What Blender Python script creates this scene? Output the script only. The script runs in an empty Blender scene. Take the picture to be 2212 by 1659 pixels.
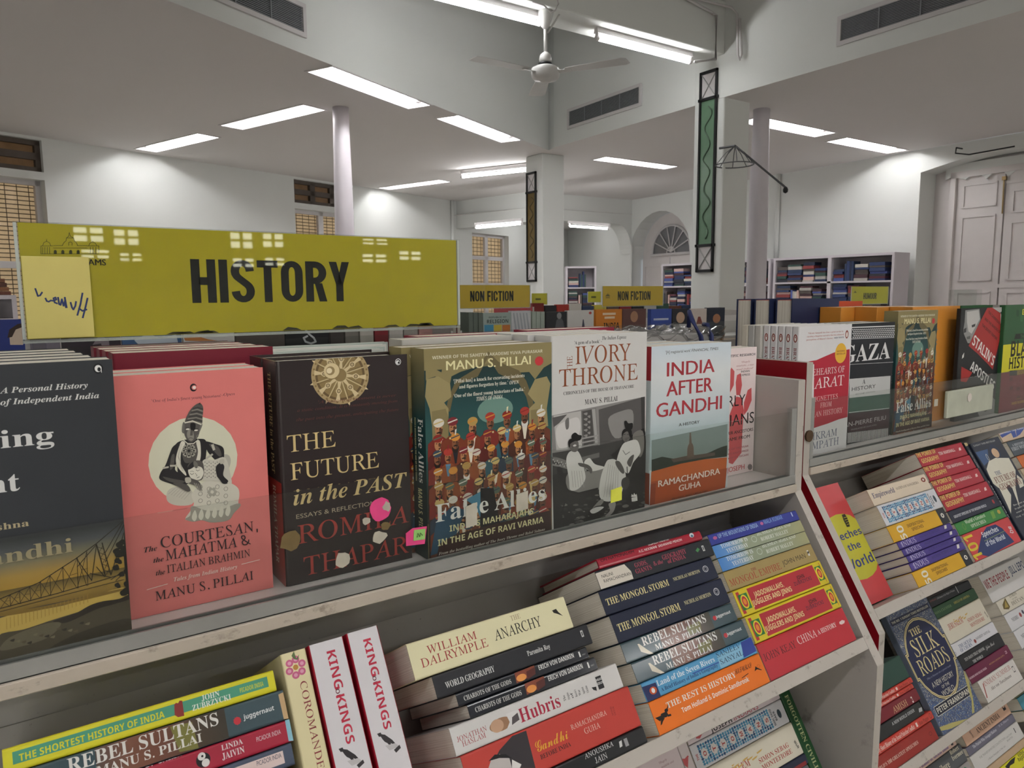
import bpy, bmesh, math, random
from mathutils import Matrix, Vector
from mathutils.geometry import tessellate_polygon
R=random.Random(7)
SC=bpy.context.scene
COL=SC.collection
# ---------------------------------------------------------------- camera, world, exposure
cam=bpy.data.cameras.new('camera');camo=bpy.data.objects.new('camera',cam);COL.objects.link(camo);SC.camera=camo
cam.sensor_fit='HORIZONTAL';cam.sensor_width=36.0;cam.lens=36.0*1580/2212;cam.clip_start=.02
pitch,roll,yaw=.12079,-.00790,.96553
F=Vector((math.cos(yaw)*math.cos(pitch),math.sin(yaw)*math.cos(pitch),-math.sin(pitch)))
Rv=Vector((math.sin(yaw),-math.cos(yaw),0));Uv=Rv.cross(F)
R2=math.cos(roll)*Rv+math.sin(roll)*Uv;U2=-math.sin(roll)*Rv+math.cos(roll)*Uv
camo.matrix_world=Matrix(((R2.x,U2.x,-F.x,0),(R2.y,U2.y,-F.y,0),(R2.z,U2.z,-F.z,1.5),(0,0,0,1)))
cam.dof.use_dof=True;cam.dof.focus_distance=1.05;cam.dof.aperture_fstop=25.0
W=bpy.data.worlds.new('world');W.use_nodes=True;SC.world=W
W.node_tree.nodes['Background'].inputs[0].default_value=(.75,.85,1,1);W.node_tree.nodes['Background'].inputs[1].default_value=.6
VS=SC.view_settings;VS.view_transform='Standard';VS.look='None';VS.gamma=1.0;VS.use_curve_mapping=False;VS.exposure=0.72
TUBE=46.0      # radiance of a fluorescent tube
DAY=2.2        # radiance of a daylit window pane
# ---------------------------------------------------------------- materials
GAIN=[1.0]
def lin(h,g=1.0):
    o=[]
    for i in (0,2,4):
        v=int(h[i:i+2],16)/255
        v=v/12.92 if v<=.04045 else ((v+.055)/1.055)**2.4
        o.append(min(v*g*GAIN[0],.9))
    return (*o,1.0)
MATS={}
def mat(name,hexc,rough=.5,metal=0,noise=.06,scale=6.0,bump=0,emit=0,coat=0,spec=.5):
    if name in MATS:return MATS[name]
    m=bpy.data.materials.new(name);m.use_nodes=True;nt=m.node_tree;p=nt.nodes['Principled BSDF'];c=lin(hexc)
    p.inputs['Roughness'].default_value=rough;p.inputs['Metallic'].default_value=metal;p.inputs['Coat Weight'].default_value=coat
    p.inputs['Specular IOR Level'].default_value=spec
    tc=nt.nodes.new('ShaderNodeTexCoord');no=nt.nodes.new('ShaderNodeTexNoise');no.inputs['Scale'].default_value=scale;no.inputs['Detail'].default_value=5
    mx=nt.nodes.new('ShaderNodeMix');mx.data_type='RGBA'
    mx.inputs[6].default_value=tuple(v*(1-noise) for v in c[:3])+(1,);mx.inputs[7].default_value=tuple(min(v*(1+noise),.95) for v in c[:3])+(1,)
    nt.links.new(tc.outputs['Object'],no.inputs['Vector']);nt.links.new(no.outputs['Fac'],mx.inputs[0]);nt.links.new(mx.outputs[2],p.inputs['Base Color'])
    if bump:
        b=nt.nodes.new('ShaderNodeBump');b.inputs['Strength'].default_value=bump;b.inputs['Distance'].default_value=.01
        nt.links.new(no.outputs['Fac'],b.inputs['Height']);nt.links.new(b.outputs[0],p.inputs['Normal'])
    if emit:
        p.inputs['Emission Color'].default_value=c;p.inputs['Emission Strength'].default_value=emit
    MATS[name]=m;return m
def worn(name,base,dirt,amount=.5,scale=30,rough=.55,stretch=(1,1,1)):
    """painted timber with chips and grime"""
    m=mat(name,base,rough,0,.05,8);nt=m.node_tree;p=nt.nodes['Principled BSDF']
    src=p.inputs['Base Color'].links[0].from_socket
    tc=nt.nodes.new('ShaderNodeTexCoord');mp=nt.nodes.new('ShaderNodeMapping');mp.inputs['Scale'].default_value=stretch
    no=nt.nodes.new('ShaderNodeTexNoise');no.inputs['Scale'].default_value=scale;no.inputs['Detail'].default_value=8;no.inputs['Roughness'].default_value=.7
    rp=nt.nodes.new('ShaderNodeValToRGB');rp.color_ramp.elements[0].position=amount;rp.color_ramp.elements[1].position=amount+.12
    mx=nt.nodes.new('ShaderNodeMix');mx.data_type='RGBA';mx.inputs[7].default_value=lin(dirt)
    nt.links.new(tc.outputs['Object'],mp.inputs[0]);nt.links.new(mp.outputs[0],no.inputs['Vector']);nt.links.new(no.outputs['Fac'],rp.inputs[0])
    nt.links.new(rp.outputs[0],mx.inputs[0]);nt.links.new(src,mx.inputs[6]);nt.links.new(mx.outputs[2],p.inputs['Base Color'])
    return m
def printed(name,rough,coat=0):
    m=bpy.data.materials.new(name);m.use_nodes=True;nt=m.node_tree;p=nt.nodes['Principled BSDF']
    a=nt.nodes.new('ShaderNodeAttribute');a.attribute_name='Col'
    tc=nt.nodes.new('ShaderNodeTexCoord');no=nt.nodes.new('ShaderNodeTexNoise');no.inputs['Scale'].default_value=45
    hs=nt.nodes.new('ShaderNodeHueSaturation');mr=nt.nodes.new('ShaderNodeMapRange');mr.inputs[3].default_value=.96;mr.inputs[4].default_value=1.04
    nt.links.new(tc.outputs['Object'],no.inputs['Vector']);nt.links.new(no.outputs['Fac'],mr.inputs[0]);nt.links.new(mr.outputs[0],hs.inputs['Value'])
    nt.links.new(a.outputs['Color'],hs.inputs['Color']);nt.links.new(hs.outputs[0],p.inputs['Base Color'])
    p.inputs['Roughness'].default_value=rough;p.inputs['Specular IOR Level'].default_value=.28;p.inputs['Coat Weight'].default_value=coat;p.inputs['Coat Roughness'].default_value=.12
    return m
PRINT=printed('printed_matt_cover',.42);GLOSS=printed('printed_gloss_cover',.3,.45);CARD=printed('printed_card',.35)
def paper():
    m=bpy.data.materials.new('page_block_paper');m.use_nodes=True;nt=m.node_tree;p=nt.nodes['Principled BSDF'];p.inputs['Roughness'].default_value=.8
    tc=nt.nodes.new('ShaderNodeTexCoord');mp=nt.nodes.new('ShaderNodeMapping');mp.inputs['Scale'].default_value=(4,4,900)
    no=nt.nodes.new('ShaderNodeTexNoise');no.inputs['Scale'].default_value=1.0;no.inputs['Detail'].default_value=3
    rp=nt.nodes.new('ShaderNodeValToRGB');rp.color_ramp.elements[0].position=.35;rp.color_ramp.elements[1].position=.65
    rp.color_ramp.elements[0].color=lin('cfc7b8');rp.color_ramp.elements[1].color=lin('ebe6da')
    nt.links.new(tc.outputs['Object'],mp.inputs[0]);nt.links.new(mp.outputs[0],no.inputs['Vector']);nt.links.new(no.outputs['Fac'],rp.inputs[0]);nt.links.new(rp.outputs[0],p.inputs['Base Color'])
    return m
PAPER=paper()
def glassy(name,tint,gl=.03,rough=.02):
    """thin clear sheet: lets light straight through and mirrors a little by angle"""
    m=bpy.data.materials.new(name);m.use_nodes=True;nt=m.node_tree;nt.nodes.clear()
    o=nt.nodes.new('ShaderNodeOutputMaterial');t=nt.nodes.new('ShaderNodeBsdfTransparent');t.inputs[0].default_value=tint
    g=nt.nodes.new('ShaderNodeBsdfGlossy');g.inputs['Roughness'].default_value=rough
    lw=nt.nodes.new('ShaderNodeLayerWeight');pw=nt.nodes.new('ShaderNodeMath');pw.operation='POWER';pw.inputs[1].default_value=5.0
    ma=nt.nodes.new('ShaderNodeMath');ma.operation='MULTIPLY_ADD';ma.inputs[1].default_value=.9;ma.inputs[2].default_value=gl
    mx=nt.nodes.new('ShaderNodeMixShader');L=nt.links.new;L(lw.outputs['Facing'],pw.inputs[0]);L(pw.outputs[0],ma.inputs[0]);L(ma.outputs[0],mx.inputs[0]);L(t.outputs[0],mx.inputs[1]);L(g.outputs[0],mx.inputs[2]);L(mx.outputs[0],o.inputs[0])
    return m
ACRYL=glassy('clear_acrylic',(.93,.94,.93,1));GUARD=glassy('scuffed_acrylic',(.93,.94,.93,1),rough=.06);FILM=glassy('plastic_film',(.9,.9,.9,1),rough=.12);WGLASS=glassy('window_glass',(.85,.85,.82,1))
ACEDGE=mat('acrylic_edge','d4d8d4',.15,0,.1,40)
WALL=mat('white_limewash_wall','dfe1de',.85,0,.03,2.0,.05)
CEIL=mat('matt_white_ceiling','dcd8d6',.9,0,.02,1.5)
FLOOR=mat('pale_stone_floor','b9b4ab',.5,0,.12,3)
PAINT=mat('white_gloss_paint','cfcbcb',.4,0,.04,5)
LILAC=mat('lilac_white_paint','d2ccd2',.45,0,.05,6)
BLACKM=mat('black_metal','1c1d1f',.45,.3,.1,20)
STEEL=mat('aluminium_channel','a4a5a2',.35,.6,.12,25)
TUBEM=mat('fluorescent_tube','f4fff6',.4,0,0,1,0,TUBE);TUBEB=mat('batten_tube','f4fff6',.4,0,0,1,0,TUBE*.6)
# ---------------------------------------------------------------- mesh helpers
class MB:
    def __init__(s): s.v=[];s.f=[];s.m=[]
    def add(s,vs,fs,mi=0):
        o=len(s.v);s.v+=[tuple(v) for v in vs];s.f+=[tuple(i+o for i in f) for f in fs];s.m+=[mi]*len(fs);return s
    def box(s,a,b,mi=0,M=None):
        x0,y0,z0=a;x1,y1,z1=b
        v=[(x0,y0,z0),(x1,y0,z0),(x1,y1,z0),(x0,y1,z0),(x0,y0,z1),(x1,y0,z1),(x1,y1,z1),(x0,y1,z1)]
        if M: v=[M@Vector(p) for p in v]
        return s.add(v,[(0,3,2,1),(4,5,6,7),(0,1,5,4),(1,2,6,5),(2,3,7,6),(3,0,4,7)],mi)
    def quad(s,a,b,c,d,mi=0): return s.add([a,b,c,d],[(0,1,2,3)],mi)
    def prism(s,pts,off,mi=0,mcap=None):
        """polygon pts extruded by vector off"""
        n=len(pts);off=Vector(off);v=[Vector(p) for p in pts]+[Vector(p)+off for p in pts]
        s.add(v,[tuple(range(n))[::-1]],mi if mcap is None else mcap);s.add(v,[tuple(range(n,2*n))],mi)
        return s.add(v,[(i,(i+1)%n,n+(i+1)%n,n+i) for i in range(n)],mi)
    def tube(s,pts,r,n=10,mi=0,cap=True):
        P=[Vector(p) for p in pts];rings=[];rr=r if isinstance(r,(list,tuple)) else [r]*len(P)
        for i,p in enumerate(P):
            d=(P[min(i+1,len(P)-1)]-P[max(i-1,0)]).normalized();a=Vector((0,0,1)) if abs(d.z)<.9 else Vector((1,0,0))
            u=d.cross(a).normalized();w=d.cross(u)
            rings.append([p+(u*math.cos(2*math.pi*k/n)+w*math.sin(2*math.pi*k/n))*rr[i] for k in range(n)])
        v=[q for g in rings for q in g];f=[]
        for i in range(len(P)-1):
            for k in range(n): f.append((i*n+k,i*n+(k+1)%n,(i+1)*n+(k+1)%n,(i+1)*n+k))
        if cap: f+=[tuple(range(n))[::-1],tuple(range((len(P)-1)*n,len(P)*n))]
        return s.add(v,f,mi)
    def lathe(s,c,prof,n=24,mi=0):
        v=[(c[0]+r*math.cos(2*math.pi*k/n),c[1]+r*math.sin(2*math.pi*k/n),c[2]+z) for r,z in prof for k in range(n)];m=len(prof)
        f=[(i*n+k,i*n+(k+1)%n,(i+1)*n+(k+1)%n,(i+1)*n+k) for i in range(m-1) for k in range(n)]
        return s.add(v,f+[tuple(range(n)),tuple(range((m-1)*n,m*n))[::-1]],mi)
    def build(s,name,mats,parent=None,bevel=0,smooth=False):
        me=bpy.data.meshes.new(name);me.from_pydata(s.v,[],s.f)
        for m in (mats if isinstance(mats,(list,tuple)) else [mats]): me.materials.append(m)
        me.polygons.foreach_set('material_index',s.m)
        bm=bmesh.new();bm.from_mesh(me);bmesh.ops.recalc_face_normals(bm,faces=bm.faces);bm.to_mesh(me);bm.free()
        if smooth: me.polygons.foreach_set('use_smooth',[True]*len(me.polygons))
        o=bpy.data.objects.new(name,me);COL.objects.link(o)
        if bevel:
            b=o.modifiers.new('edge','BEVEL');b.width=bevel;b.segments=2;b.limit_method='ANGLE'
        if smooth:
            pass
        if parent: o.parent=parent;o.matrix_parent_inverse=parent.matrix_world.inverted()
        return o
def tag(o,label,cat,group=None,kind=None):
    o['label']=label;o['category']=cat
    if group:o['group']=group
    if kind:o['kind']=kind
    return o
def struct(o,label=None):
    o['kind']='structure'
    if label:o['label']=label
    return o
def empty(name,loc,label,cat,group=None):
    o=bpy.data.objects.new(name,None);o.empty_display_size=.05;COL.objects.link(o);o.matrix_world=Matrix.Translation(loc);return tag(o,label,cat,group)
def poly_holes(mb,outer,holes,to3,mi=0,flip=False):
    allp=[Vector((p[0],p[1],0)) for p in outer];loops=[allp]
    for h in holes: loops.append([Vector((p[0],p[1],0)) for p in h])
    flat=[p for l in loops for p in l];tris=tessellate_polygon(loops)
    mb.add([to3(p.x,p.y) for p in flat],[tuple(t) for t in tris],mi)
# ---------------------------------------------------------------- lettering
FP=bpy.utils.resource_path('LOCAL')+'/datafiles/fonts/'
def font(n):
    try:return bpy.data.fonts.load(FP+n)
    except Exception:return None
FM=font('NotoSansMath-Regular.woff2')
def mp(s,u,l,d=None):
    if not FM:return s
    o=''
    for c in s:
        if 'A'<=c<='Z':o+=chr(u+ord(c)-65)
        elif 'a'<=c<='z':o+='\u210e' if (l==0x1d44e and c=='h') else chr(l+ord(c)-97)
        elif d and c.isdigit():o+=chr(d+ord(c)-48)
        else:o+=c
    return o
FK={'s':(0,0,0,None,0,0),'ss':(0,0,0,None,0,.2),'sb':(0,0,0,None,0,0),'b':(1,0x1d5d4,0x1d5ee,0x1d7ec,0,0),'B':(1,0x1d5d4,0x1d5ee,0x1d7ec,.012,0),'r':(1,0x1d400,0x1d41a,0x1d7ce,0,0),
'l':(1,0x1d434,0x1d44e,None,0,-.27),'i':(1,0x1d434,0x1d44e,None,0,0),'I':(1,0x1d468,0x1d482,None,0,0),'c':(1,0x1d4d0,0x1d4ea,None,0,0)}
TEXT={}
def collect(keys):
    tmp=[]
    for t,f in keys:
        if (t,f) in TEXT:continue
        fm,u,l,d,off,sh=FK[f];c=bpy.data.curves.new('lettering','FONT');c.body=mp(t,u,l,d) if fm else t
        if fm and FM:c.font=FM
        c.offset=off;c.shear=sh;c.resolution_u=3;o=bpy.data.objects.new('lettering',c);COL.objects.link(o);tmp.append((t,f,o,c))
    bpy.context.view_layer.update();dg=bpy.context.evaluated_depsgraph_get()
    for t,f,o,c in tmp:
        me=o.evaluated_get(dg).to_mesh();v=[(p.co.x,p.co.y) for p in me.vertices];fs=[tuple(p.vertices) for p in me.polygons]
        if v:
            x0=min(p[0] for p in v);x1=max(p[0] for p in v)
        else:x0,x1=0,1
        TEXT[(t,f)]=([(p[0]-x0,p[1]) for p in v],fs,max(x1-x0,1e-3))
    for t,f,o,c in tmp:
        bpy.data.objects.remove(o);bpy.data.curves.remove(c)
CAPH={}
BLK={'H':(1.0,['0,0,.36,1','.64,0,1,1','.3,.41,.7,.59']),'I':(.36,['0,0,1,1']),'T':(.92,['0,.83,1,1','.31,0,.69,.9']),'F':(.82,['0,0,.42,1','.3,.83,1,1','.3,.42,.9,.59']),'N':(1.0,['0,0,.34,1','.66,0,1,1','/.0,1,.36,1,1,0,.64,0']),'M':(1.3,['0,0,.27,1','.73,0,1,1','/.0,1,.27,1,.60,.1,.40,.1','/.73,1,1,1,.60,.1,.40,.1']),'Y':(1.0,['.32,0,.68,.45','/0,1,.37,1,.66,.4,.34,.4','/.63,1,1,1,.66,.4,.34,.4']),
'O':(1.0,['o0']),'U':(1.0,['o1']),'C':(1.0,['o2']),'R':(1.0,['0,0,.37,1','o3','/.42,.46,.78,.46,1,0,.63,0']),'S':(1.0,['s'])}
def block(t,x,y,L,cap):
    """heavy condensed capitals as polygons fitted to a length and a cap height"""
    G=.13;W=sum((BLK[c][0] if c in BLK else .42)+G for c in t)-G;k=L/W;out=[]
    for c in t:
        w,ps=BLK.get(c,(.42,[]));q=lambda u,v:(x+u*w*k,y+v*cap)
        for p in ps:
            if p[0]=='o':
                m=int(p[1]);n=10
                def ring(cx,cy,rx,ry,a0,a1,tx,ty):
                    for i in range(n):
                        a,b=math.radians(a0+(a1-a0)*i/n),math.radians(a0+(a1-a0)*(i+1)/n)
                        out.append([q(cx+rx*math.cos(a),cy+ry*math.sin(a)),q(cx+rx*math.cos(b),cy+ry*math.sin(b)),q(cx+(rx-tx)*math.cos(b),cy+(ry-ty)*math.sin(b)),q(cx+(rx-tx)*math.cos(a),cy+(ry-ty)*math.sin(a))])
                if m==3: ring(.45,.72,.55,.28,-90,90,.37,.16);out.append([q(.3,1),q(.46,1),q(.46,.84),q(.3,.84)]);out.append([q(.3,.6),q(.46,.6),q(.46,.44),q(.3,.44)])
                else:
                    if m!=1: ring(.5,.72,.5,.28,0,180,.36,.15)
                    ring(.5,.28,.5,.28,180,360,.36,.15)
                    top=1 if m==1 else .73
                    out.append([q(0,.27),q(.36,.27),q(.36,top),q(0,top)])
                    if m!=2: out.append([q(.64,.27),q(1,.27),q(1,top),q(.64,top)])
                    else: out.append([q(.64,.27),q(1,.27),q(1,.36),q(.64,.36)]);out.append([q(.64,.64),q(1,.64),q(1,.73),q(.64,.73)])
            elif p[0]=='s':
                n=28;P=[]
                for i in range(n+1):
                    f=i/n
                    if f<.42: a=math.radians(0+ (f/.42)*235);P.append((.5+.32*math.cos(a),.735+.19*math.sin(a)))
                    elif f>.58: a=math.radians(55-((f-.58)/.42)*235);P.append((.5+.32*math.cos(a),.265+.19*math.sin(a)))
                    else:
                        e=(f-.42)/.16;a0=math.radians(235);a1=math.radians(55);A=(.5+.32*math.cos(a0),.735+.19*math.sin(a0));B=(.5+.32*math.cos(a1),.265+.19*math.sin(a1));P.append((A[0]+(B[0]-A[0])*e,A[1]+(B[1]-A[1])*e))
                for i in range(n):
                    (ax,ay),(bx,by)=P[i],P[i+1];dx,dy=(bx-ax)*w*k,(by-ay)*cap;l=math.hypot(dx,dy) or 1;nx,ny=-dy/l,dx/l
                    def off(j):
                        (px,py),(qx,qy)=P[max(j-1,0)],P[min(j+1,n)];dx,dy=(qx-px)*w*k,(qy-py)*cap;l=math.hypot(dx,dy) or 1;return -dy/l*.18*w*k,dx/l*.085*cap*.9
                    o1,o2=off(i),off(i+1);A=q(ax,ay);B=q(bx,by);out.append([(A[0]+o1[0],A[1]+o1[1]),(B[0]+o2[0],B[1]+o2[1]),(B[0]-o2[0],B[1]-o2[1]),(A[0]-o1[0],A[1]-o1[1])])
            elif p[0]=='/': v=[float(z) for z in p[1:].split(',')];out.append([q(v[i],v[i+1]) for i in range(0,8,2)])
            else: a,b,c_,d=[float(z) for z in p.split(',')];out.append([q(a,b),q(c_,b),q(c_,d),q(a,d)])
        x+=(w+G)*k
    return out
# ---------------------------------------------------------------- printed art -> coloured faces in (u,v) millimetres
class Art:
    def __init__(s): s.v=[];s.f=[];s.c=[];s.n=0
    def face(s,pts,col):
        o=len(s.v);e=s.n
        s.v+=[(p[0],p[1],e) for p in pts];s.f.append(tuple(range(o,o+len(pts))));s.c.append(col if isinstance(col,list) else [lin(col)]*len(pts));s.n+=1
    def ell(s,col,x,y,rx,ry,ring=0,n=24):
        if not ring: s.face([(x+rx*math.cos(2*math.pi*k/n),y+ry*math.sin(2*math.pi*k/n)) for k in range(n)],col)
        else:
            q=max(.1,min(ring,rx*.6,ry*.6) if ring>2 else min(rx,ry)*.2*max(ring,.5))
            for k in range(n):
                a,b=2*math.pi*k/n,2*math.pi*(k+1)/n
                s.face([(x+rx*math.cos(a),y+ry*math.sin(a)),(x+rx*math.cos(b),y+ry*math.sin(b)),(x+(rx-q)*math.cos(b),y+(ry-q)*math.sin(b)),(x+(rx-q)*math.cos(a),y+(ry-q)*math.sin(a))],col);s.n-=1
            s.n+=1
    def cmd(s,a):
        k=a[0]
        if k=='T' and a[2]=='B':
            for p in block(a[1],a[4],a[5],a[7],a[8]): s.face(p,a[3]);s.n-=1
            s.n+=1
        elif k=='T':
            _,t,f,col,x,y,rot,L,cap=a;v,fs,w=TEXT[(t,f)];sx=L/w;sy=cap/CAPH[f];ca,sa=math.cos(math.radians(rot)),math.sin(math.radians(rot));o=len(s.v);cc=lin(col)
            for j in ((-1,0,1) if f=='sb' else (0,)):
                d=j*cap*.03;o=len(s.v);s.v+=[(x+ca*(p[0]*sx+d)-sa*p[1]*sy,y+sa*(p[0]*sx+d)+ca*p[1]*sy,s.n) for p in v]
                for q in fs: s.f.append(tuple(i+o for i in q));s.c.append([cc]*len(q))
                s.n+=1
        elif k=='P': p=a[2];s.face([(p[i],p[i+1]) for i in range(0,len(p),2)],a[1])
        elif k=='S':
            p=a[2];Q=[(p[i],p[i+1]) for i in range(0,len(p),2)];N=len(Q);o=[]
            for i in range(N):
                p0,p1,p2,p3=Q[i-1],Q[i],Q[(i+1)%N],Q[(i+2)%N]
                for j in range(4):
                    q=j/4;o.append(tuple(.5*(2*p1[m]+(p2[m]-p0[m])*q+(2*p0[m]-5*p1[m]+4*p2[m]-p3[m])*q*q+(3*p1[m]-p0[m]-3*p2[m]+p3[m])*q**3) for m in (0,1)))
            s.face(o,a[1])
        elif k=='R': _,c,x0,y0,x1,y1=a;s.face([(x0,y0),(x1,y0),(x1,y1),(x0,y1)],c)
        elif k=='E': s.ell(a[1],*a[2:6],ring=a[6])
        elif k=='L':
            _,c,w,p=a;P=[(p[i],p[i+1]) for i in range(0,len(p),2)]
            for (x0,y0),(x1,y1) in zip(P,P[1:]):
                l=math.hypot(x1-x0,y1-y0) or 1;ox,oy=-(y1-y0)/l*w/2,(x1-x0)/l*w/2;ex,ey=(x1-x0)/l*w*.3,(y1-y0)/l*w*.3
                s.face([(x0+ox-ex,y0+oy-ey),(x0-ox-ex,y0-oy-ey),(x1-ox+ex,y1-oy+ey),(x1+ox+ex,y1+oy+ey)],c)
        elif k in('G','G2'):
            _,cs,x0,y0,x1,y1=a;n=len(cs)-1
            for i in range(n):
                A,B=lin(cs[i]),lin(cs[i+1])
                if k=='G':
                    p,q=y0+(y1-y0)*i/n,y0+(y1-y0)*(i+1)/n;s.face([(x0,p),(x1,p),(x1,q),(x0,q)],[A,A,B,B])
                else:
                    p,q=x0+(x1-x0)*i/n,x0+(x1-x0)*(i+1)/n;s.face([(p,y0),(q,y0),(q,y1),(p,y1)],[A,B,B,A])
                s.n-=1
            s.n+=1
        elif k=='TILES':
            _,x0,y0,x1,y1=a;s.face([(x0,y0),(x1,y0),(x1,y1),(x0,y1)],'d8dde4');nx=30;ny=8;r=random.Random(3)
            for i in range(nx):
                for j in range(ny):
                    x=x0+(x1-x0)*(i+.5)/nx;y=y0+(y1-y0)*(j+.5)/ny;q=(x1-x0)/nx*.55;c=r.choice(['2f6a96','3a86b0','6aa6c8','24507c','4a94b8']);t=r.random()*3
                    s.face([(x+q*math.cos(t+m*1.57),y+q*math.sin(t+m*1.57)*(.5+.5*r.random())) for m in range(4)],c);s.n-=1
            s.n+=1
        elif k=='MOSAIC':
            _,x0,y0,x1,y1=a;r=random.Random(5);s.face([(x0,y0),(x1,y0),(x1,y1),(x0,y1)],'58627a')
            nx,ny=62,86
            for i in range(nx):
                for j in range(ny):
                    x=x0+(x1-x0)*(i+.1+.8*r.random())/nx;y=y0+(y1-y0)*(j+.1+.8*r.random())/ny
                    if not(x0+1.5<x<x1-1.5 and y0+1.5<y<y1-1.5):continue
                    low=j<22;c=r.choice(['3a5a9a','3a6aaa','7a92b4','2c4478','b0b0a0'] if low else ['3c4a68','8a90a0','b0aea0','2c3450','6a7890','c4c0ae','4a5a80'])
                    q=.9+.8*r.random();t=r.random()*3;s.face([(x+q*math.cos(t+m*2.09),y+q*math.sin(t+m*2.09)) for m in range(3)],c);s.n-=1
            s.n+=1
        elif k=='CROWD':
            N0=0
            _,x0,y0,x1,y1=a;r=random.Random(11);s.face([(x0,y0),(x1,y0),(x1,y1*.55),(x0,y1*.55)],'3a2a24');rows=8
            robes=['7a3a24','8a4a28','5a2420','6a3a2a','2c3a4a','9a5a30','4a2a20','7a2c24','335a64'];turb=['8a2a24','c9b070','d8d4c8','c98a3a','5a6a5a','a83a30','d0c8b8','3a4a5a','b09050','7a2a30'];skin=['8a5a3c','a06c48','6e442e','b07c54']
            for j in range(rows):
                N0=s.n if j==0 else N0;y=y1-(y1-y0)*(.06+.80*j/(rows-1));n=7+min(j,2);q=(x1-x0)/n*.33*(1+.03*j)
                for i in range(n):
                    s.n=N0+j*40+(i%2)*20;x=x0+(x1-x0)*(i+.5+.25*(j%2)-.12)/n+r.uniform(-1,1);yy=y+r.uniform(-2.5,2.5)
                    x=min(max(x,x0+q*1.9),x1-q*1.9);c=r.choice(robes)
                    s.face([(x-q*1.8,yy-q*4.2),(x+q*1.8,yy-q*4.2),(x+q*1.7,yy-q*1.8),(x+q*.6,yy-q*1.0),(x-q*.6,yy-q*1.0),(x-q*1.7,yy-q*1.8)],c)
                    if r.random()<.5:s.face([(x-q*.5,yy-q*1.1),(x+q*.5,yy-q*1.1),(x+q*.15,yy-q*3.2),(x-q*.15,yy-q*3.2)],r.choice(['c9b070','e0d8c4','5a86a0','2a2a30']))
                    if r.random()<.6:
                        for m in (-1,0,1): s.ell('d8c890',x+m*q*.45,yy-q*1.5-abs(m)*-q*.15,q*.16,q*.16,n=8)
                    sk=r.choice(skin);b=r.random()
                    if b<.45:s.ell(r.choice(['1c1614','2a201c','d8d4cc','3a2c24']),x,yy-q*.75,q*.62,q*.8,n=12)
                    s.ell(sk,x,yy,q*.62,q*.95,n=14)
                    s.face([(x+q*.05,yy+q*.2),(x+q*.62,yy+q*.1),(x+q*.5,yy-q*.6),(x+q*.1,yy-q*.9)],'5e3c2a')
                    for m in (-1,1): s.ell('1a1210',x+m*q*.25,yy+q*.18,q*.12,q*.08,n=6)
                    s.face([(x-q*.42,yy-q*.38),(x,yy-q*.25),(x+q*.42,yy-q*.38),(x+q*.3,yy-q*.5),(x-q*.3,yy-q*.5)],'1c1614' if b<.85 else sk)
                    c=r.choice(turb);s.ell(c,x,yy+q*.95,q*.85,q*.62,n=14)
                    s.face([(x-q*.8,yy+q*.9),(x+q*.7,yy+q*1.25),(x+q*.75,yy+q*1.1),(x-q*.75,yy+q*.72)],r.choice(turb))
                    if r.random()<.35:s.face([(x-q*.1,yy+q*1.3),(x+q*.1,yy+q*1.3),(x+q*.25,yy+q*2.2),(x-q*.05,yy+q*2.1)],r.choice(['e0d8b0','8a2a30','d8d8d0']))
            s.n=N0+rows*40+30
EPS=.000006
def art_faces(arts,face,place):
    A=Art()
    for a in arts:
        if a[0]==face:A.cmd(a[1:])
    return [place(x/1000,y/1000,(e+2)*EPS) for x,y,e in A.v],A.f,A.c
def coloured_mesh(name,V,Fs,C,mats,mi=None):
    me=bpy.data.meshes.new(name);me.from_pydata(V,[],Fs)
    at=me.color_attributes.new('Col','FLOAT_COLOR','CORNER');flat=[x for c in C for p in c for x in p]
    at.data.foreach_set('color',flat)
    for m in mats: me.materials.append(m)
    if mi: me.polygons.foreach_set('material_index',mi)
    return me
# ---------------------------------------------------------------- room shell
CZ=3.15;HZ=4.6
def ob_poly(name,pts,mats,flip=False):
    return struct(MB().add(pts,[tuple(range(len(pts)))]).build(name,mats))
OUT=[(-6,6.84),(6.71,11.39),(7.1,9.72),(9.27,9.63),(8.27,-6.2),(-6,-6.2)]
ATR=[(-2.2,3.08),(.88,4.63),(5.3,6.88),(5.25,6.72),(5.16,4.42),(5.09,2.0),(5.02,-.45),(-2.2,-.45)]
FIX=[]   # recessed luminaires: centre, angle of the long axis, tube shift
for c,ang,sh in [((2.585,5.651),27,0),((2.175,7.034),109,.05),((1.664,8.711),109,.02),((4.081,6.4),27,0),((6.737,6.927),0,0),((8.2,4.72),0,0),((6.615,4.647),0,0),((5.184,10.039),109,.05),
  ((6.9,.9),0,0),((6.9,-1.6),0,0),((-3.6,.5),90,0),((-3.6,3.2),90,0),((-1.6,5.6),27,0),((.1,-.75),0,0),((1.45,-.75),0,0),((-1.5,-.75),0,0),((1.5,-3.2),0,0),((4.2,-3.2),0,0)]: FIX.append((c,ang,sh))  # second row: unseen lamps; those nearest the rack added to brighten its covers
def rect(c,ang,L,w):
    a=math.radians(ang);u=Vector((math.cos(a),math.sin(a)));v=Vector((-u.y,u.x));c=Vector(c)
    return [c+u*i*L/2+v*j*w/2 for i,j in ((-1,-1),(1,-1),(1,1),(-1,1))]
mb=MB();poly_holes(mb,OUT,[ATR]+[rect(c,a,1.24,.235) for c,a,s in FIX],lambda x,y:(x,y,CZ))
struct(mb.build('ceiling',CEIL))
ob_poly('ceiling_raised',[(x,y,HZ) for x,y in [(-2.4,-2.1),(5.6,-2.1),(5.6,7.2),(-2.4,3.4)]],CEIL)
ob_poly('floor',[(-7,-7,0),(14,-7,0),(14,15,0),(-7,15,0)],FLOOR)
mb=MB()
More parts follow.
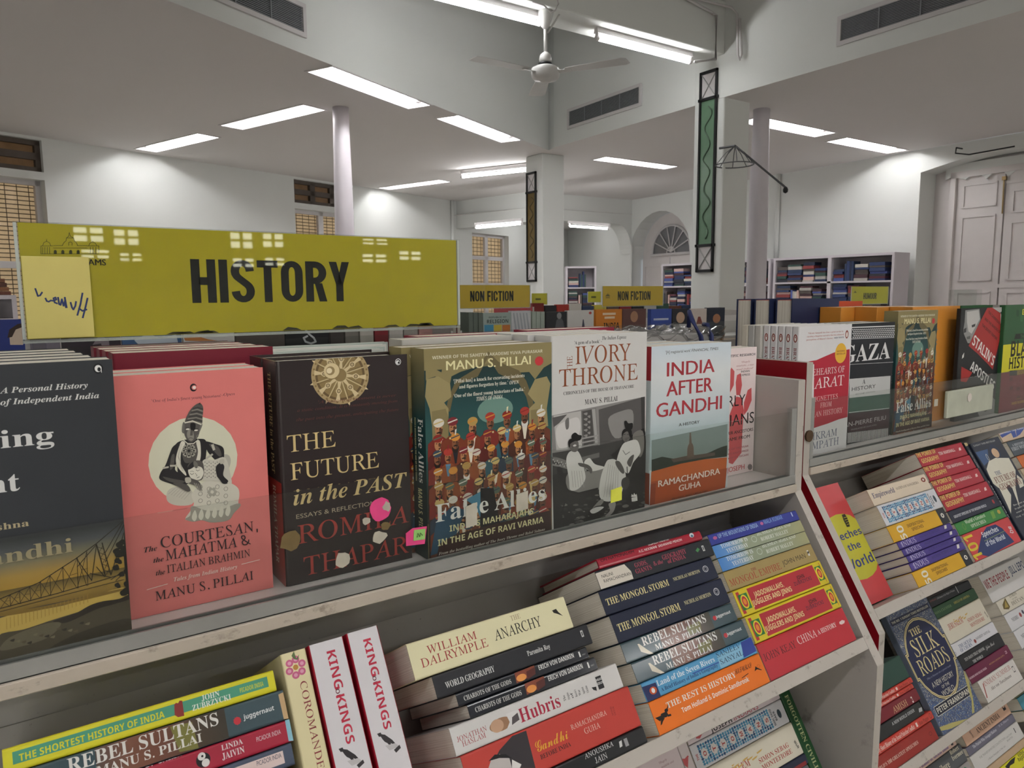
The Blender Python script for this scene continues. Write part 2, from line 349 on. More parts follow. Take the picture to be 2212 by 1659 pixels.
for i in range(len(ATR)):
    a,b=ATR[i],ATR[(i+1)%len(ATR)];mb.quad((*a,CZ),(*b,CZ),(*b,HZ),(*a,HZ))
struct(mb.build('wall_clerestory',WALL))
# long wall with windows
LWo=Vector((.46,9.15,0));LWu=Vector((6.25,2.24,0)).normalized();LWn=Vector((LWu.y,-LWu.x,0))
def LWP(u,z,d=0): return LWo+LWu*u+Vector((0,0,z))+LWn*d
RWo=Vector((9.27,9.63,0));RWu=Vector((-.39,-6.2,0)).normalized();RWn=Vector((RWu.y,-RWu.x,0));RWn=RWn if RWn.x<0 else -RWn
def RWP(u,z,d=0): return RWo+RWu*u+Vector((0,0,z))+RWn*d
def R4(u0,z0,u1,z1): return [(u0,z0),(u1,z0),(u1,z1),(u0,z1)]
def wall(name,P,outer,holes,depth=.3):
    mb=MB();poly_holes(mb,outer,holes,lambda u,z:P(u,z))
    for h in holes:
        for i in range(len(h)): a,b=h[i],h[(i+1)%len(h)];mb.quad(P(*a),P(*b),P(*b,-depth),P(*a,-depth))
    return struct(mb.build(name,WALL))
WIN=[(-1.35,.0),(3.16,4.24)]
lwh=[]
for u0,u1 in WIN: lwh+=[R4(u0,.95,u1,2.72),R4(u0,2.80,u1,3.12)]
lwh.append(R4(7.08,.95,8.22,2.64))
wall('wall_windows',LWP,R4(-7.2,0,11.5,CZ),lwh)
arch=lambda cu,r,zs,z0,sq=1.0,n=14:[(cu-r,z0)]+[(cu-r*math.cos(math.pi*k/n),zs+r*sq*math.sin(math.pi*k/n)) for k in range(n+1)]+[(cu+r,z0)]
seg=[(5.146,.01),(5.146,2.885)]+[(5.146+1.7*k/10,2.885+.11*math.sin(math.pi*k/10)) for k in range(1,10)]+[(6.846,2.885),(6.846,.01)]
wall('wall_doors',RWP,R4(-.001,0,15.8,CZ),[arch(.70,.74,2.19,.01,.95),seg],.34)
ob_poly('wall_rear',[(-6,-6.2,0),(8.3,-6.2,0),(8.3,-6.2,CZ),(-6,-6.2,CZ)],WALL)
ob_poly('wall_side',[(-6,-6.2,0),(-6,6.84,0),(-6,6.84,CZ),(-6,-6.2,CZ)],WALL)
# back bay behind a lintel
def lint(a,b,z0,t=.28):
    a=Vector((*a,0));b=Vector((*b,0));n=Vector((-(b-a).y,(b-a).x,0)).normalized()*t
    return a,b,n
mb=MB()
for a,b,zb in (((6.71,11.39),(7.1,9.72),2.68),((7.1,9.72),(9.27,9.63),2.72)):
    a,b,n=lint(a,b,zb);mb.prism([a+Vector((0,0,zb)),b+Vector((0,0,zb)),b+Vector((0,0,CZ)),a+Vector((0,0,CZ))],n)
mb.prism([Vector((9.27-.14*(1-math.cos(t*math.pi/2/8))-.0,9.63,2.72-.62*0-(.55*(1-math.sin(t*math.pi/2/8))))) for t in range(9)]+[Vector((9.27,9.63,2.72)),Vector((9.27,9.63,2.1))],(0,.28,0)) if False else None
struct(mb.build('wall_lintel',WALL))
mb=MB();zb=2.72
pts=[(9.0,zb)]+[(9.27-.27*math.cos(k*math.pi/16)+.0,zb-.45+.45*(1-0)*0-.0) for k in ()]
N8=10;cv=[(9.28-.34*math.cos(math.pi/2*k/N8),zb-.5*(math.sin(math.pi/2*k/N8))) for k in range(N8+1)]
cv=[(9.28-.34*(1-math.sin(math.pi/2*k/N8)),zb-.5*(1-math.cos(math.pi/2*k/N8))) for k in range(N8+1)]
mb.prism([(x,9.64,z) for x,z in cv]+[(9.28,9.64,zb)],(0,.3,0));struct(mb.build('trim_1',WALL))
ob_poly('wall_bay_end',[(9.27,9.63,0),(10.4,13.0,0),(10.4,13.0,CZ),(9.27,9.63,CZ)],WALL)
ob_poly('ceiling_bay',[(6.6,11.4,2.9),(7.1,9.7,2.9),(9.3,9.6,2.9),(10.6,13.2,2.9)],CEIL)
# pillars, post columns, cross beam
def pillar(name,x0,x1,y0,y1,zt):
    mb=MB().box((x0,y0,0),(x1,y1,zt));return struct(mb.build(name,WALL,bevel=.012))
pillar('pillar_1',5.32,5.65,7.03,7.36,CZ);pillar('pillar_2',5.16,5.50,4.26,4.59,HZ)
struct(MB().box((-2.2,4.27,3.50),(5.16,4.58,3.92)).build('beam_cross',WALL,bevel=.01))
def post(name,x,y,r):
    return struct(MB().lathe((x,y,0),[(r*1.12,0),(r*1.1,.9),(r,2.4),(r*.86,3.0),(r*.86,3.15)],28).build(name,LILAC,smooth=True))
post('column_1',2.58,6.35,.082);post('column_2',5.78,4.35,.085)
struct(MB().tube([(2.571,6.486,3.137),(2.474,6.324,1.585)],.009,8).build('pipe_column_1',PAINT))
# ---------------------------------------------------------------- fan, tubes, recessed lights
def luminaire(c,ang,sh,label):
    t=empty('recessed_ceiling_light',(c[0],c[1],CZ),label,'ceiling light','recessed fluorescent ceiling lights')
    M=Matrix.Translation((c[0],c[1],CZ))@Matrix.Rotation(math.radians(ang),4,'Z');D=.085
    mb=MB()
    L,w=1.24,.235
    a=[(-L/2,-w/2,0),(L/2,-w/2,0),(L/2,w/2,0),(-L/2,w/2,0)];b=[(x*.985,y*.86,D) for x,y,z in a]
    mb.add([M@Vector(p) for p in a+b],[(0,1,5,4),(1,2,6,5),(2,3,7,6),(3,0,4,7),(4,5,6,7)])
    mb.build('reflector_tray',PAINT,t)
    mb=MB()
    for x0,y0,x1,y1 in ((-L/2-.018,-w/2-.018,L/2+.018,-w/2),(-L/2-.018,w/2,L/2+.018,w/2+.018),(-L/2-.018,-w/2,-L/2,w/2),(L/2,-w/2,L/2+.018,w/2)): mb.box((x0,y0,-.006),(x1,y1,.004),0,M)
    mb.build('trim_frame',PAINT,t)
    MB().tube([M@Vector((-.575,sh,.048)),M@Vector((.575,sh,.048))],.016,10).build('fluorescent_tube',TUBEM,t,smooth=True)
    mb=MB()
    for s in (-1,1): mb.box((s*.59-.018,sh-.016,.03),(s*.59+.018,sh+.016,D),0,M)
    mb.build('lamp_holder',PAINT,t);return t
FL=['recessed light alongside the upper fascia edge, nearest the frame top','recessed light with a bright offset tube, left of the white post column','recessed light close to the long window wall, over its bright patch','recessed light just before the further square pillar','lone recessed light between the two square pillars','recessed light above the panelled white doors','recessed light partly behind the post column by the green panel','recessed light low in view beyond the white post column']+['recessed light out of view beside the rack hall']*10
for (c,a,s),l in zip(FIX,FL): luminaire(c,a,s,l)
def batten(p,q,label,dz=0,shade=False):
    p=Vector(p);q=Vector(q);d=(q-p).normalized();n=Vector((-d.y,d.x,0))
    t=empty('tube_light',tuple((p+q)/2),label,'tube light','surface mounted tube lights')
    z=Vector((0,0,1))
    mb=MB();mb.prism([p-d*.03+n*.024+z*.035,p-d*.03-n*.024+z*.035,p-d*.03-n*.018+z*.075,p-d*.03+n*.018+z*.075],(q-p)+d*.06);mb.build('batten_body',PAINT,t)
    MB().tube([p,q],.0155,10).build('fluorescent_tube',TUBEB,t,smooth=True)
    mb=MB()
    for e,s in ((p,-1),(q,1)): mb.tube([e+d*s*.005,e+d*s*.03],.019,8);mb.tube([e+d*s*.018,e+d*s*.018+z*.045],.014,8)
    mb.build('end_cap',PAINT,t);return t
batten((3.87,4.40,3.425),(4.86,4.40,3.425),'bare tube light under the cross beam beside the pillar with the green panel')
batten((2.3,4.40,3.425),(3.3,4.40,3.425),'bare tube light cut off by the frame top, further along the cross beam')
batten((8.2,10.9,2.83),(8.9,11.3,2.83),'unseen tube light added to brighten the back bay, behind the lintel')  # unseen lamp added to brighten the end wall of the bay
batten((5.139,8.53,3.06),(5.55,7.677,3.06),'bare tube light glowing against the ceiling beside the amber panel pillar')
batten((6.063,9.676,2.53),(6.267,8.801,2.529),'tube light in the back bay over the warm window')
batten((7.048,8.626,2.518),(7.16,7.923,2.428),'tube light in the back bay over the bright end wall')
# ceiling fan hanging from the cross beam
fx,fy,fz=3.33,4.36,3.075
t=empty('ceiling_fan',(fx,fy,3.5),'white three blade ceiling fan hanging from the cross beam','ceiling fan')
FANW=mat('fan_enamel','c9c8c6',.4,0,.08,10)
MB().lathe((fx,fy,fz),[(.0,-.06),(.03,-.06),(.045,-.045),(.085,-.04),(.10,-.02),(.104,.01),(.10,.035),(.07,.05),(.05,.055),(.02,.06)],28).build('motor_housing',FANW,t,smooth=True)
MB().lathe((fx,fy,fz),[(.052,.058),(.052,.072),(.04,.075)],24).build('rubber_ring',BLACKM,t,smooth=True)
MB().lathe((fx,fy,fz),[(.042,.075),(.045,.1),(.038,.13),(.02,.145),(.012,.15)],24).build('lower_canopy',FANW,t,smooth=True)
MB().tube([(fx,fy,fz+.14),(fx,fy,3.40)],.012,10).build('down_rod',FANW,t,smooth=True)
MB().lathe((fx,fy,3.38),[(.014,0),(.03,.02),(.055,.09),(.06,.12)],20).build('ceiling_canopy',FANW,t,smooth=True)
MB().tube([(fx+.02,fy,3.36),(fx+.12,fy-.01,3.50)],.007,8).build('safety_stay',FANW,t)
base=math.atan2(fy,fx)+.12
for k in range(3):
    a=base+k*2*math.pi/3;M=Matrix.Translation((fx,fy,fz+.005))@Matrix.Rotation(a,4,'Z')@Matrix.Rotation(math.radians(-13),4,'X')
    mb=MB();prof=[(.16,.045),(.3,.055),(.45,.062),(.58,.066),(.61,.05)];v=[]
    for x,w in prof:
        for y,z in ((-w,.0),(w,.0),(w,.004),(-w,.004)): v.append(M@Vector((x,y,z+.012*math.sin(y*20))))
    n=len(prof);f=[(i*4+j,i*4+(j+1)%4,i*4+4+(j+1)%4,i*4+4+j) for i in range(n-1) for j in range(4)]+[(3,2,1,0),tuple(range(n*4-4,n*4))]
    mb.add(v,f);mb.box((.085,-.02,-.004),(.2,.02,.0),0,M);mb.build('fan_blade',FANW,t)
# air vents in the fascia
VENTB=mat('vent_dark','26272b',.7,0,.1,10)
def vent(P,u0,u1,z0,z1,label):
    t=empty('air_vent',tuple(P((u0+u1)/2,z0,.01)),label,'air vent','air conditioning vents in the fascia')
    MB().quad(P(u0,z0,.004),P(u1,z0,.004),P(u1,z1,.004),P(u0,z1,.004)).build('duct_backing',VENTB,t)
    mb=MB();w=.03
    for a in ((u0-w,z0-w,u1+w,z0),(u0-w,z1,u1+w,z1+w),(u0-w,z0,u0,z1),(u1,z0,u1+w,z1)):
        mb.prism([P(a[0],a[1],.002),P(a[2],a[1],.002),P(a[2],a[3],.002),P(a[0],a[3],.002)],P(0,0,.018)-P(0,0,0))
    mb.build('vent_frame',PAINT,t)
    mb=MB();n=14
    for i in range(n):
        z=z0+(z1-z0)*(i+.5)/n;mb.prism([P(u0,z,.010),P(u1,z,.010),P(u1,z+.0048,.010),P(u0,z+.0048,.010)],P(0,0,.004)-P(0,0,0))
    for i in range(1,4):
        u=u0+(u1-u0)*i/4;mb.prism([P(u-.004,z0,.016),P(u+.004,z0,.016),P(u+.004,z1,.016),P(u-.004,z1,.016)],P(0,0,.004)-P(0,0,0))
    mb.build('louvre_slats',mat('vent_slat','8f9296',.5,.2,.1,20),t)
LBo=Vector((.88,4.63,0));LBu=Vector((4.42,2.25,0)).normalized();LBn=Vector((LBu.y,-LBu.x,0))
vent(lambda u,z,d=0:LBo+LBu*u+Vector((0,0,z))+LBn*d,-.1,1.05,3.285,3.445,'dark slatted air vent cut by the frame top, over the recessed light row')
vent(lambda u,z,d=0:Vector((5.25-.041*(6.72-u)-d,u,z)),5.30,6.42,3.325,3.475,'dark slatted air vent between the two square pillars')
vent(lambda u,z,d=0:Vector((5.16-.028*(4.42-u)-d,u,z)),2.05,3.19,3.30,3.445,'dark slatted air vent above the panelled door side')
# conduits at the pillar head
mb=MB()
for pts in ([(4.97,4.245,3.777),(5.016,4.245,3.776),(5.017,4.245,3.43),(4.76,4.245,3.368)],[(4.631,4.24,3.847),(4.989,4.24,3.859),(5.11,4.173,3.834),(5.11,4.115,3.766),(5.11,4.094,3.435),(5.11,4.074,3.401),(5.11,4.057,3.433),(5.11,4.086,3.721)],[(4.531,4.245,3.848),(4.969,4.245,3.784)]): mb.tube(pts,.011,8)
tag(mb.build('cable_conduit',PAINT,smooth=True),'white cable conduits bent round the head of the green panel pillar','conduit')
mb=MB();P0=Vector((2.97,4.235,3.448));mb.tube([(3.072,4.164,3.447),(3.134,4.118,3.425),(3.169,4.087,3.378),(3.195,4.071,3.393),(3.214,4.064,3.436),(3.203,4.081,3.498)],.006,6)
tag(mb.build('loose_cable',PAINT,smooth=True),'loose looped white cable by the fan at the frame top','cable')
# framed glass panels on pillar faces
def panel(P,h0,h1,w,hexc,label):
    t=empty('wall_panel',tuple(P(0,h0,0)),label,'wall panel','framed glass panels on the pillars')
    q=w/2;c=.24
    def fr(a,b,c_,d_,dd=.022): mb.prism([P(a,b,.001),P(c_,b,.001),P(c_,d_,.001),P(a,d_,.001)],P(0,0,dd)-P(0,0,0))
    mb=MB();b_=.018
    fr(-q,h0,-q+b_,h1);fr(q-b_,h0,q,h1)
    for z in (h0,h0+c-b_,h1-c,h1-b_): fr(-q-(.012 if z in (h0+c-b_,h1-c) else 0),z,q+(.012 if z in (h0+c-b_,h1-c) else 0),z+b_*1.3)
    mb.build('panel_frame',BLACKM,t)
    mb=MB();mb.prism([P(-q+b_,h0+c,.003),P(q-b_,h0+c,.003),P(q-b_,h1-c,.003),P(-q+b_,h1-c,.003)],P(0,0,.006)-P(0,0,0));mb.build('coloured_glass',mat('glass_'+hexc,hexc,.25,0,.1,12),t)
    mb=MB()
    for z0,z1 in ((h0+b_,h0+c-b_),(h1-c+b_,h1-b_)):
        mb.prism([P(-q+b_,z0,.003),P(q-b_,z0,.003),P(q-b_,z1,.003),P(-q+b_,z1,.003)],P(0,0,.004)-P(0,0,0))
    mb.build('white_end_pane',PAINT,t)
    mb=MB()
    for z0,z1 in ((h0+b_,h0+c-b_),(h1-c+b_,h1-b_)):
        mb.tube([P(-q+b_,z0,.012),P(q-b_,z1,.012)],.004,6);mb.tube([P(q-b_,z0,.012),P(-q+b_,z1,.012)],.004,6)
    mb.build('cross_wires',STEEL,t)
    mb=MB();n=46;L=(h1-c)-(h0+c);pts=[P(.035*(1-.25*math.sin(i*.4))*math.sin(i/n*math.pi*9),h0+c+.05+(L-.1)*i/n,.012) for i in range(n+1)];mb.tube(pts,.006,6)
    mb.build('snake_ornament',mat('ornament_'+hexc,{'64836a':'465f4a','6b5a34':'50421f'}[hexc],.5,.1,.1,20),t)
panel(lambda u,z,d=0:Vector((5.16-d,4.425-u,z)),1.69,3.40,.19,'64836a','tall green glass panel in a black frame on the nearer square pillar')
panel(lambda u,z,d=0:Vector((5.32-d,7.235-u,z)),1.66,2.95,.19,'6b5a34','tall amber brown glass panel in a black frame on the further square pillar')
# wire shade on the pillar
t=empty('wire_shade',(5.115,4.1,2.72),'bare wire lampshade frame with a long arm, on the green panel pillar','lamp frame')
a=Vector((5.14,4.12,2.726));e=Vector((5.536,3.9,2.389))
mb=MB();rim=[]
for k in range(25):
    an=2*math.pi*k/24;rim.append(a+Vector((.155*math.cos(an),.155*math.sin(an),-.155)))
mb.tube(rim,.005,6)
for k in range(0,24,3): mb.tube([a,a+(rim[k]-a)*.5+Vector((0,0,.02)),rim[k]],.0035,6)
mb.build('wire_frame',mat('grey_wire','55565a',.5,.2,.1,20),t)
mb=MB();mb.tube([a,e],.009,8);mb.tube([a,a+Vector((-.03,.14,.0))],.01,8);mb.build('support_arm',mat('grey_wire','55565a'),t)
MB().lathe(tuple(e-Vector((0,0,.02))),[(.0,-.03),(.018,-.02),(.022,0),(.015,.02),(.0,.03)],12).build('end_knob',BLACKM,t,smooth=True)
# ---------------------------------------------------------------- windows and doors
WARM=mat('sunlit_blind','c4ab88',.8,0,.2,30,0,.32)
def window(name,P,u0,u1,z0,z1,cols,rows,pane=WARM,d=-.16,slats=0):
    mb=MB();w=.05
    def bar(a,b,c,e,t=.05): mb.prism([P(a,b,d),P(c,b,d),P(c,e,d),P(a,e,d)],P(0,0,t)-P(0,0,0))
    bar(u0,z0,u1,z0+w);bar(u0,z1-w,u1,z1);bar(u0,z0,u0+w,z1);bar(u1-w,z0,u1,z1)
    for i in range(1,cols): u=u0+(u1-u0)*i/cols;bar(u-w*.9,z0,u+w*.9,z1)
    for j in rows: bar(u0,j-w*.7,u1,j+w*.7)
    o=struct(mb.build(name,PAINT))
    MB().quad(P(u0,z0,d-.05),P(u1,z0,d-.05),P(u1,z1,d-.05),P(u0,z1,d-.05)).build('sunlit_blind',pane,o)
    MB().quad(P(u0,z0,d+.02),P(u1,z0,d+.02),P(u1,z1,d+.02),P(u0,z1,d+.02)).build('window_pane',WGLASS,o)
    if slats:
        mb=MB();n=int((z1-z0)/slats)
        for i in range(n): z=z0+(z1-z0)*(i+.5)/n;mb.tube([P(u0,z,d-.03),P(u1,z,d-.03)],.005,5)
        for i in range(int((u1-u0)/.11)): u=u0+.055+.11*i;mb.tube([P(u,z0,d-.03),P(u,z1,d-.03)],.004,5)
        mb.build('window_grille',mat('rusty_grille','6a5a4a',.6,.2,.2,30),o)
    return o
n=1
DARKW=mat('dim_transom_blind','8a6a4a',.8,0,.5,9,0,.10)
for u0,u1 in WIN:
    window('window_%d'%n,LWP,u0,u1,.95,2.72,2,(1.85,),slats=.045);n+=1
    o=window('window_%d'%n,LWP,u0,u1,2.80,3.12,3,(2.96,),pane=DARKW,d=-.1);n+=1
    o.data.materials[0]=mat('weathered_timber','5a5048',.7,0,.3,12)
window('window_%d'%n,LWP,7.08,8.22,.95,2.64,2,(2.2,1.7),slats=.07);n+=1
PANES=[]
for a in [(160,488,226,521),(248,494,303,528),(502,501,551,535),(573,503,618,533),(790,514,845,528),(178,538,238,557),(262,546,309,563),(508,557,554,576),(578,556,620,573),(790,548,842,566),(870,542,917,561)]: PANES.append(a)
DAYM=mat('daylit_pane','fff4e0',.5,0,0,1,0,DAY*2.6)
for a,b in [((0.596,7.89,2.161),(0.834,7.89,2.032)),((0.926,7.89,2.151),(1.134,7.89,2.012)),((1.994,7.89,2.166),(2.214,7.89,2.013)),((2.326,7.89,2.17),(2.54,7.89,2.033)),((3.454,7.89,2.159),(3.768,7.89,2.097)),((0.648,7.89,1.954),(0.87,7.89,1.879)),((0.966,7.89,1.929),(1.148,7.89,1.859)),((2.008,7.89,1.904),(2.219,7.89,1.818)),((2.338,7.89,1.916),(2.541,7.89,1.837)),((3.447,7.89,1.983),(3.744,7.89,1.894)),((3.914,7.89,2.027),(4.199,7.89,1.93))]:
    x0,x1=sorted((a[0],b[0]));z0,z1=sorted((a[2],b[2]))
    mb=MB()
    for c in ((x0-.04,z0-.04,x1+.04,z0),(x0-.04,z1,x1+.04,z1+.04),(x0-.04,z0,x0,z1),(x1,z0,x1+.04,z1),((x0+x1)/2-.015,z0,(x0+x1)/2+.015,z1),(x0,(z0+z1)/2-.012,x1,(z0+z1)/2+.012)): mb.box((c[0],-6.19,c[1]),(c[2],-6.15,c[3]))
    o=struct(mb.build('window_%d'%n,PAINT));n+=1
    MB().quad((x0,-6.18,z0),(x1,-6.18,z0),(x1,-6.18,z1),(x0,-6.18,z1)).build('window_pane',DAYM,o)
for x0,x1 in ((-4.6,-3.2),(-2.4,-.9),(5.3,6.7)):  # unseen windows added to light the book covers from the front
    z0,z1=.95,2.75;mb=MB()
    for c in ((x0-.06,z0-.06,x1+.06,z0),(x0-.06,z1,x1+.06,z1+.06),(x0-.06,z0,x0,z1),(x1,z0,x1+.06,z1),((x0+x1)/2-.03,z0,(x0+x1)/2+.03,z1),(x0,1.9,x1,1.95)): mb.box((c[0],-6.19,c[1]),(c[2],-6.13,c[3]))
    o=struct(mb.build('window_%d'%n,PAINT));n+=1
    MB().quad((x0,-6.18,z0),(x1,-6.18,z0),(x1,-6.18,z1),(x0,-6.18,z1)).build('window_pane',mat('added_light_pane','f4f2ea',.5,0,0,1,0,DAY*1.6),o)
# arched doorway with fanlight
def dleaf(mb,P,u0,u1,z0,z1,d,panels):
    mb.prism([P(u0,z0,d),P(u1,z0,d),P(u1,z1,d),P(u0,z1,d)],P(0,0,.035)-P(0,0,0))
    for a,b in panels:
        for q in ((u0+.07,a,u1-.07,a+.02),(u0+.07,b-.02,u1-.07,b),(u0+.07,a,u0+.09,b),(u1-.09,a,u1-.07,b)): mb.prism([P(q[0],q[1],d+.035),P(q[2],q[1],d+.035),P(q[2],q[3],d+.035),P(q[0],q[3],d+.035)],P(0,0,.012)-P(0,0,0))
DP=mat('old_white_door_paint','d6d0ce',.5,0,.05,7)
mb=MB();cu,d=.70,-.3
dleaf(mb,RWP,cu-.70,cu-.01,.02,2.12,d,((1.25,2.0),(.15,1.1)));dleaf(mb,RWP,cu+.01,cu+.70,.02,2.12,d,((1.25,2.0),(.15,1.1)))
mb.prism([RWP(*p,d-.02) for p in arch(cu,.73,2.19,2.12,.95)],RWP(0,0,.02)-RWP(0,0,0))
o=struct(mb.build('door_1',DP))
mb=MB();mb.prism([RWP(*p,d+.002) for p in arch(cu,.47,2.2,2.2,1.0)],RWP(0,0,.004)-RWP(0,0,0));mb.build('fanlight_pane',mat('fanlight_dark_glass','77777a',.12,0,.2,6),o)
mb=MB()
for k in range(1,7): an=math.pi*k/7;mb.tube([RWP(cu,2.22,d+.02),RWP(cu+.46*math.cos(an),2.2+.46*math.sin(an),d+.02)],.011,6)
mb.tube([RWP(cu+.47*math.cos(math.pi*k/16),2.2+.47*math.sin(math.pi*k/16),d+.02) for k in range(17)],.022,6)
mb.tube([RWP(cu+.1*math.cos(math.pi*k/10),2.2+.1*math.sin(math.pi*k/10),d+.02) for k in range(11)],.012,6);mb.tube([RWP(cu-.5,2.18,d+.02),RWP(cu+.5,2.18,d+.02)],.025,6);mb.build('fanlight_bars',PAINT,o)
# tall panelled double door in its recess
d=-.32;mb=MB()
dleaf(mb,RWP,5.42,5.93,.02,2.80,d,((2.45,2.72),(1.62,2.36),(.9,1.5),(.1,.8)));dleaf(mb,RWP,5.96,6.48,.02,2.80,d+.03,((2.35,2.60),(1.62,2.26),(.9,1.5),(.1,.8)))
mb.prism([RWP(u,z,d-.02) for u,z in ((5.1,0),(6.9,0),(6.9,3.05),(5.1,3.05))],RWP(0,0,.02)-RWP(0,0,0))
for q in ((5.36,.01,5.42,2.86),(5.36,2.80,6.7,2.87),(5.96,2.67,6.6,2.70),(5.93,1.54,6.5,1.58)): mb.prism([RWP(q[0],q[1],d),RWP(q[2],q[1],d),RWP(q[2],q[3],d),RWP(q[0],q[3],d)],RWP(0,0,.075)-RWP(0,0,0))
o=struct(mb.build('door_2',DP))
mb=MB();mb.tube([RWP(5.945,2.72,d+.09),RWP(5.95,2.35,d+.09)],.009,6);mb.box((-.02,-.02,-.02),(.02,.02,.02),0,Matrix.Translation(RWP(5.945,2.73,d+.08)));mb.build('door_bolt',mat('brass_bolt','8a7450',.4,.6,.1,20),o)
mb=MB();pts=[(5.30,2.90)]
for k in range(19): pts.append((5.30+k*.075,2.80+.04*math.sin(k*1.9)+.02*math.sin(k*4.1)))
mb.prism([RWP(u,z,d+.04) for u,z in pts+[(6.7,2.96),(5.30,2.96)]],RWP(0,0,.03)-RWP(0,0,0));struct(mb.build('trim_2',WALL))
mb=MB();mb.tube([RWP(5.6,3.08,.0),RWP(5.6,3.08,.12),RWP(5.6,3.02,.13),RWP(5.75,2.98,.14),RWP(6.2,2.99,.14)],.008,6);tag(mb.build('wall_bracket',BLACKM),'small dark bracket with a wire above the panelled doors','bracket')
struct(MB().tube([RWP(3.15,3.15,.03),RWP(3.15,1.9,.03)],.03,8).build('pipe_wall',WALL,smooth=True))
struct(MB().tube([LWP(6.5,3.15,.03),LWP(6.5,1.5,.03)],.03,8).build('pipe_corner',WALL,smooth=True))
# ---------------------------------------------------------------- books
def book_meshes(w,h,t,color,hard,gloss,art,edge=None):
    c=.0022 if hard else .0007;ins=.003 if hard else .0006;r=min(.0035 if hard else .002,t*.3);pts=[]
    pts.append((w,t))
    for cx,cz,a0 in ((r,t-r,90),(r,r,180)):
        for k in range(4):
            a=math.radians(a0+k*30);pts.append((cx+r*math.cos(a),cz+r*math.sin(a)))
    pts.append((w,0));inn=[]
    m=len(pts)
    for i,(x,z) in enumerate(pts):
        inn.append((w if i in (0,m-1) else max(x,0)+(c if x<r else 0)*(1 if x<r*.99 else 0),t-c if z>t/2 and z>t-r-1e-6 else c if z<=r+1e-6 else z))
    inn=[(max(x,c) if i not in(0,m-1) else w,min(max(z,c),t-c)) for i,(x,z) in enumerate(inn)]
    V=[];Fs=[];cc=lin(color)
    for y in (0,h):
        V+=[(x,y,z) for x,z in pts]+[(x,y,z) for x,z in inn]
    M2=2*m
    for i in range(m-1):
        Fs+=[(i,i+1,M2+i+1,M2+i),(m+i+1,m+i,M2+m+i,M2+m+i+1),(i+1,i,m+i,m+i+1),(M2+i,M2+i+1,M2+m+i+1,M2+m+i)]
    Fs+=[(0,M2,M2+m,m),(m-1,m+m-1,M2+m+m-1,M2+m-1)]
    C=[[cc]*4 for f in Fs]
    for face,place in (('F',lambda x,y,e:(x,y,t+e)),('S',lambda x,y,e:(-e,h-x,y))):
        v,f,col=art_faces(art,face,place)
        o=len(V);V+=v;Fs+=[tuple(i+o for i in q) for q in f];C+=col
    # trim print to the panel
    me=coloured_mesh('cover',[(min(max(x,0 if z>t+1e-7 else -.01),w),min(max(y,0),h),min(max(z,0),t) if x<-1e-9 else z) for x,y,z in V],Fs,C,[GLOSS if gloss else PRINT])
    mb=MB();x0=c+.0002;mb.box((x0,ins,c),(w-ins-.0002,h-ins,t-c));return me,mb
def make_book(e,cache={}):
    id_,label,grp,basis,org,(w,h,t),color,opt,art=e
    Bm={'F':((1,0,0),(0,0,1),(0,-1,0)),'C':((1,0,0),UPV,NV),'H':(tuple(-x for x in NV),(-1,0,0),UPV),'V':(tuple(-x for x in NV),UPV,(1,0,0)),'K':((-1,0,0),(0,0,1),(0,1,0))}[basis]
    hard=opt.get('hard',0)
    root=bpy.data.objects.new('hardback_book' if hard else 'paperback_book',None);root.empty_display_size=.03;COL.objects.link(root);tag(root,label,'book',grp)
    Mx=Matrix(((Bm[0][0],Bm[1][0],Bm[2][0],org[0]),(Bm[0][1],Bm[1][1],Bm[2][1],org[1]),(Bm[0][2],Bm[1][2],Bm[2][2],org[2]),(0,0,0,1)))
    src=opt.get('copy')
    if src:
        (w0,h0,t0),cm,pm=cache[src];S=Matrix.Diagonal((w/w0,h/h0,t/t0,1));root.matrix_world=Mx@S
    else:
        GAIN[0]=.80 if basis in 'HVC' else .95;cm,mb=book_meshes(w,h,t,color,hard,opt.get('gloss',0),art);GAIN[0]=1.0;root.matrix_world=Mx  # sloped-shelf covers coloured darker to imitate light falling off down the rack
        pm=bpy.data.meshes.new('page_block');pm.from_pydata(mb.v,[],mb.f);pm.materials.append(PAPER)
        cache[id_]=((w,h,t),cm,pm)
    if 'edge' in opt:
        o=MB().box((.004,h-.0029,.0024),(w-.004,h-.0022,t-.0024)).build('tinted_top_edge',mat('edge_'+opt['edge'],opt['edge'],.7));o.parent=root
    for nm,me in (('cover',cm),('page_block',pm)):
        o=bpy.data.objects.new(nm,me);COL.objects.link(o);o.parent=root
    return root
aS=math.radians(57.5);UPV=(0,math.cos(aS),math.sin(aS));NV=(0,-math.sin(aS),math.cos(aS))
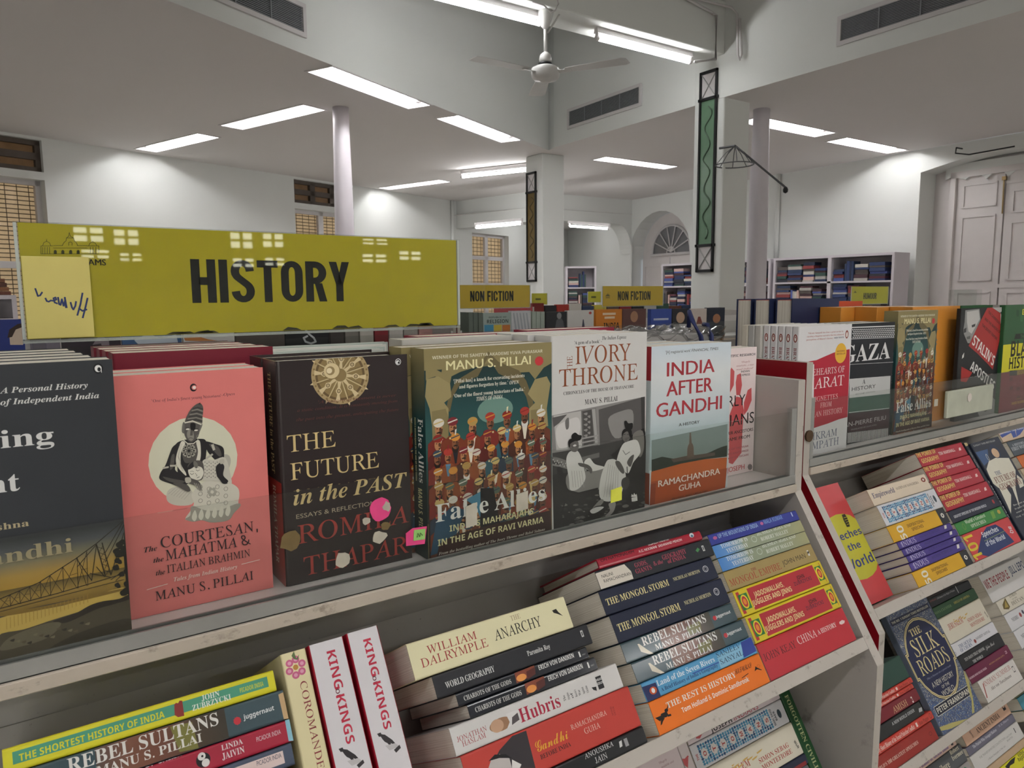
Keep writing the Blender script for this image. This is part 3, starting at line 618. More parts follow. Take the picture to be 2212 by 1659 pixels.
BOOK=[
('undying','charcoal paperback with a steel bridge at sunset, at the left end of the top ledge','books standing on the near rack ledge','F',(-0.0841,0.695,1.2175),(0.153,0.2343,0.034),'34373b',dict(),[
  ('F','T','A Personal History','I','d8d8d4',77.8,212.8,0,57.1,4.3),
  ('F','T','of Independent India','I','d8d8d4',77.5,204,0,64.6,4.3),
  ('F','E','15171a',142.9,227.4,3.5,4.1,0),
  ('F','E','e8e8e6',142.9,227.4,2.4,2.8,0),
  ('F','E','15171a',143.5,226.7,1.2,1.7,0),
  ('F','R','e8e8e6',144.8,224.1,145.2,228.6),
  ('F','T','Undying','r','d8d8d6',15.1,171.6,0,94.3,13.3),
  ('F','T','Light','r','d8d8d6',30.7,138,0,54.3,13.8),
  ('F','T','Gopalkrishna','r','b3a583',28.4,109.3,0,60.1,5),
  ('F','T','Gandhi','r','b3a583',42.8,83.3,0,73,11.2),
  ('F','G',['b58f35','b8954a','8d8468','5a5e62','34373b'],0,62,153,100),
  ('F','G',['8a6d2c','a8893e','6b5a30'],0,44,153,62),
  ('F','S','cdae58',[64.9,41.2,106.9,40.6,148.1,45.3,152.3,37.3,128.6,32.3,95.3,30.4,63.8,26]),
  ('F','S','8a6d2c',[65.2,44.9,96.2,43.4,145.7,44.5,145.5,42.4,96,40.8,65,42.2]),
  ('F','L','a4823a',0.31,[68.9,40.1,68.4,31.2]),
  ('F','L','a4823a',0.31,[71.4,40.3,70.9,31.5]),
  ('F','L','a4823a',0.31,[73.8,40.6,73.4,31.9]),
  ('F','L','a4823a',0.31,[76.3,40.8,75.9,32.2]),
  ('F','L','a4823a',0.32,[78.8,41.1,78.4,32.6]),
  ('F','L','a4823a',0.32,[81.3,41.3,80.9,33]),
  ('F','L','a4823a',0.32,[83.8,41.6,83.4,33.3]),
  ('F','L','a4823a',0.32,[86.4,41.8,86,33.7]),
  ('F','L','a4823a',0.32,[88.9,42.1,88.5,34]),
  ('F','L','a4823a',0.32,[91.5,42.3,91.1,34.4]),
  ('F','L','a4823a',0.32,[94,42.6,93.7,34.8]),
  ('F','L','a4823a',0.33,[96.6,42.9,96.3,35.1]),
  ('F','L','a4823a',0.33,[99.2,43.1,98.9,35.5]),
  ('F','L','a4823a',0.33,[101.8,43.4,101.5,35.9]),
  ('F','L','a4823a',0.33,[104.4,43.6,104.1,36.3]),
  ('F','L','a4823a',0.33,[107.1,43.9,106.8,36.6]),
  ('F','L','a4823a',0.33,[109.7,44.2,109.5,37]),
  ('F','L','a4823a',0.34,[112.4,44.4,112.1,37.4]),
  ('F','L','a4823a',0.34,[115.1,44.7,114.8,37.8]),
  ('F','L','a4823a',0.34,[117.8,45,117.5,38.2]),
  ('F','L','a4823a',0.34,[120.5,45.2,120.2,38.5]),
  ('F','L','a4823a',0.34,[123.2,45.5,123,38.9]),
  ('F','S','4e4636',[61.8,26.6,79.3,28.2,98.6,30.8,124.2,33.5,140.4,34.8,154.5,34,154.7,-0.6,103.9,-1.6,61.8,-0.6]),
  ('F','S','2a2119',[98.5,29.5,114,32.1,124.4,36.1,133.6,37.2,145.2,36.3,153.6,38.4,153.6,34.2,140.2,32.7,128.6,31.6,113.7,27.4,105.8,26.2]),
  ('F','S','6c6450',[69.8,24.3,90.9,28.9,103.7,26.7,94.4,17.3,75.2,14.9,63,15.9]),
  ('F','S','3a3326',[93.6,6.9,118.5,15.9,153.5,17.4,154.5,0.2,115.1,-0.9]),
  ('F','S','332c20',[69.6,21.8,72.7,22.5,71.9,20.3]),
  ('F','S','7a7058',[73.1,20.1,76.3,20.8,75.5,18.6]),
  ('F','S','5c5340',[76.7,18.4,79.9,19.1,79.1,16.9]),
  ('F','S','332c20',[80.3,16.7,83.5,17.4,82.7,15.2]),
  ('F','S','7a7058',[84.5,22.2,87.7,22.9,86.9,20.8]),
  ('F','S','5c5340',[88.2,20.5,91.4,21.2,90.6,19]),
  ('F','S','332c20',[91.9,18.8,95.2,19.5,94.4,17.3]),
  ('F','S','7a7058',[95.6,17.1,98.9,17.8,98.1,15.6]),
  ('F','S','5c5340',[99.9,22.7,103.2,23.4,102.4,21.2]),
  ('F','S','332c20',[103.7,21,107.1,21.7,106.3,19.5]),
  ('F','S','7a7058',[107.6,19.2,110.9,19.9,110.1,17.7]),
  ('F','S','5c5340',[111.4,17.5,114.8,18.2,114,16]),
  ('F','S','332c20',[115.8,23.2,119.2,23.9,118.4,21.7]),
  ('F','S','7a7058',[119.7,21.4,123.2,22.1,122.4,19.9]),
  ('F','S','7a6430',[77.5,3.7,99.1,7.9,106.5,4.4,88.9,0.3]),
  ('F','L','2b2318',0.71,[66.1,56.2,91.3,63,117.1,76.8,132.3,86.3,154.1,101.6]),
  ('F','L','2b2318',0.51,[65.3,46.2,103.1,48.9,149.7,51.8]),
  ('F','L','2b2318',0.71,[65.5,48.7,103.3,51.5,151.2,57]),
  ('F','L','2b2318',0.31,[66.1,56.2,71.6,48.8]),
  ('F','L','2b2318',0.31,[65.5,48.3,72.3,57.9]),
  ('F','L','2b2318',0.36,[72.3,57.9,72.2,48.7]),
  ('F','L','2b2318',0.26,[68.9,53.6,71.9,53.3]),
  ('F','L','2b2318',0.31,[72.3,57.9,77.8,49.3]),
  ('F','L','2b2318',0.31,[71.6,48.8,78.5,59.5]),
  ('F','L','2b2318',0.36,[78.5,59.5,78.4,49.2]),
  ('F','L','2b2318',0.26,[75.1,54.6,78.1,54.4]),
  ('F','L','2b2318',0.31,[78.5,59.5,84.5,49.9]),
  ('F','L','2b2318',0.31,[77.8,49.3,85.4,61.3]),
  ('F','L','2b2318',0.37,[85.4,61.3,85.2,49.7]),
  ('F','L','2b2318',0.26,[81.6,55.8,85,55.6]),
  ('F','L','2b2318',0.32,[85.4,61.3,91.4,50.4]),
  ('F','L','2b2318',0.32,[84.5,49.9,92.4,63.5]),
  ('F','L','2b2318',0.37,[92.4,63.5,92,50.3]),
  ('F','L','2b2318',0.27,[88.5,57,91.9,57]),
  ('F','L','2b2318',0.32,[92.4,63.5,97.8,51]),
  ('F','L','2b2318',0.32,[91.4,50.4,99,67.1]),
  ('F','L','2b2318',0.38,[99,67.1,98.5,50.8]),
  ('F','L','2b2318',0.27,[95.2,58.8,98.4,59]),
  ('F','L','2b2318',0.32,[99,67.1,106.5,51.7]),
  ('F','L','2b2318',0.33,[97.8,51,108,71.9]),
  ('F','L','2b2318',0.38,[108,71.9,107.2,51.5]),
  ('F','L','2b2318',0.27,[102.9,61.2,107.2,61.8]),
  ('F','L','2b2318',0.33,[108,71.9,116.5,52.5]),
  ('F','L','2b2318',0.33,[106.5,51.7,118.2,77.4]),
  ('F','L','2b2318',0.39,[118.2,77.4,117.1,52.3]),
  ('F','L','2b2318',0.28,[112.3,64.1,117.3,64.9]),
  ('F','L','2b2318',0.34,[118.2,77.4,123.2,53]),
  ('F','L','2b2318',0.34,[116.5,52.5,125.1,81.1]),
  ('F','L','2b2318',0.4,[125.1,81.1,123.9,52.9]),
  ('F','L','2b2318',0.28,[120.8,66.8,124.2,67.1]),
  ('F','L','2b2318',0.8,[132.2,85.6,136.7,58.3]),
  ('F','L','2b2318',0.69,[136.2,86.1,140.7,58]),
  ('F','L','2b2318',0.34,[132.6,83.5,137.3,80.5]),
  ('F','L','2b2318',0.35,[136.6,83.4,133.8,79.2]),
  ('F','L','2b2318',0.34,[133.5,78.5,138,75.5]),
  ('F','L','2b2318',0.35,[137.4,78.6,134.7,74.2]),
  ('F','L','2b2318',0.35,[134.5,73.4,138.8,70.5]),
  ('F','L','2b2318',0.35,[138.3,73.8,135.7,69.1]),
  ('F','L','2b2318',0.35,[135.4,68.4,139.5,65.4]),
  ('F','L','2b2318',0.35,[139.1,69,136.6,64]),
  ('F','L','2b2318',0.35,[136.3,63.3,140.2,60.3]),
  ('F','L','2b2318',0.35,[140,64.2,137.5,58.9]),
  ('F','L','2b2318',0.57,[132.2,85.6,126.9,56.5]),
  ('F','L','2b2318',0.57,[132.2,85.6,117.7,70]),
  ('F','L','2b2318',0.56,[118.1,75.9,126.9,56.5]),
  ('F','L','2b2318',0.58,[137.4,69.7,152.6,97.8]),
  ('F','L','2b2318',0.58,[138,77.7,152.2,100.6]),
  ('F','L','2b2318',0.59,[140.7,58,152.2,91.1]),
  ('F','L','2b2318',0.57,[126.1,62.7,140.6,56]),
  ('F','L','2b2318',0.57,[131,67,136.1,57.7]),
  ('F','L','2b2318',0.59,[140.4,54,146.5,57.4]),
  ('F','L','2b2318',0.59,[143.9,52.5,150,57.3]),
  ('F','S','1a1812',[144.1,48,146.4,48.8,146.9,46,144.6,46]),
  ('F','S','221f17',[154.1,63.1,157.7,64.3,158.5,60,155,60]),
  ('F','S','1a1812',[152,62.2,154.7,63.1,155.3,59.9,152.7,59.9]),
  ('F','S','221f17',[145.9,83.3,149.9,84.7,150.8,80,146.9,79.9]),
  ('F','S','1a1812',[148.9,79.1,153.4,80.7,154.3,75.5,150,75.4]),
  ('F','S','221f17',[146.1,68.2,148.7,69.1,149.2,66,146.7,66]),
  ('F','S','1a1812',[150.1,59.8,153.7,61,154.5,56.8,151,56.8]),
  ('F','S','221f17',[146.3,74,148.8,74.9,149.3,71.9,146.9,71.9]),
  ('F','S','1a1812',[147.5,80.1,149.7,80.9,150.2,78.3,148,78.2]),
  ('F','S','221f17',[153.3,41.7,155.6,42.4,156.1,39.7,153.9,39.7]),
  ('F','S','1a1812',[143.5,78.2,147.3,79.6,148.2,75,144.4,74.9]),
  ('F','S','221f17',[153.6,84.3,157.1,85.6,157.9,81.4,154.5,81.3]),
  ('F','S','1a1812',[142.3,64.5,146,65.8,146.8,61.4,143.2,61.4]),
  ('F','S','221f17',[155.6,73.2,159.9,74.7,160.8,69.7,156.6,69.6]),
  ('F','S','1a1812',[152.2,43.7,153.9,44.2,154.3,42.2,152.6,42.2]),
  ('F','S','221f17',[146.9,42.3,149.9,43.2,150.5,39.7,147.6,39.7]),
  ('F','S','1a1812',[152.6,60.8,156.7,62.2,157.6,57.3,153.6,57.2]),
  ('F','S','221f17',[149.8,84.8,151.8,85.5,152.2,83.2,150.3,83.1]),
  ('F','S','1a1812',[144.5,75.9,149.1,77.6,150.2,72,145.6,71.9]),
  ('F','S','221f17',[149.5,49.2,152.9,50.3,153.7,46.2,150.3,46.2]),
  ('F','S','1a1812',[149.5,49.4,154.1,50.9,155.2,45.4,150.6,45.4]),
  ('F','S','221f17',[153,47.9,155.1,48.6,155.5,46.2,153.5,46.2]),
  ('F','S','1a1812',[148.2,84.8,151.6,86,152.4,82,149.1,82]),
  ('F','S','221f17',[153.8,83,156.1,83.8,156.6,81.1,154.3,81.1]),
  ('F','S','1a1812',[147.7,75.5,151.9,77,152.8,72.1,148.7,72]),
  ('F','S','221f17',[146.4,58,149.6,59.1,150.3,55.2,147.2,55.2]),
  ('F','S','1a1812',[148.5,43.8,153.2,45.3,154.2,39.7,149.6,39.8]),
  ('F','S','221f17',[142.8,49.5,145.5,50.5,146.1,47.2,143.4,47.2]),
  ('F','S','1a1812',[144,70.1,147.2,71.2,147.9,67.3,144.7,67.3]),
  ('F','S','221f17',[155,68.2,156.7,68.8,157.1,66.7,155.4,66.7]),
  ('F','S','1a1812',[154.4,80.1,157.6,81.3,158.3,77.5,155.2,77.4]),
  ('F','S','221f17',[153.1,62.1,156.2,63.2,156.9,59.5,153.9,59.4]),
  ('F','S','1a1812',[153.9,84.3,157.4,85.6,158.2,81.5,154.7,81.4]),
  ('F','S','221f17',[146.2,42.3,150.4,43.7,151.3,38.6,147.2,38.7]),
  ('F','P','1a1812',[153.3,99,154.3,100.2,154.2,38.2,151.2,39,150.9,70.8]),
  ('F','T','Gandhi','r','b3a583',42.8,83.3,0,73,11.2)]),
('courtesan','salmon pink paperback with a seated figure in a pale disc','books standing on the near rack ledge','F',(0.0609,0.73,1.2175),(0.137,0.2168,0.03),'d97b76',dict(),[
  ('F','E','1d1a1e',75,202.3,3,3.6,0),
  ('F','E','d97b76',75.7,202.3,2.3,2.1,0),
  ('F','E','efe4dc',75.7,202.3,1.4,1.4,0),
  ('F','T',"'One of India's finest young historians'-",'l','3a2230',40.1,191.9,0,59.6,2.5),
  ('F','T','Open','i','3a2230',100.4,192.5,0,10,2.6),
  ('F','E','d9d8c0',72,136.4,37.8,39.6,0),
  ('F','S','c4c1b2',[47.6,109.8,52.6,113.7,64.7,112.4,69.8,103.5,67.5,95.7,55.2,96.7,47.7,101.8]),
  ('F','L','8f8c82',0.24,[48.7,108.3,54.3,112.7]),
  ('F','L','8f8c82',0.24,[50.8,107.2,56.5,111.9]),
  ('F','L','8f8c82',0.24,[52.9,106,58.6,111]),
  ('F','L','8f8c82',0.24,[55,104.8,60.8,110.1]),
  ('F','L','8f8c82',0.24,[57.1,103.7,62.9,109.2]),
  ('F','L','8f8c82',0.25,[59.2,102.5,65.1,108.3]),
  ('F','L','8f8c82',0.25,[61.4,101.3,67.3,107.4]),
  ('F','S','cfccbd',[68,105.1,76.6,113.3,85,116.1,97.7,112.8,107.8,105.6,109.7,98.3,108.3,90,110.2,86.9,101.2,80,85.5,78.7,66.6,80.8,61.2,83.1,66.5,90.4,69.4,96.7]),
  ('F','S','9c998d',[67.4,94.3,78.3,88.3,91,86,107,89.6,110.2,86.9,103.9,80.9,98.3,74.9,84,75.4,75.3,79.2,67.8,79.2,61.2,82.9,65.7,85.7]),
  ('F','S','d6d3c3',[66.8,83.5,69.9,89.8,71.3,83.3,69,79.5]),
  ('F','S','d6d3c3',[72.5,83.3,75.6,89.9,77.1,83.5,74.8,79.4]),
  ('F','S','d6d3c3',[78.3,83,81.5,89.9,82.9,83.7,80.6,79.3]),
  ('F','S','d6d3c3',[84.2,82.8,87.4,90,88.9,83.9,86.5,79.2]),
  ('F','S','d6d3c3',[90.1,82.6,93.3,90.1,94.8,84.1,92.5,79]),
  ('F','S','d6d3c3',[96,82.3,99.3,90.2,100.9,84.3,98.5,78.9]),
  ('F','E','8d8a7f',75.8,110.7,1.9,2,1.2),
  ('F','E','8d8a7f',83,107.6,1.9,2,1.2),
  ('F','E','8d8a7f',90.4,108.4,1.9,2.1,1.2),
  ('F','E','8d8a7f',97.8,105.3,1.9,2.1,1.2),
  ('F','E','8d8a7f',75.4,104.2,1.9,2,1.2),
  ('F','E','8d8a7f',82.6,101.1,1.9,2.1,1.2),
  ('F','E','8d8a7f',90.1,101.8,1.9,2.1,1.2),
  ('F','E','8d8a7f',97.4,98.6,1.9,2.1,1.2),
  ('F','E','8d8a7f',75.1,97.7,1.9,2,1.2),
  ('F','E','8d8a7f',82.2,94.5,1.9,2.1,1.2),
  ('F','E','8d8a7f',89.7,95.2,1.9,2.1,1.2),
  ('F','E','8d8a7f',97.1,92,1.9,2.1,1.2),
  ('F','E','a5a295',88.4,103.9,1.5,1.6,0),
  ('F','E','a5a295',86.8,101.5,1.5,1.6,0),
  ('F','E','a5a295',84,101.9,1.5,1.6,0),
  ('F','E','a5a295',82.8,104.8,1.5,1.6,0),
  ('F','E','a5a295',84.4,107.2,1.5,1.6,0),
  ('F','E','a5a295',87.2,106.7,1.5,1.6,0),
  ('F','S','b5b2a4',[97,137.1,102.2,136.4,103.4,130,99.4,120.9,95,124.3]),
  ('F','S','2b292b',[56.6,151.1,63.5,155.6,77,155.3,83.1,151.9,81.6,135.8,77.7,121.3,65,117.8,58,122.9,57.5,136.4]),
  ('F','S','56534f',[62.1,147.8,67,151.8,74.3,150.9,74.8,138,69.7,134.7,63.6,135.5]),
  ('F','S','2b292b',[54.8,150.7,59.1,152.1,58.4,140.3,55.4,130,61.1,124.5,65.3,123.2,67.5,117.4,59.8,113.2,51.6,117.2,42.6,122.6,43.3,128.4,47.9,135.1,52,145.1]),
  ('F','S','56534f',[53.1,142.3,55.8,143.3,54.3,132.8,51.2,130.6]),
  ('F','S','56534f',[44.9,124.9,53.1,121.7,62.6,118.2,60,116.6,50.5,119.4]),
  ('F','S','2b292b',[81.9,152,90.6,148.9,97.4,144.6,97.9,136.3,96.6,129.6,101.8,117.7,100.8,110.9,95,111.1,94.2,121.6,90.9,131.8,83.8,142.3]),
  ('F','S','56534f',[85.5,149.5,93,145.9,95.7,138,93.1,137,87.8,144.5]),
  ('F','P','b9b5a6',[45.4,133.4,50.4,133.6,50.3,132.1,45.5,131.7]),
  ('F','P','b9b5a6',[51.4,134.6,57.2,134,57.1,132.4,51.6,132.9]),
  ('F','P','b9b5a6',[87,148.4,89.3,149.1,90.5,143.5,88.4,142.8]),
  ('F','P','b9b5a6',[81.7,137.1,87.6,140.4,88.5,138.9,82.5,135.4]),
  ('F','S','5a5753',[65.6,171.3,71.8,172,78.8,169.2,77.9,161.9,75.6,156.2,70.5,153,66.3,156.6,64.6,163.4]),
  ('F','S','8b877e',[71.4,165.3,72.8,157.2,70.2,154.1,67.3,157.8,67.6,163.1]),
  ('F','S','1d1b1d',[70.7,170.1,74.7,169.3,73.8,163.7,70.7,163.8]),
  ('F','P','56534f',[70.4,164.1,72.3,163.9,71.8,158.9,69.6,159.1]),
  ('F','E','e0ddd0',68,165.1,1.6,0.7,0),
  ('F','L','1d1b1d',0.31,[66.3,166.3,68.1,166.8,69.7,165.9]),
  ('F','E','e0ddd0',75,163.3,1.6,0.7,0),
  ('F','L','1d1b1d',0.31,[73.3,164.6,75.1,165.1,76.8,164.2]),
  ('F','L','1d1b1d',0.37,[68.2,156.6,70,157.1,71.9,156.2]),
  ('F','S','6f6c66',[64.1,170.8,65.6,171.3,64.9,162.1,63,163.6]),
  ('F','S','6f6c66',[78.8,168.3,80.6,167.7,77.3,160.7]),
  ('F','E','b9b5a6',62.8,159.4,1.2,2.4,0.8),
  ('F','E','b9b5a6',76.1,157,1.1,2.1,0.8),
  ('F','S','56534f',[66,171.3,69.6,180.2,74.4,185.7,79.5,187.8,82.1,183.6,81.1,175,79.8,168.2,73,171.8]),
  ('F','L','2b292b',0.62,[73.4,183.4,77.4,184.1,81.8,182.1]),
  ('F','L','9a968b',0.61,[72.5,181.6,77.1,182.2,81.5,180.2]),
  ('F','L','2b292b',0.61,[71.5,179.9,76.7,180.4,81.3,178.4]),
  ('F','L','9a968b',0.61,[70.5,178.1,76.4,178.6,81.1,176.5]),
  ('F','L','2b292b',0.61,[69.6,176.3,76,176.7,80.9,174.6]),
  ('F','L','9a968b',0.61,[68.6,174.6,75.7,174.9,80.6,172.8]),
  ('F','L','2b292b',0.61,[67.7,172.8,75.3,173.1,80.4,170.9]),
  ('F','L','9a968b',0.61,[66.7,171,75,171.2,80.2,169.1]),
  ('F','L','d6d3c3',1.1,[66.1,171.2,72.4,172.2,79.5,168.2]),
  ('F','P','2b292b',[78.1,187.1,79.8,188.5,80,186.6]),
  ('F','S','d6d3c3',[63.2,155,60.9,152.6,56.8,140.5,57.5,132.4,63.5,123.4,64.2,125.4,60.5,134.6,61.4,145.2,65.1,152.1]),
  ('F','S','d6d3c3',[74.4,152.9,77.5,153.2,77.9,143.1,76.5,135.1,73.1,134.2,75.4,143.4]),
  ('F','L','8f8c82',0.19,[62.4,152.4,59.1,141.5,60.9,127.9]),
  ('F','L','8f8c82',0.19,[61.5,152.5,58.7,141.5,61.7,127.7]),
  ('F','L','8f8c82',0.19,[60.7,152.6,58.3,141.6,62.4,127.6]),
  ('F','L','d6d3c3',0.73,[63.8,155.8,67,152.2,71.9,151.4,76,154.4]),
  ('F','S','a5a295',[69.8,145.2,73.3,146.5,74,144.6,73.1,143]),
  ('F','E','3a3836',72,144.9,0.9,0.9,0),
  ('F','S','a5a295',[69.1,143.7,72.7,142,71.9,140.3,70.2,139.9]),
  ('F','E','3a3836',70.6,141.9,0.9,0.9,0),
  ('F','S','a5a295',[67.7,143.3,69.2,139.6,67.5,139,65.8,140]),
  ('F','E','3a3836',67.6,141,0.9,0.9,0),
  ('F','S','a5a295',[66.4,144.1,64.9,140.6,63.3,141.5,62.7,143.3]),
  ('F','E','3a3836',64.7,142.7,0.9,0.9,0),
  ('F','S','a5a295',[65.9,145.7,62.4,144.4,61.8,146.2,62.6,147.8]),
  ('F','E','3a3836',63.7,146,0.8,0.9,0),
  ('F','S','a5a295',[66.5,147.1,63,148.8,63.8,150.5,65.5,150.9]),
  ('F','E','3a3836',65.1,148.9,0.9,0.9,0),
  ('F','S','a5a295',[67.9,147.6,66.5,151.2,68.2,151.8,69.8,150.8]),
  ('F','E','3a3836',68.1,149.8,0.9,0.9,0),
  ('F','S','a5a295',[69.3,146.8,70.7,150.3,72.4,149.4,73,147.5]),
  ('F','E','3a3836',70.9,148.2,0.9,0.9,0),
  ('F','E','6f6c66',67.8,145.4,2.2,2.4,0),
  ('F','E','2b292b',67.8,145.4,1.2,1.3,0),
  ('F','S','c9c6b8',[79,134.8,88.5,134.1,98.8,134.8,102.5,117.6,102.7,109.2,95.1,113.2,81.1,116,78,117.2]),
  ('F','E','4a4745',80.8,133.1,0.4,0.4,0),
  ('F','E','4a4745',82.5,131.8,0.4,0.4,0),
  ('F','E','4a4745',84.3,132.7,0.4,0.4,0),
  ('F','E','4a4745',86,131.3,0.4,0.4,0),
  ('F','E','4a4745',87.9,132.2,0.4,0.4,0),
  ('F','E','4a4745',89.6,130.8,0.4,0.4,0),
  ('F','E','4a4745',91.4,131.7,0.4,0.4,0),
  ('F','E','4a4745',93.2,130.3,0.4,0.4,0),
  ('F','E','4a4745',80.6,129.9,0.4,0.4,0),
  ('F','E','4a4745',82.3,128.6,0.4,0.4,0),
  ('F','E','4a4745',84.2,129.4,0.4,0.4,0),
  ('F','E','4a4745',85.9,128.1,0.4,0.4,0),
  ('F','E','4a4745',87.7,128.9,0.4,0.4,0),
  ('F','E','4a4745',89.4,127.6,0.4,0.4,0),
  ('F','E','4a4745',91.2,128.4,0.4,0.4,0),
  ('F','E','4a4745',93,127.1,0.4,0.4,0),
  ('F','E','4a4745',80.5,126.7,0.4,0.4,0),
  ('F','E','4a4745',82.2,125.3,0.4,0.4,0),
  ('F','E','4a4745',84,126.1,0.4,0.4,0),
  ('F','E','4a4745',85.7,124.8,0.4,0.4,0),
  ('F','E','4a4745',87.5,125.6,0.4,0.4,0),
  ('F','E','4a4745',89.2,124.3,0.4,0.4,0),
  ('F','E','4a4745',91.1,125.1,0.4,0.4,0),
  ('F','E','4a4745',92.8,123.8,0.4,0.4,0),
  ('F','E','4a4745',80.3,123.4,0.4,0.4,0),
  ('F','E','4a4745',82,122.1,0.4,0.4,0),
  ('F','E','4a4745',83.8,122.9,0.4,0.4,0),
  ('F','E','4a4745',85.5,121.5,0.4,0.4,0),
  ('F','E','4a4745',87.3,122.4,0.4,0.4,0),
  ('F','E','4a4745',89.1,121,0.4,0.4,0),
  ('F','E','4a4745',90.9,121.8,0.4,0.4,0),
  ('F','E','4a4745',92.6,120.5,0.4,0.4,0),
  ('F','E','4a4745',80.1,120.2,0.4,0.4,0),
  ('F','E','4a4745',81.8,118.8,0.4,0.4,0),
  ('F','E','4a4745',83.6,119.6,0.4,0.4,0),
  ('F','E','4a4745',85.3,118.3,0.4,0.4,0),
  ('F','E','4a4745',87.2,119.1,0.4,0.4,0),
  ('F','E','4a4745',88.9,117.7,0.4,0.4,0),
  ('F','E','4a4745',90.7,118.6,0.4,0.4,0),
  ('F','E','4a4745',92.4,117.2,0.4,0.4,0),
  ('F','S','2b292b',[90.1,127.8,94.7,130.5,97.4,126.7,96,118.6,100.2,112.4,95.6,110.6,92.6,115,90.3,119.5]),
  ('F','S','56534f',[65.7,129.9,69.7,135.4,77.2,135,79.6,129.2,78.1,118.5,72.5,118]),
  ('F','S','dbd8c9',[66.2,128.4,71.3,130.4,77.4,128.9,79,123.2,76.2,118.1,71.2,118.2,67.4,121.5]),
  ('F','S','2b292b',[65.7,129.9,69,134.1,73.4,135.3,71.3,130.4,66.8,128.3]),
  ('F','S','6f6c66',[70.9,134.5,72.8,135.3,74.7,131.3,73.3,128.5,71.3,130.4]),
  ('F','L','2b292b',0.37,[67.6,124.6,69,123.3,70.7,124.1]),
  ('F','L','2b292b',0.25,[67.6,126.3,69.5,126.6,70.8,125.6]),
  ('F','L','2b292b',0.37,[72.7,127.2,74.1,125.9,75.8,126.8]),
  ('F','L','2b292b',0.25,[72.7,129,74.6,129.3,75.9,128.3]),
  ('F','L','4a4745',0.31,[71.8,124.2,73.4,122,72.4,121.3]),
  ('F','L','4a4745',0.5,[73.2,119.7,75.3,120.3]),
  ('F','S','56534f',[63.4,121.4,68.2,120,74.2,116.4,76.8,110.5,75,107.4,73.3,111.1,69.7,113.7,64.9,116.5]),
  ('F','S','b9b5a6',[63.2,121.1,67.4,120.8,67.7,116.7,63.7,116.4]),
  ('F','L','8f8b82',0.62,[70.4,115.3,73.5,109]),
  ('F','L','8f8b82',0.63,[72.1,114.7,74.5,108.4]),
  ('F','L','8f8b82',0.63,[73.9,114,75.6,107.8]),
  ('F','L','8f8b82',0.63,[75.6,113.3,76.7,107.3]),
  ('F','S','56534f',[52.8,118.1,63.6,115.3,67,109.4,64.5,108.2,58.6,112.7]),
  ('F','S','b9b5a6',[93.6,133.5,97.2,133.9,97.3,130.2,94,129.7]),
  ('F','T','The','I','2d2129',25.9,59.1,0,10.6,4.6),
  ('F','T','COURTESAN,','l','2d2129',39.5,60.3,0,85.2,9.9),
  ('F','T','the','I','2d2129',32.7,48.2,0,8.5,4.3),
  ('F','T','MAHATMA &','l','2d2129',42.9,48.1,0,75,9.7),
  ('F','T','the','I','2d2129',34,36.1,0,7.6,4.4),
  ('F','T','ITALIAN BRAHMIN','l','2d2129',43.3,36.3,0,73,7.2),
  ('F','T','Tales from Indian History','I','efdcd2',48.3,27.2,0,55.6,3.8),
  ('F','R','d97b76',0,0,1,1),
  ('F','T','MANU S. PILLAI','l','2d2129',32.4,12.9,0,85.8,8.5),
  ('F','P','efdcd2',[25.9,25.2,43.1,26.7,43.1,26.1,25.8,24.6]),
  ('F','P','efdcd2',[107.9,30.6,125.2,31.4,125.1,30.8,107.8,29.9])]),
('future','dark brown hardback with a carved stone wheel and red spine foot','books standing on the near rack ledge','F',(0.2082,0.738,1.2175),(0.1374,0.222,0.045),'2e2526',dict(hard=1,gloss=1),[
  ('F','S','b09a70',[93.8,202.9,91,191.6,84,182.5,73.9,176.9,62.3,175.6,51,178.7,41.7,185.6,35.7,195.3,33.8,206.4,36.1,217.2,42.5,226.2,51.9,232.2,63.2,234.2,74.7,231.8,84.5,225.3,91.3,215.6]),
  ('F','S','6b5739',[89.4,203.2,87,193.5,81,185.7,72.3,180.8,62.4,179.7,52.7,182.3,44.7,188.3,39.5,196.7,37.8,206.2,39.8,215.5,45.3,223.3,53.5,228.4,63.2,230.1,73,228.1,81.5,222.5,87.3,214.1]),
  ('F','S','8f7a50',[86.9,203.4,84.8,194.6,79.3,187.5,71.5,183.1,62.5,182,53.7,184.4,46.4,189.8,41.6,197.4,40.1,206.1,42,214.5,47,221.6,54.4,226.3,63.2,227.8,72.1,225.9,79.8,220.8,85,213.3]),
  ('F','P','725d3c',[72.1,204.6,86.3,203.7,86.2,203.1,72.1,204.1]),
  ('F','P','725d3c',[71.4,201.3,84.3,195.1,84,194.6,71.2,200.8]),
  ('F','P','725d3c',[69.4,198.5,79,188.1,78.6,187.7,69,198.1]),
  ('F','P','725d3c',[66.5,196.7,71.3,183.7,70.8,183.5,66,196.5]),
  ('F','P','725d3c',[63,196.2,62.5,182.6,61.9,182.7,62.5,196.2]),
  ('F','P','725d3c',[59.6,197,53.8,185,53.3,185.2,59.1,197.2]),
  ('F','P','725d3c',[56.7,199,46.7,190.3,46.3,190.7,56.3,199.4]),
  ('F','P','725d3c',[54.8,202,42.1,197.8,41.9,198.3,54.6,202.5]),
  ('F','P','725d3c',[54.1,205.4,40.7,206.3,40.7,206.8,54.2,205.9]),
  ('F','P','725d3c',[54.9,208.7,42.6,214.6,42.9,215.1,55.1,209.1]),
  ('F','P','725d3c',[56.8,211.4,47.6,221.5,48,221.8,57.2,211.8]),
  ('F','P','725d3c',[59.7,213.2,55,225.9,55.5,226.1,60.2,213.4]),
  ('F','P','725d3c',[63.2,213.8,63.7,227.2,64.3,227.2,63.7,213.7]),
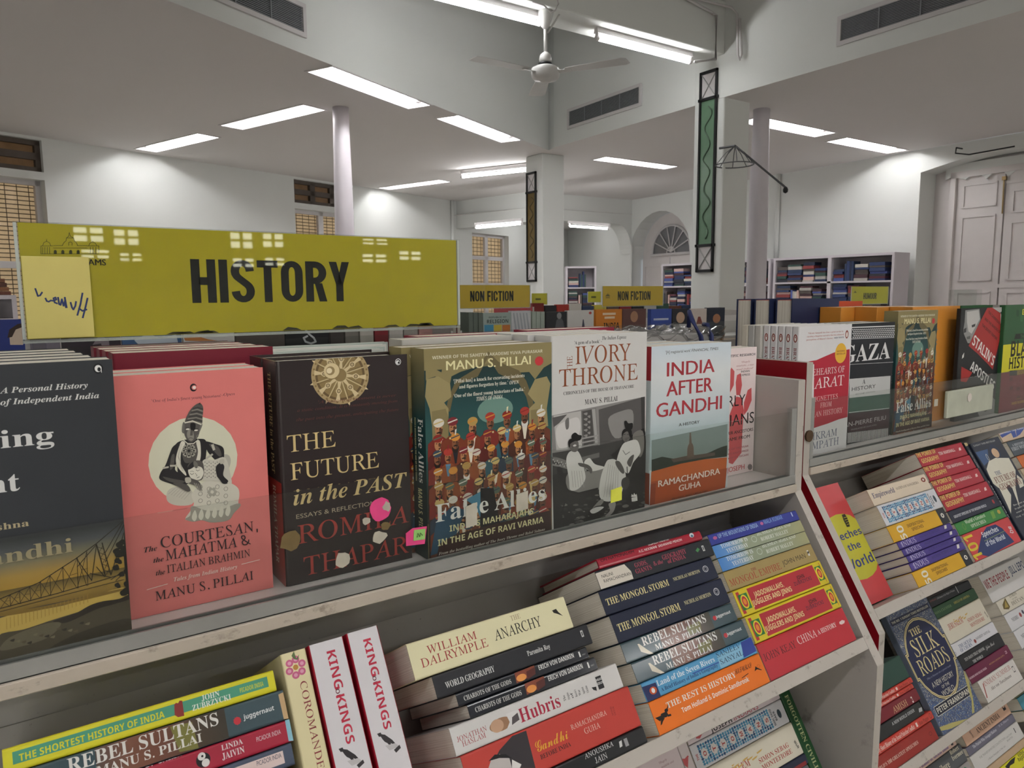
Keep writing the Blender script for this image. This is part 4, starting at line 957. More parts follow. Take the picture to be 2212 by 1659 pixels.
  ('F','P','725d3c',[66.6,213,72.4,225.1,72.9,224.9,67.1,212.7]),
  ('F','P','725d3c',[69.5,211,79.8,219.9,80.2,219.5,69.9,210.6]),
  ('F','P','725d3c',[71.5,208,84.7,212.3,84.9,211.8,71.7,207.5]),
  ('F','P','d8c69c',[69.9,205.8,75.8,204.3,80,205.7,83.8,203.1,90.8,203.6,90.1,198.3,83.5,200.8,79.3,199.4,75.6,202,69.4,202.2]),
  ('F','E','6b5739',79.7,202.5,2.1,2,0),
  ('F','E','d8c69c',79.7,202.5,1.2,1.2,0),
  ('F','E','8f7a50',79.7,202.5,0.6,0.5,0),
  ('F','P','cbb98e',[69.2,202.2,86.3,192.2,85.8,191.3,68.5,201.1]),
  ('F','P','d8c69c',[90.3,190.8,92.6,188,88.9,188.6]),
  ('F','P','d8c69c',[68.7,200.8,71.9,195.7,76,193.7,76.8,189.4,82.3,184.9,77.9,181.8,74.9,188,70.8,190,70,194.3,65.7,198.7]),
  ('F','E','6b5739',73.4,191.9,2.1,2,0),
  ('F','E','d8c69c',73.4,191.9,1.2,1.2,0),
  ('F','E','8f7a50',73.4,191.9,0.6,0.5,0),
  ('F','P','cbb98e',[65.5,198.9,70.8,180.4,69.7,180.1,64.2,198.6]),
  ('F','P','d8c69c',[72.7,176.8,72.3,173.3,70,176.2]),
  ('F','P','d8c69c',[64.2,198.3,62.8,192.6,64.4,188.5,61.9,185,62.6,178.4,57.3,179.3,59.5,185.4,57.9,189.5,60.4,193,60.4,198.9]),
  ('F','E','6b5739',61.2,189,2,2,0),
  ('F','E','d8c69c',61.2,189,1.2,1.2,0),
  ('F','E','8f7a50',61.2,189,0.5,0.5,0),
  ('F','P','cbb98e',[60.5,199.1,51.1,183.2,50.2,183.7,59.3,199.8]),
  ('F','P','d8c69c',[49.9,179.5,47.2,177.5,47.6,180.9]),
  ('F','P','d8c69c',[59.1,199.7,54,196.8,52.2,193,48,192.3,43.8,187.4,40.6,191.6,46.5,194.2,48.3,198,52.5,198.6,56.8,202.6]),
  ('F','E','6b5739',50.2,195.5,2,1.9,0),
  ('F','E','d8c69c',50.2,195.5,1.2,1.2,0),
  ('F','E','8f7a50',50.2,195.5,0.5,0.5,0),
  ('F','P','cbb98e',[56.9,202.8,38.9,198.4,38.6,199.4,56.6,204]),
  ('F','P','d8c69c',[35.5,196.8,32.1,197.3,34.8,199.3]),
  ('F','P','d8c69c',[56.3,204.1,50.5,205.6,46.5,204.3,43,206.8,36.5,206.3,37.1,211.3,43.3,209,47.3,210.4,50.8,207.9,56.8,207.7]),
  ('F','E','6b5739',46.9,207.3,2,1.9,0),
  ('F','E','d8c69c',46.9,207.3,1.2,1.2,0),
  ('F','E','8f7a50',46.9,207.3,0.5,0.5,0),
  ('F','P','cbb98e',[57,207.7,40.7,217.2,41.2,218.1,57.7,208.8]),
  ('F','P','d8c69c',[37,218.5,34.9,221.1,38.3,220.7]),
  ('F','P','d8c69c',[57.5,209.1,54.4,214.1,50.4,216,49.6,220.1,44.5,224.3,48.6,227.4,51.5,221.5,55.4,219.7,56.2,215.5,60.5,211.2]),
  ('F','E','6b5739',52.9,217.8,2,1.9,0),
  ('F','E','d8c69c',52.9,217.8,1.2,1.2,0),
  ('F','E','8f7a50',52.9,217.8,0.5,0.5,0),
  ('F','P','cbb98e',[60.6,211.1,55.5,229.1,56.5,229.4,61.9,211.4]),
  ('F','P','d8c69c',[53.7,232.5,54.1,235.9,56.2,233.2]),
  ('F','P','d8c69c',[62,211.6,63.3,217.3,61.7,221.4,64.2,224.9,63.5,231.4,68.8,230.7,66.6,224.6,68.2,220.5,65.7,217,65.7,211.1]),
  ('F','E','6b5739',65,220.9,2,1.9,0),
  ('F','E','d8c69c',65,220.9,1.2,1.2,0),
  ('F','E','8f7a50',65,220.9,0.5,0.5,0),
  ('F','P','cbb98e',[65.7,210.9,75.1,227.1,76.1,226.6,66.9,210.2]),
  ('F','P','d8c69c',[76.3,230.8,79.1,232.9,78.7,229.5]),
  ('F','P','d8c69c',[67.1,210.3,72.2,213.3,74,217.2,78.4,217.9,82.8,223,86.2,218.9,80,216.1,78.2,212.2,73.8,211.4,69.4,207.4]),
  ('F','E','6b5739',76.1,214.7,2.1,2,0),
  ('F','E','d8c69c',76.1,214.7,1.2,1.2,0),
  ('F','E','8f7a50',76.1,214.7,0.6,0.5,0),
  ('F','P','cbb98e',[69.2,207.2,88.1,211.8,88.5,210.8,69.6,206]),
  ('F','P','d8c69c',[91.8,213.6,95.5,213.1,92.6,211]),
  ('F','E','8a744c',91.6,203,1.1,1.1,0),
  ('F','E','8a744c',90.7,197.3,1.1,1.1,0),
  ('F','E','8a744c',88.7,191.9,1.1,1.1,0),
  ('F','E','8a744c',85.5,187.1,1.1,1.1,0),
  ('F','E','8a744c',81.3,183.1,1.1,1.1,0),
  ('F','E','8a744c',76.3,180.1,1.1,1.1,0),
  ('F','E','8a744c',70.8,178.2,1.1,1.1,0),
  ('F','E','8a744c',65,177.5,1.1,1,0),
  ('F','E','8a744c',59.1,178.1,1.1,1,0),
  ('F','E','8a744c',53.5,179.7,1.1,1,0),
  ('F','E','8a744c',48.4,182.5,1.1,1,0),
  ('F','E','8a744c',43.9,186.2,1.1,1,0),
  ('F','E','8a744c',40.3,190.7,1,1,0),
  ('F','E','8a744c',37.7,195.8,1,1,0),
  ('F','E','8a744c',36.2,201.3,1,1,0),
  ('F','E','8a744c',35.8,206.8,1,1,0),
  ('F','E','8a744c',36.6,212.3,1,1,0),
  ('F','E','8a744c',38.6,217.5,1,1,0),
  ('F','E','8a744c',41.6,222.2,1,1,0),
  ('F','E','8a744c',45.5,226.1,1,1,0),
  ('F','E','8a744c',50.2,229.2,1.1,1,0),
  ('F','E','8a744c',55.5,231.2,1.1,1,0),
  ('F','E','8a744c',61.2,232.1,1.1,1,0),
  ('F','E','8a744c',67,231.8,1.1,1,0),
  ('F','E','8a744c',72.7,230.4,1.1,1,0),
  ('F','E','8a744c',78,227.8,1.1,1,0),
  ('F','E','8a744c',82.7,224.2,1.1,1,0),
  ('F','E','8a744c',86.6,219.7,1.1,1.1,0),
  ('F','E','8a744c',89.4,214.5,1.1,1.1,0),
  ('F','E','8a744c',91.1,208.9,1.1,1.1,0),
  ('F','E','8f7a50',54.9,209.4,8.6,8.2,0),
  ('F','E','dcca9e',54.4,209.8,8,7.7,0),
  ('F','E','9a855c',53.1,209.9,4.5,4.4,0),
  ('F','E','e8dab6',52,210,2.9,2.8,0),
  ('F','R','2e2526',0,222.4,150,222.5),
  ('F','E','f0f0f0',126.7,214.5,3.3,3.4,0),
  ('F','E','15171a',126.7,214.5,2.7,2.8,0),
  ('F','E','f0f0f0',126.4,214.1,2.1,2,0),
  ('F','E','15171a',127.2,213.7,1,1.2,0),
  ('F','T',"'A historical moment is never",'i','6b3b38',39.7,178.4,0,83.7,2.9),
  ('F','T','a static condition. It is constantly moving from','i','6b3b38',18.3,172.2,0,106.5,2.9),
  ('F','T','the past into the present, anticipating the future','i','6b3b38',17.2,163.1,0,108.7,2.9),
  ('F','T','THE','l','d5bd86',7.1,133.7,0,48.5,16.4),
  ('F','T','FUTURE','l','d5bd86',9.1,105.9,0,92.5,16.6),
  ('F','T','in the PAST','I','d5bd86',10.8,80.5,0,122.6,15.4),
  ('F','T','ESSAYS & REFLECTIONS','s','b9ab93',12.8,66.6,0,87.6,4.4),
  ('F','T','ROMILA','l','a8413a',13.7,41,0,120.6,18.7),
  ('F','T','THAPAR','l','a8413a',18.1,7.4,0,115.3,19),
  ('S','R','a33128',118,0,225,45),
  ('S','T','THE FUTURE in the PAST','r','d5bd86',12,17,0,100,9),
  ('S','T','ROMILA THAPAR','r','e6d6c0',124,17,0,80,9)]),
('allies','olive paperback crowded with turbaned portraits, leaning beside the brown hardback','books standing on the near rack ledge','F',(0.3565,0.706,1.2175),(0.1679,0.2277,0.03),'7d7350',dict(),[
  ('F','G',['16302f','1f4240','2f5a55','24494a','1d3434'],0,40,167.8966,205),
  ('F','P','8d8158',[-1.3,229.6,167.9,228,167.9,203.1,156.4,198.6,143.6,185.8,135.3,194.9,120.9,195,79.4,208.3,43.6,200.9,32.6,196.9,30.7,189.2,19.9,185.3,13.1,198.3,2.6,195.9,-1.8,190.1]),
  ('F','P','6c6142',[79.6,221.3,93,209.1,120.9,197.5,131.1,185,139.3,165.6,143.4,148.1,135,152.3,131,166.4,120.8,182.4,92.9,196,79.5,214.8,65.9,194.6,43.4,188.2,34,174.7,30.1,159.1,24.7,159.7,28.6,175.1,38,191.8,66,204.3]),
  ('F','P','9a8d63',[2.6,195.9,16.6,198,30.7,189.2,32.2,174.8,23.1,169.3,28.3,162.5,27.9,143.4,8.3,144,5.3,164.7,0.4,177.6]),
  ('F','P','9a8d63',[143.6,185.8,160.7,188,166.1,179,160.6,149.9,162.7,128.7,134.9,130,135,152.3,143.5,158.4,133.1,169.6]),
  ('F','P','857952',[7.9,161.3,24.7,162.8,28.1,153,27.6,127.5,8,128.3]),
  ('F','P','857952',[137.1,150.4,154.1,150.5,156.1,111.9,139,112.3]),
  ('F','E','6c8f84',88.4,155.1,23.9,14.9,0),
  ('F','T','WINNER OF THE SAHITYA AKADEMI YUVA PURASKAR','b','d8d4bd',9.7,216.4,0,145.1,3.4),
  ('F','T','MANU S. PILLAI','sb','e6dfae',26.5,203.8,0,110.9,9.7),
  ('F','E','c4383c',149.6,206.7,6,5.3,0),
  ('F','P','c4383c',[153.9,206.5,156.7,205.1,153.5,205]),
  ('F','P','c4383c',[153.3,204.8,155,202.3,152,203.8]),
  ('F','P','c4383c',[151.7,203.6,151.9,200.8,149.9,203.3]),
  ('F','P','c4383c',[149.6,203.3,148.2,200.8,147.8,203.8]),
  ('F','P','c4383c',[147.5,203.9,144.9,202.4,146.1,205]),
  ('F','P','c4383c',[146,205.2,142.8,205.2,145.4,206.7]),
  ('F','P','c4383c',[145.4,207,142.6,208.3,145.8,208.4]),
  ('F','P','c4383c',[146,208.6,144.3,211.1,147.3,209.7]),
  ('F','P','c4383c',[147.5,209.8,147.4,212.6,149.3,210.1]),
  ('F','P','c4383c',[149.7,210.1,151.1,212.6,151.5,209.7]),
  ('F','P','c4383c',[151.8,209.5,154.4,211,153.2,208.4]),
  ('F','P','c4383c',[153.3,208.2,156.5,208.3,153.9,206.7]),
  ('F','T',"'[Pillai has] a knack for excavating incidents",'r','e4e2d2',34.7,189.5,0,94,3.8),
  ('F','T',"and figures forgotten by time.'",'r','e4e2d2',41.8,183,0,63.8,3.8),
  ('F','T','OPEN','I','e4e2d2',107.6,182.5,0,13.2,4),
  ('F','T',"'One of the finest young historians of India.'",'r','e4e2d2',34.9,173.7,0,94,3.8),
  ('F','T','TIMES OF INDIA','I','e4e2d2',63.5,167.6,0,34.5,4.2),
  ('F','CROWD',1,2,166.9,149.2),
  ('F','P','2c4f66',[1.5,5.5,9.5,43,29.8,55.7,46.4,47.9,34.7,25.1,30.6,7.6]),
  ('F','P','4c86a0',[46.6,59.5,77.5,69.5,82.8,29.4,69,28.6,57.8,50.9]),
  ('F','P','1c1a1e',[65.8,69.7,83.3,66.9,92.7,17.2,65,19.2]),
  ('F','P','3a2320',[30.9,22.5,72.9,24.5,164.7,26.9,165.7,1.3,8.6,1.5,12.5,16.3]),
  ('F','T','False Allies','r','f0efe8',8.6,40.8,0,147.4,19.2),
  ('F','T',"INDIA'S MAHARAJAHS",'b','e2dca6',25.5,27.3,0,113.1,6.9),
  ('F','T','IN THE AGE OF RAVI VARMA','b','e2dca6',10.7,14,0,143,7.2),
  ('F','T','From the bestselling author of The Ivory Throne and Rebel Sultans','I','d8d4c5',11.3,3.7,0,144.5,3),
  ('S','G2',['8d8158','24494a','1d3434','1d3434'],0,0,228,30),
  ('S','T','False Allies','r','f0efe8',75,13,0,70,11),
  ('S','T',"INDIA'S MAHARAJAHS IN THE AGE OF RAVI VARMA",'b','e2dca6',75,5,0,70,3),
  ('S','T','MANU S. PILLAI','b','e2dca6',152,10,0,55,9)]),
('ivory','tall white paperback with copper lettering over a black and white palace photograph','books standing on the near rack ledge','F',(0.5267,0.713,1.2175),(0.156,0.2345,0.034),'d2d1ce',dict(),[
  ('F','T',"'A gem of a book' -",'r','3c3a3a',34.4,223.2,0,43.9,3.9),
  ('F','T','The Indian Express','I','3c3a3a',78.8,226.8,0,40.7,4.3),
  ('F','T','IVORY','l','8a4a2a',36.2,199.1,0,91.1,21.3),
  ('F','T','THRONE','l','8a4a2a',11.3,173.4,0,129,20.7),
  ('F','T','THE','l','8a4a2a',31.6,191,90,18.5,8.1),
  ('F','T','CHRONICLES OF THE HOUSE OF TRAVANCORE','r','3c3a3a',18,163.1,0,116,3.9),
  ('F','T','MANU S. PILLAI','r','3c3a3a',51.3,148.6,0,54.3,6.2),
  ('F','P','8a8886',[-0.1,140.1,153.7,149.8,162.7,1.1,2.8,0.1]),
  ('F','P','b9b7b4',[2.9,139.8,45.5,141.4,47.1,95.4,7,97.1]),
  ('F','S','d2d0cd',[7,123.7,23.8,131.8,40.8,133.4,44.1,117.9,32.3,102.3,11.2,99.9]),
  ('F','S','6f6d6b',[20.6,131.3,25.9,134.9,26.3,123.2,22.1,121.2]),
  ('F','P','5a5857',[0.9,137.5,23.7,139.3,11.2,129.8,2.9,125.8]),
  ('F','P','6a6866',[45.5,141.4,69.3,142.5,74.3,85,48.7,83.2]),
  ('F','P','4c4a49',[47.7,140.3,62.6,141.4,67,87.7,50.8,86.4]),
  ('F','P','a5a3a1',[62.6,141.8,68.4,141.9,73,97.3,68.5,97.9]),
  ('F','S','8f8d8a',[49.5,137.6,55.6,138.4,54.3,135.1]),
  ('F','S','8f8d8a',[55.6,133.6,60,134.5,59.6,131.1]),
  ('F','S','8f8d8a',[49.5,130.8,55.6,131.6,54.3,128.3]),
  ('F','S','8f8d8a',[55.7,126.8,60.1,127.7,59.6,124.3]),
  ('F','S','8f8d8a',[49.5,124,55.7,124.7,54.4,121.5]),
  ('F','S','8f8d8a',[55.7,120,60.1,120.9,59.7,117.5]),
  ('F','S','8f8d8a',[49.6,117.2,55.7,117.9,54.4,114.7]),
  ('F','S','8f8d8a',[55.7,113.1,60.2,114,59.7,110.6]),
  ('F','S','8f8d8a',[49.6,110.4,55.8,111.1,54.5,107.8]),
  ('F','L','9a9896',1.98,[46.6,106.7,72.9,107.7]),
  ('F','L','9a9896',1.98,[46.6,101.6,73,102.5]),
  ('F','L','9a9896',1.98,[46.6,96.5,73,97.3]),
  ('F','L','9a9896',1.99,[46.6,90.5,73.1,91.2]),
  ('F','L','9a9896',1.99,[46.7,85.9,73.1,86.5]),
  ('F','P','565453',[73.8,140.3,148.8,149.3,152.3,98.5,76.4,95.2]),
  ('F','S','8a8886',[89.8,126.7,113,134.8,132.1,133,130.1,108.2,101.7,100.8]),
  ('F','P','3a3838',[146.4,149.5,153.7,149.8,154.8,96.4,149.3,97]),
  ('F','P','383637',[0.8,94.6,76.4,95.2,154.7,99.1,156.7,61.4,0.8,66.3]),
  ('F','P','6a6866',[46.5,83.5,75.4,85.7,75.4,79.6,47.6,78.2]),
  ('F','P','242223',[0.8,68,157.9,63,162.7,1.1,2.8,0.1]),
  ('F','S','4a4846',[84.9,8,88.5,8.3,90.7,6.6,87.1,6.8]),
  ('F','S','5e5c59',[78.9,1.4,86.1,2,90.5,-1.1,83.2,-1.1]),
  ('F','S','343233',[22.4,24.8,24.4,25,25.6,23.9,23.6,24.1]),
  ('F','S','77746f',[68.1,31.9,72.6,32.3,75.3,30.3,70.8,30.4]),
  ('F','S','4a4846',[99.9,23.6,105.9,24.2,109.6,21.6,103.5,21.6]),
  ('F','S','5e5c59',[90.8,32.6,96,33.1,99.2,30.8,94,30.8]),
  ('F','S','343233',[41.5,17.9,44.9,18.3,46.9,16.6,43.5,16.8]),
  ('F','S','77746f',[106.8,17.9,109.7,18.1,111.4,16.7,108.6,16.9]),
  ('F','S','4a4846',[84,5.4,87.7,5.8,89.9,4,86.2,4.2]),
  ('F','S','5e5c59',[36.1,18.8,43.2,19.5,47.5,16.4,40.4,16.3]),
  ('F','S','343233',[152.5,9.8,160.4,10.5,165.3,7.3,157.3,7.2]),
  ('F','S','77746f',[131,20.5,133.6,20.7,135.1,19.4,132.6,19.6]),
  ('F','S','4a4846',[100.7,13.5,104.8,13.9,107.3,12,103.2,12.2]),
  ('F','S','5e5c59',[36.6,18.1,41,18.6,43.7,16.5,39.2,16.6]),
  ('F','S','343233',[42.9,22.2,47.3,22.7,50,20.6,45.6,20.7]),
  ('F','S','77746f',[133.5,12.8,137.3,13.2,139.6,11.4,135.8,11.6]),
  ('F','S','4a4846',[44.2,16.6,47.2,16.9,48.9,15.4,46,15.6]),
  ('F','S','5e5c59',[33.2,14.4,35.4,14.6,36.8,13.4,34.5,13.6]),
  ('F','S','343233',[74.6,20.2,80.7,20.8,84.3,18.2,78.3,18.2]),
  ('F','S','77746f',[115.4,8.8,121.6,9.4,125.4,6.7,119.2,6.8]),
  ('F','S','4a4846',[58.3,9.2,62.1,9.6,64.3,7.8,60.6,7.9]),
  ('F','S','5e5c59',[88.1,21.7,92.7,22.2,95.5,20.1,90.9,20.2]),
  ('F','S','343233',[13.4,23.4,20.5,24.2,24.8,21.1,17.7,21]),
  ('F','S','77746f',[37.4,8.3,42.9,8.8,46.2,6.3,40.7,6.4]),
  ('F','S','4a4846',[111.7,16.7,117.3,17.2,120.7,14.8,115.1,14.8]),
  ('F','S','5e5c59',[14.2,29.2,17,29.5,18.6,28.1,15.9,28.3]),
  ('F','S','343233',[26.1,28.5,28.6,28.8,30,27.5,27.6,27.7]),
  ('F','S','77746f',[85.1,26.6,92.7,27.4,97.3,24.2,89.7,24.1]),
  ('F','S','4a4846',[105.1,14.2,111.3,14.8,115.2,12.1,108.9,12.1]),
  ('F','S','5e5c59',[42.3,0.1,48.8,0.7,52.8,-2.3,46.2,-2.2]),
  ('F','S','343233',[112.1,16.5,119.2,17.2,123.6,14.2,116.4,14.1]),
  ('F','S','77746f',[115.1,10,122.7,10.7,127.4,7.5,119.7,7.4]),
  ('F','S','4a4846',[97.5,20.4,102.8,20.9,106,18.6,100.7,18.7]),
  ('F','S','5e5c59',[32.5,25.5,38.3,26.1,41.8,23.5,36,23.5]),
  ('F','S','343233',[121.6,-1.4,128.9,-0.8,133.4,-3.9,126,-3.9]),
  ('F','S','77746f',[83.6,30.1,88.4,30.6,91.3,28.4,86.5,28.5]),
  ('F','S','4a4846',[144.6,5.5,149.8,5.9,152.9,3.7,147.8,3.8]),
  ('F','S','5e5c59',[70.3,25.3,73.2,25.6,74.9,24.1,72,24.3]),
  ('F','S','343233',[15.1,1.2,20.4,1.7,23.5,-0.8,18.3,-0.7]),
  ('F','S','77746f',[24.9,17.7,26.9,17.9,28.1,16.8,26.1,17]),
  ('F','S','4a4846',[34.4,6.9,39.8,7.4,43.1,4.9,37.6,5]),
  ('F','S','5e5c59',[73.9,23.3,79.6,23.9,83.1,21.4,77.3,21.4]),
  ('F','S','343233',[149.1,18.6,151.5,18.8,153,17.6,150.6,17.8]),
  ('F','S','77746f',[12.9,28.9,19.9,29.6,24.1,26.6,17.1,26.4]),
  ('F','S','4a4846',[83.4,3.4,86.3,3.6,88,2.2,85.2,2.4]),
  ('F','S','5e5c59',[41.7,8.3,48.6,8.9,52.8,5.9,45.9,5.9]),
  ('F','S','343233',[53.3,30.3,60.1,31.1,64.2,28.1,57.4,28]),
  ('F','S','77746f',[46.2,6.6,48.8,6.8,50.4,5.4,47.8,5.7]),
  ('F','S','4a4846',[107.3,3.3,113.7,3.9,117.6,1.1,111.2,1.2]),
  ('F','S','5e5c59',[56.2,7.2,58.8,7.4,60.3,6,57.7,6.3]),
  ('F','S','343233',[49.4,17.9,56.3,18.5,60.4,15.6,53.6,15.5]),
  ('F','S','77746f',[26.4,1.7,32.7,2.2,36.4,-0.6,30.2,-0.5]),
  ('F','S','4a4846',[151.5,21.1,154.9,21.5,156.9,19.9,153.6,20.1]),
  ('F','S','5e5c59',[38.9,3.5,46.1,4.2,50.6,1,43.2,1]),
  ('F','S','343233',[107.7,16.4,111.4,16.7,113.6,15,110,15.1]),
  ('F','S','77746f',[129.4,2.3,131.9,2.5,133.5,1.2,130.9,1.4]),
  ('F','S','4a4846',[35.3,3.4,41.9,4,45.9,1,39.3,1.1]),
  ('F','S','5e5c59',[49.5,22.8,53.8,23.2,56.4,21.2,52.1,21.3]),
  ('F','S','343233',[83,29.8,89.8,30.6,94,27.7,87.1,27.6]),
  ('F','S','77746f',[82.5,5.6,85.7,5.9,87.7,4.3,84.4,4.5]),
  ('F','S','4a4846',[150.8,6.9,155,7.2,157.6,5.3,153.3,5.5]),
  ('F','S','5e5c59',[148,8.7,155.4,9.4,160,6.3,152.5,6.3]),
  ('F','S','343233',[11.2,29.8,17,30.4,20.4,27.8,14.6,27.8]),
  ('F','S','77746f',[48.1,14.4,50.8,14.7,52.4,13.3,49.7,13.5]),
  ('F','S','4a4846',[152.7,16.1,160.1,16.8,164.7,13.8,157.2,13.7]),
  ('F','S','5e5c59',[15.2,15.4,17.2,15.6,18.4,14.4,16.4,14.7]),
  ('F','S','343233',[137.3,18.1,139.7,18.3,141.2,17,138.8,17.3]),
  ('F','S','77746f',[15.5,13.3,17.6,13.5,18.9,12.4,16.8,12.6]),
  ('F','S','4a4846',[30.7,17,35.2,17.5,38,15.4,33.4,15.5]),
  ('F','S','5e5c59',[89.9,11.2,94,11.6,96.5,9.7,92.4,9.8]),
  ('F','S','7d7b78',[-1.2,89.9,11.2,87.4,36.7,76.3,58.7,68,59.8,62.7,41.1,64.6,15.4,75.1,-1.3,80.8]),
  ('F','S','b5b3af',[0.8,87.1,2.9,87.7,2,85.5]),
  ('F','S','b5b3af',[2.9,84.3,4.9,84.9,4.1,82.7]),
  ('F','S','b5b3af',[4.9,81.5,7,82,6.2,79.8]),
  ('F','S','b5b3af',[7,84.7,9.1,85.2,8.3,83]),
  ('F','S','b5b3af',[9.1,81.9,11.2,82.4,10.4,80.2]),
  ('F','S','b5b3af',[11.2,79,13.3,79.6,12.4,77.3]),
  ('F','S','b5b3af',[13.3,82.2,15.4,82.8,14.5,80.5]),
  ('F','S','b5b3af',[15.4,79.4,17.5,79.9,16.6,77.7]),
  ('F','S','b5b3af',[17.5,76.5,19.6,77.1,18.8,74.8]),
  ('F','S','b5b3af',[19.6,79.7,21.7,80.3,20.9,78]),
  ('F','S','b5b3af',[21.7,76.9,23.8,77.4,23,75.2]),
  ('F','S','b5b3af',[23.8,74,26,74.5,25.1,72.3]),
  ('F','S','b5b3af',[26,77.2,28.1,77.8,27.3,75.5]),
  ('F','S','b5b3af',[28.1,74.3,30.3,74.9,29.4,72.6]),
  ('F','S','b5b3af',[30.3,71.5,32.4,72,31.6,69.7]),
  ('F','S','b5b3af',[32.4,74.7,34.6,75.2,33.7,73]),
  ('F','S','b5b3af',[34.6,71.8,36.7,72.3,35.9,70.1]),
  ('F','S','b5b3af',[36.7,68.9,38.9,69.4,38,67.2]),
  ('F','S','b5b3af',[38.9,72.1,41.1,72.7,40.2,70.4]),
  ('F','S','b5b3af',[41.1,69.2,43.2,69.8,42.4,67.5]),
  ('F','S','b5b3af',[43.3,66.3,45.4,66.8,44.6,64.6]),
  ('F','S','b5b3af',[45.4,69.6,47.6,70.1,46.8,67.8]),
  ('F','S','b5b3af',[47.6,66.6,49.8,67.2,49,64.9]),
  ('F','S','b5b3af',[49.8,63.7,52.1,64.2,51.2,61.9]),
  ('F','S','b5b3af',[52,66.9,54.2,67.5,53.4,65.2]),
  ('F','S','b5b3af',[54.3,64,56.5,64.5,55.6,62.2]),
  ('F','S','1d1b1c',[7,75.4,14.3,74.4,21.8,53,26,45.5,18.6,46.7,11.2,61.4]),
  ('F','S','1d1b1c',[53.8,67,59.8,66.1,61,52.1,66.7,45.9,63.3,42.1,56.1,51.1]),
  ('F','S','8a8784',[23.9,66.2,60.9,64.2,83.5,66.2,86.1,42.9,70.1,38.4,28.2,43.4]),
  ('F','L','161415',2.58,[18.6,46.7,41.2,38.7,72.4,39.8]),
  ('F','L','161415',1.95,[21.8,37.6,15.4,19.9]),
  ('F','S','dedcd8',[24.9,91.5,32.3,93.9,41,91.1,48.7,76.3,49.8,69.3,52.1,55.2,41.2,44.8,28.2,45.1,26,59.1,21.7,81.8]),
  ('F','S','e6e4e0',[49.8,76.2,58.6,81,67.6,72,83.5,66.2,76.7,63.7,58.7,64.6]),
  ('F','L','a8a6a2',0.65,[30.3,68.7,32.5,47.9]),
  ('F','L','a8a6a2',0.66,[34.1,68.1,36.8,47.2]),
  ('F','L','a8a6a2',0.66,[38,67.6,41.2,46.5]),
  ('F','L','a8a6a2',0.66,[42,67,45.5,45.8]),
  ('F','L','a8a6a2',0.67,[45.9,66.4,49.9,45.1]),
  ('F','S','5d5a58',[41,77.4,56.4,72.7,63.2,65.7,61,60.8,54.2,68.7,43.2,72.8]),
  ('F','S','6a6664',[25.5,104.9,32.3,107.7,39.8,104.8,41,96.2,36.7,91.6,29.1,94.3]),
  ('F','S','171516',[24.9,106.6,30.2,109,39.8,105.6,40.9,106.7,28.1,102.9,28.1,97.8,25.5,99]),
  ('F','S','171516',[30.2,113.5,35.5,115.8,40.9,112.3,45.7,110.9,44.2,106,36.6,105.2,30.6,108.4]),
  ('F','E','d8d6d2',34.9,99.6,2.6,1.4,0),
  ('F','S','1d1b1c',[94.9,78.8,104.2,84.6,123,98.3,142.3,105,154.7,102.7,155.9,39.4,143.5,33.9,123.8,44.3,113.9,67.3]),
  ('F','S','77746f',[132.6,102.6,149.6,105.1,152.6,82.1,145.4,70.2,135.3,86]),
  ('F','S','e0deda',[104.4,72.2,113.6,90.5,125.5,94.4,140,93.6,146.4,79.2,142.8,72.4,133.2,64.6,123.7,51.5,109.2,66.2]),
  ('F','S','dcdad6',[85.8,71.2,92.7,74.7,104.4,71.3,120.1,52,116.7,36.3,109.7,23,90.9,19.9,75.9,28.6,76.8,51.4]),
  ('F','L','a8a6a2',0.7,[90.4,68.8,82.8,27.5]),
  ('F','L','a8a6a2',0.71,[93.7,67.3,87.4,26.7]),
  ('F','L','a8a6a2',0.71,[97,65.8,92,25.9]),
  ('F','L','a8a6a2',0.71,[100.2,64.2,96.7,25.2]),
  ('F','L','a8a6a2',0.71,[103.5,62.7,101.4,24.4]),
  ('F','L','a8a6a2',0.72,[106.9,61.1,106.2,23.6]),
  ('F','S','6a6664',[113.8,108.3,120.4,111.1,128.1,106.6,126.6,97,119.5,93.4,113.9,99.4]),
  ('F','S','141213',[113.3,107.4,118,111.3,128.8,109.2,130.2,101,126.6,99.7,122.9,107.2,115.7,105.4,114.4,101.1]),
  ('F','S','141213',[116.7,120.3,120.7,121.3,123.9,117.8,131.6,117,130,109.1,120.4,109.3]),
  ('F','L','2b292a',0.72,[115.8,104.1,119.3,104.1]),
  ('F','L','2b292a',0.72,[122,103.4,125.3,103.4]),
  ('F','L','3a3838',0.72,[118.2,96.7,122.5,96.6]),
  ('F','S','5d5a58',[102,70.7,109.1,69.7,116.4,59.8,117.7,53.3,112.9,54,104.5,63.3]),
  ('F','S','5d5a58',[127,72.7,134.2,75.3,133.1,68.3,128.4,59.9,122.3,66.1]),
  ('F','L','8f8d8a',1.2,[114.9,83.3,119.7,77.3,126.9,79.9]),
  ('F','L','2b292a',1.46,[122.4,60.7,123.8,44.3]),
  ('F','S','3f3d3c',[114.2,45.7,123.8,47,127.5,38.2,120.4,30.3,113.1,36.9]),
  ('F','S','8a8683',[77,24.9,82.8,22.1,74.8,15.5,65.8,12.7,63.5,15.7]),
  ('F','E','151314',72.6,9.7,12.7,8,0),
  ('F','S','c2c0bd',[60.1,13.7,70.3,16.3,82.9,14.1,72.6,9.7,63.5,9.2]),
  ('F','S','9a9693',[91,17.2,102.7,17,100.5,6.5,91.2,0.1,85.3,2.1,93.4,7.8]),
  ('F','L','151314',2.28,[57.9,12.3,61.3,3.8,79.5,4]),
  ('F','P','e8e6e2',[130.5,19.5,131.4,23.4,133.9,20.8,135.8,24.1,137.8,20.9,140,22,141.3,17.7]),
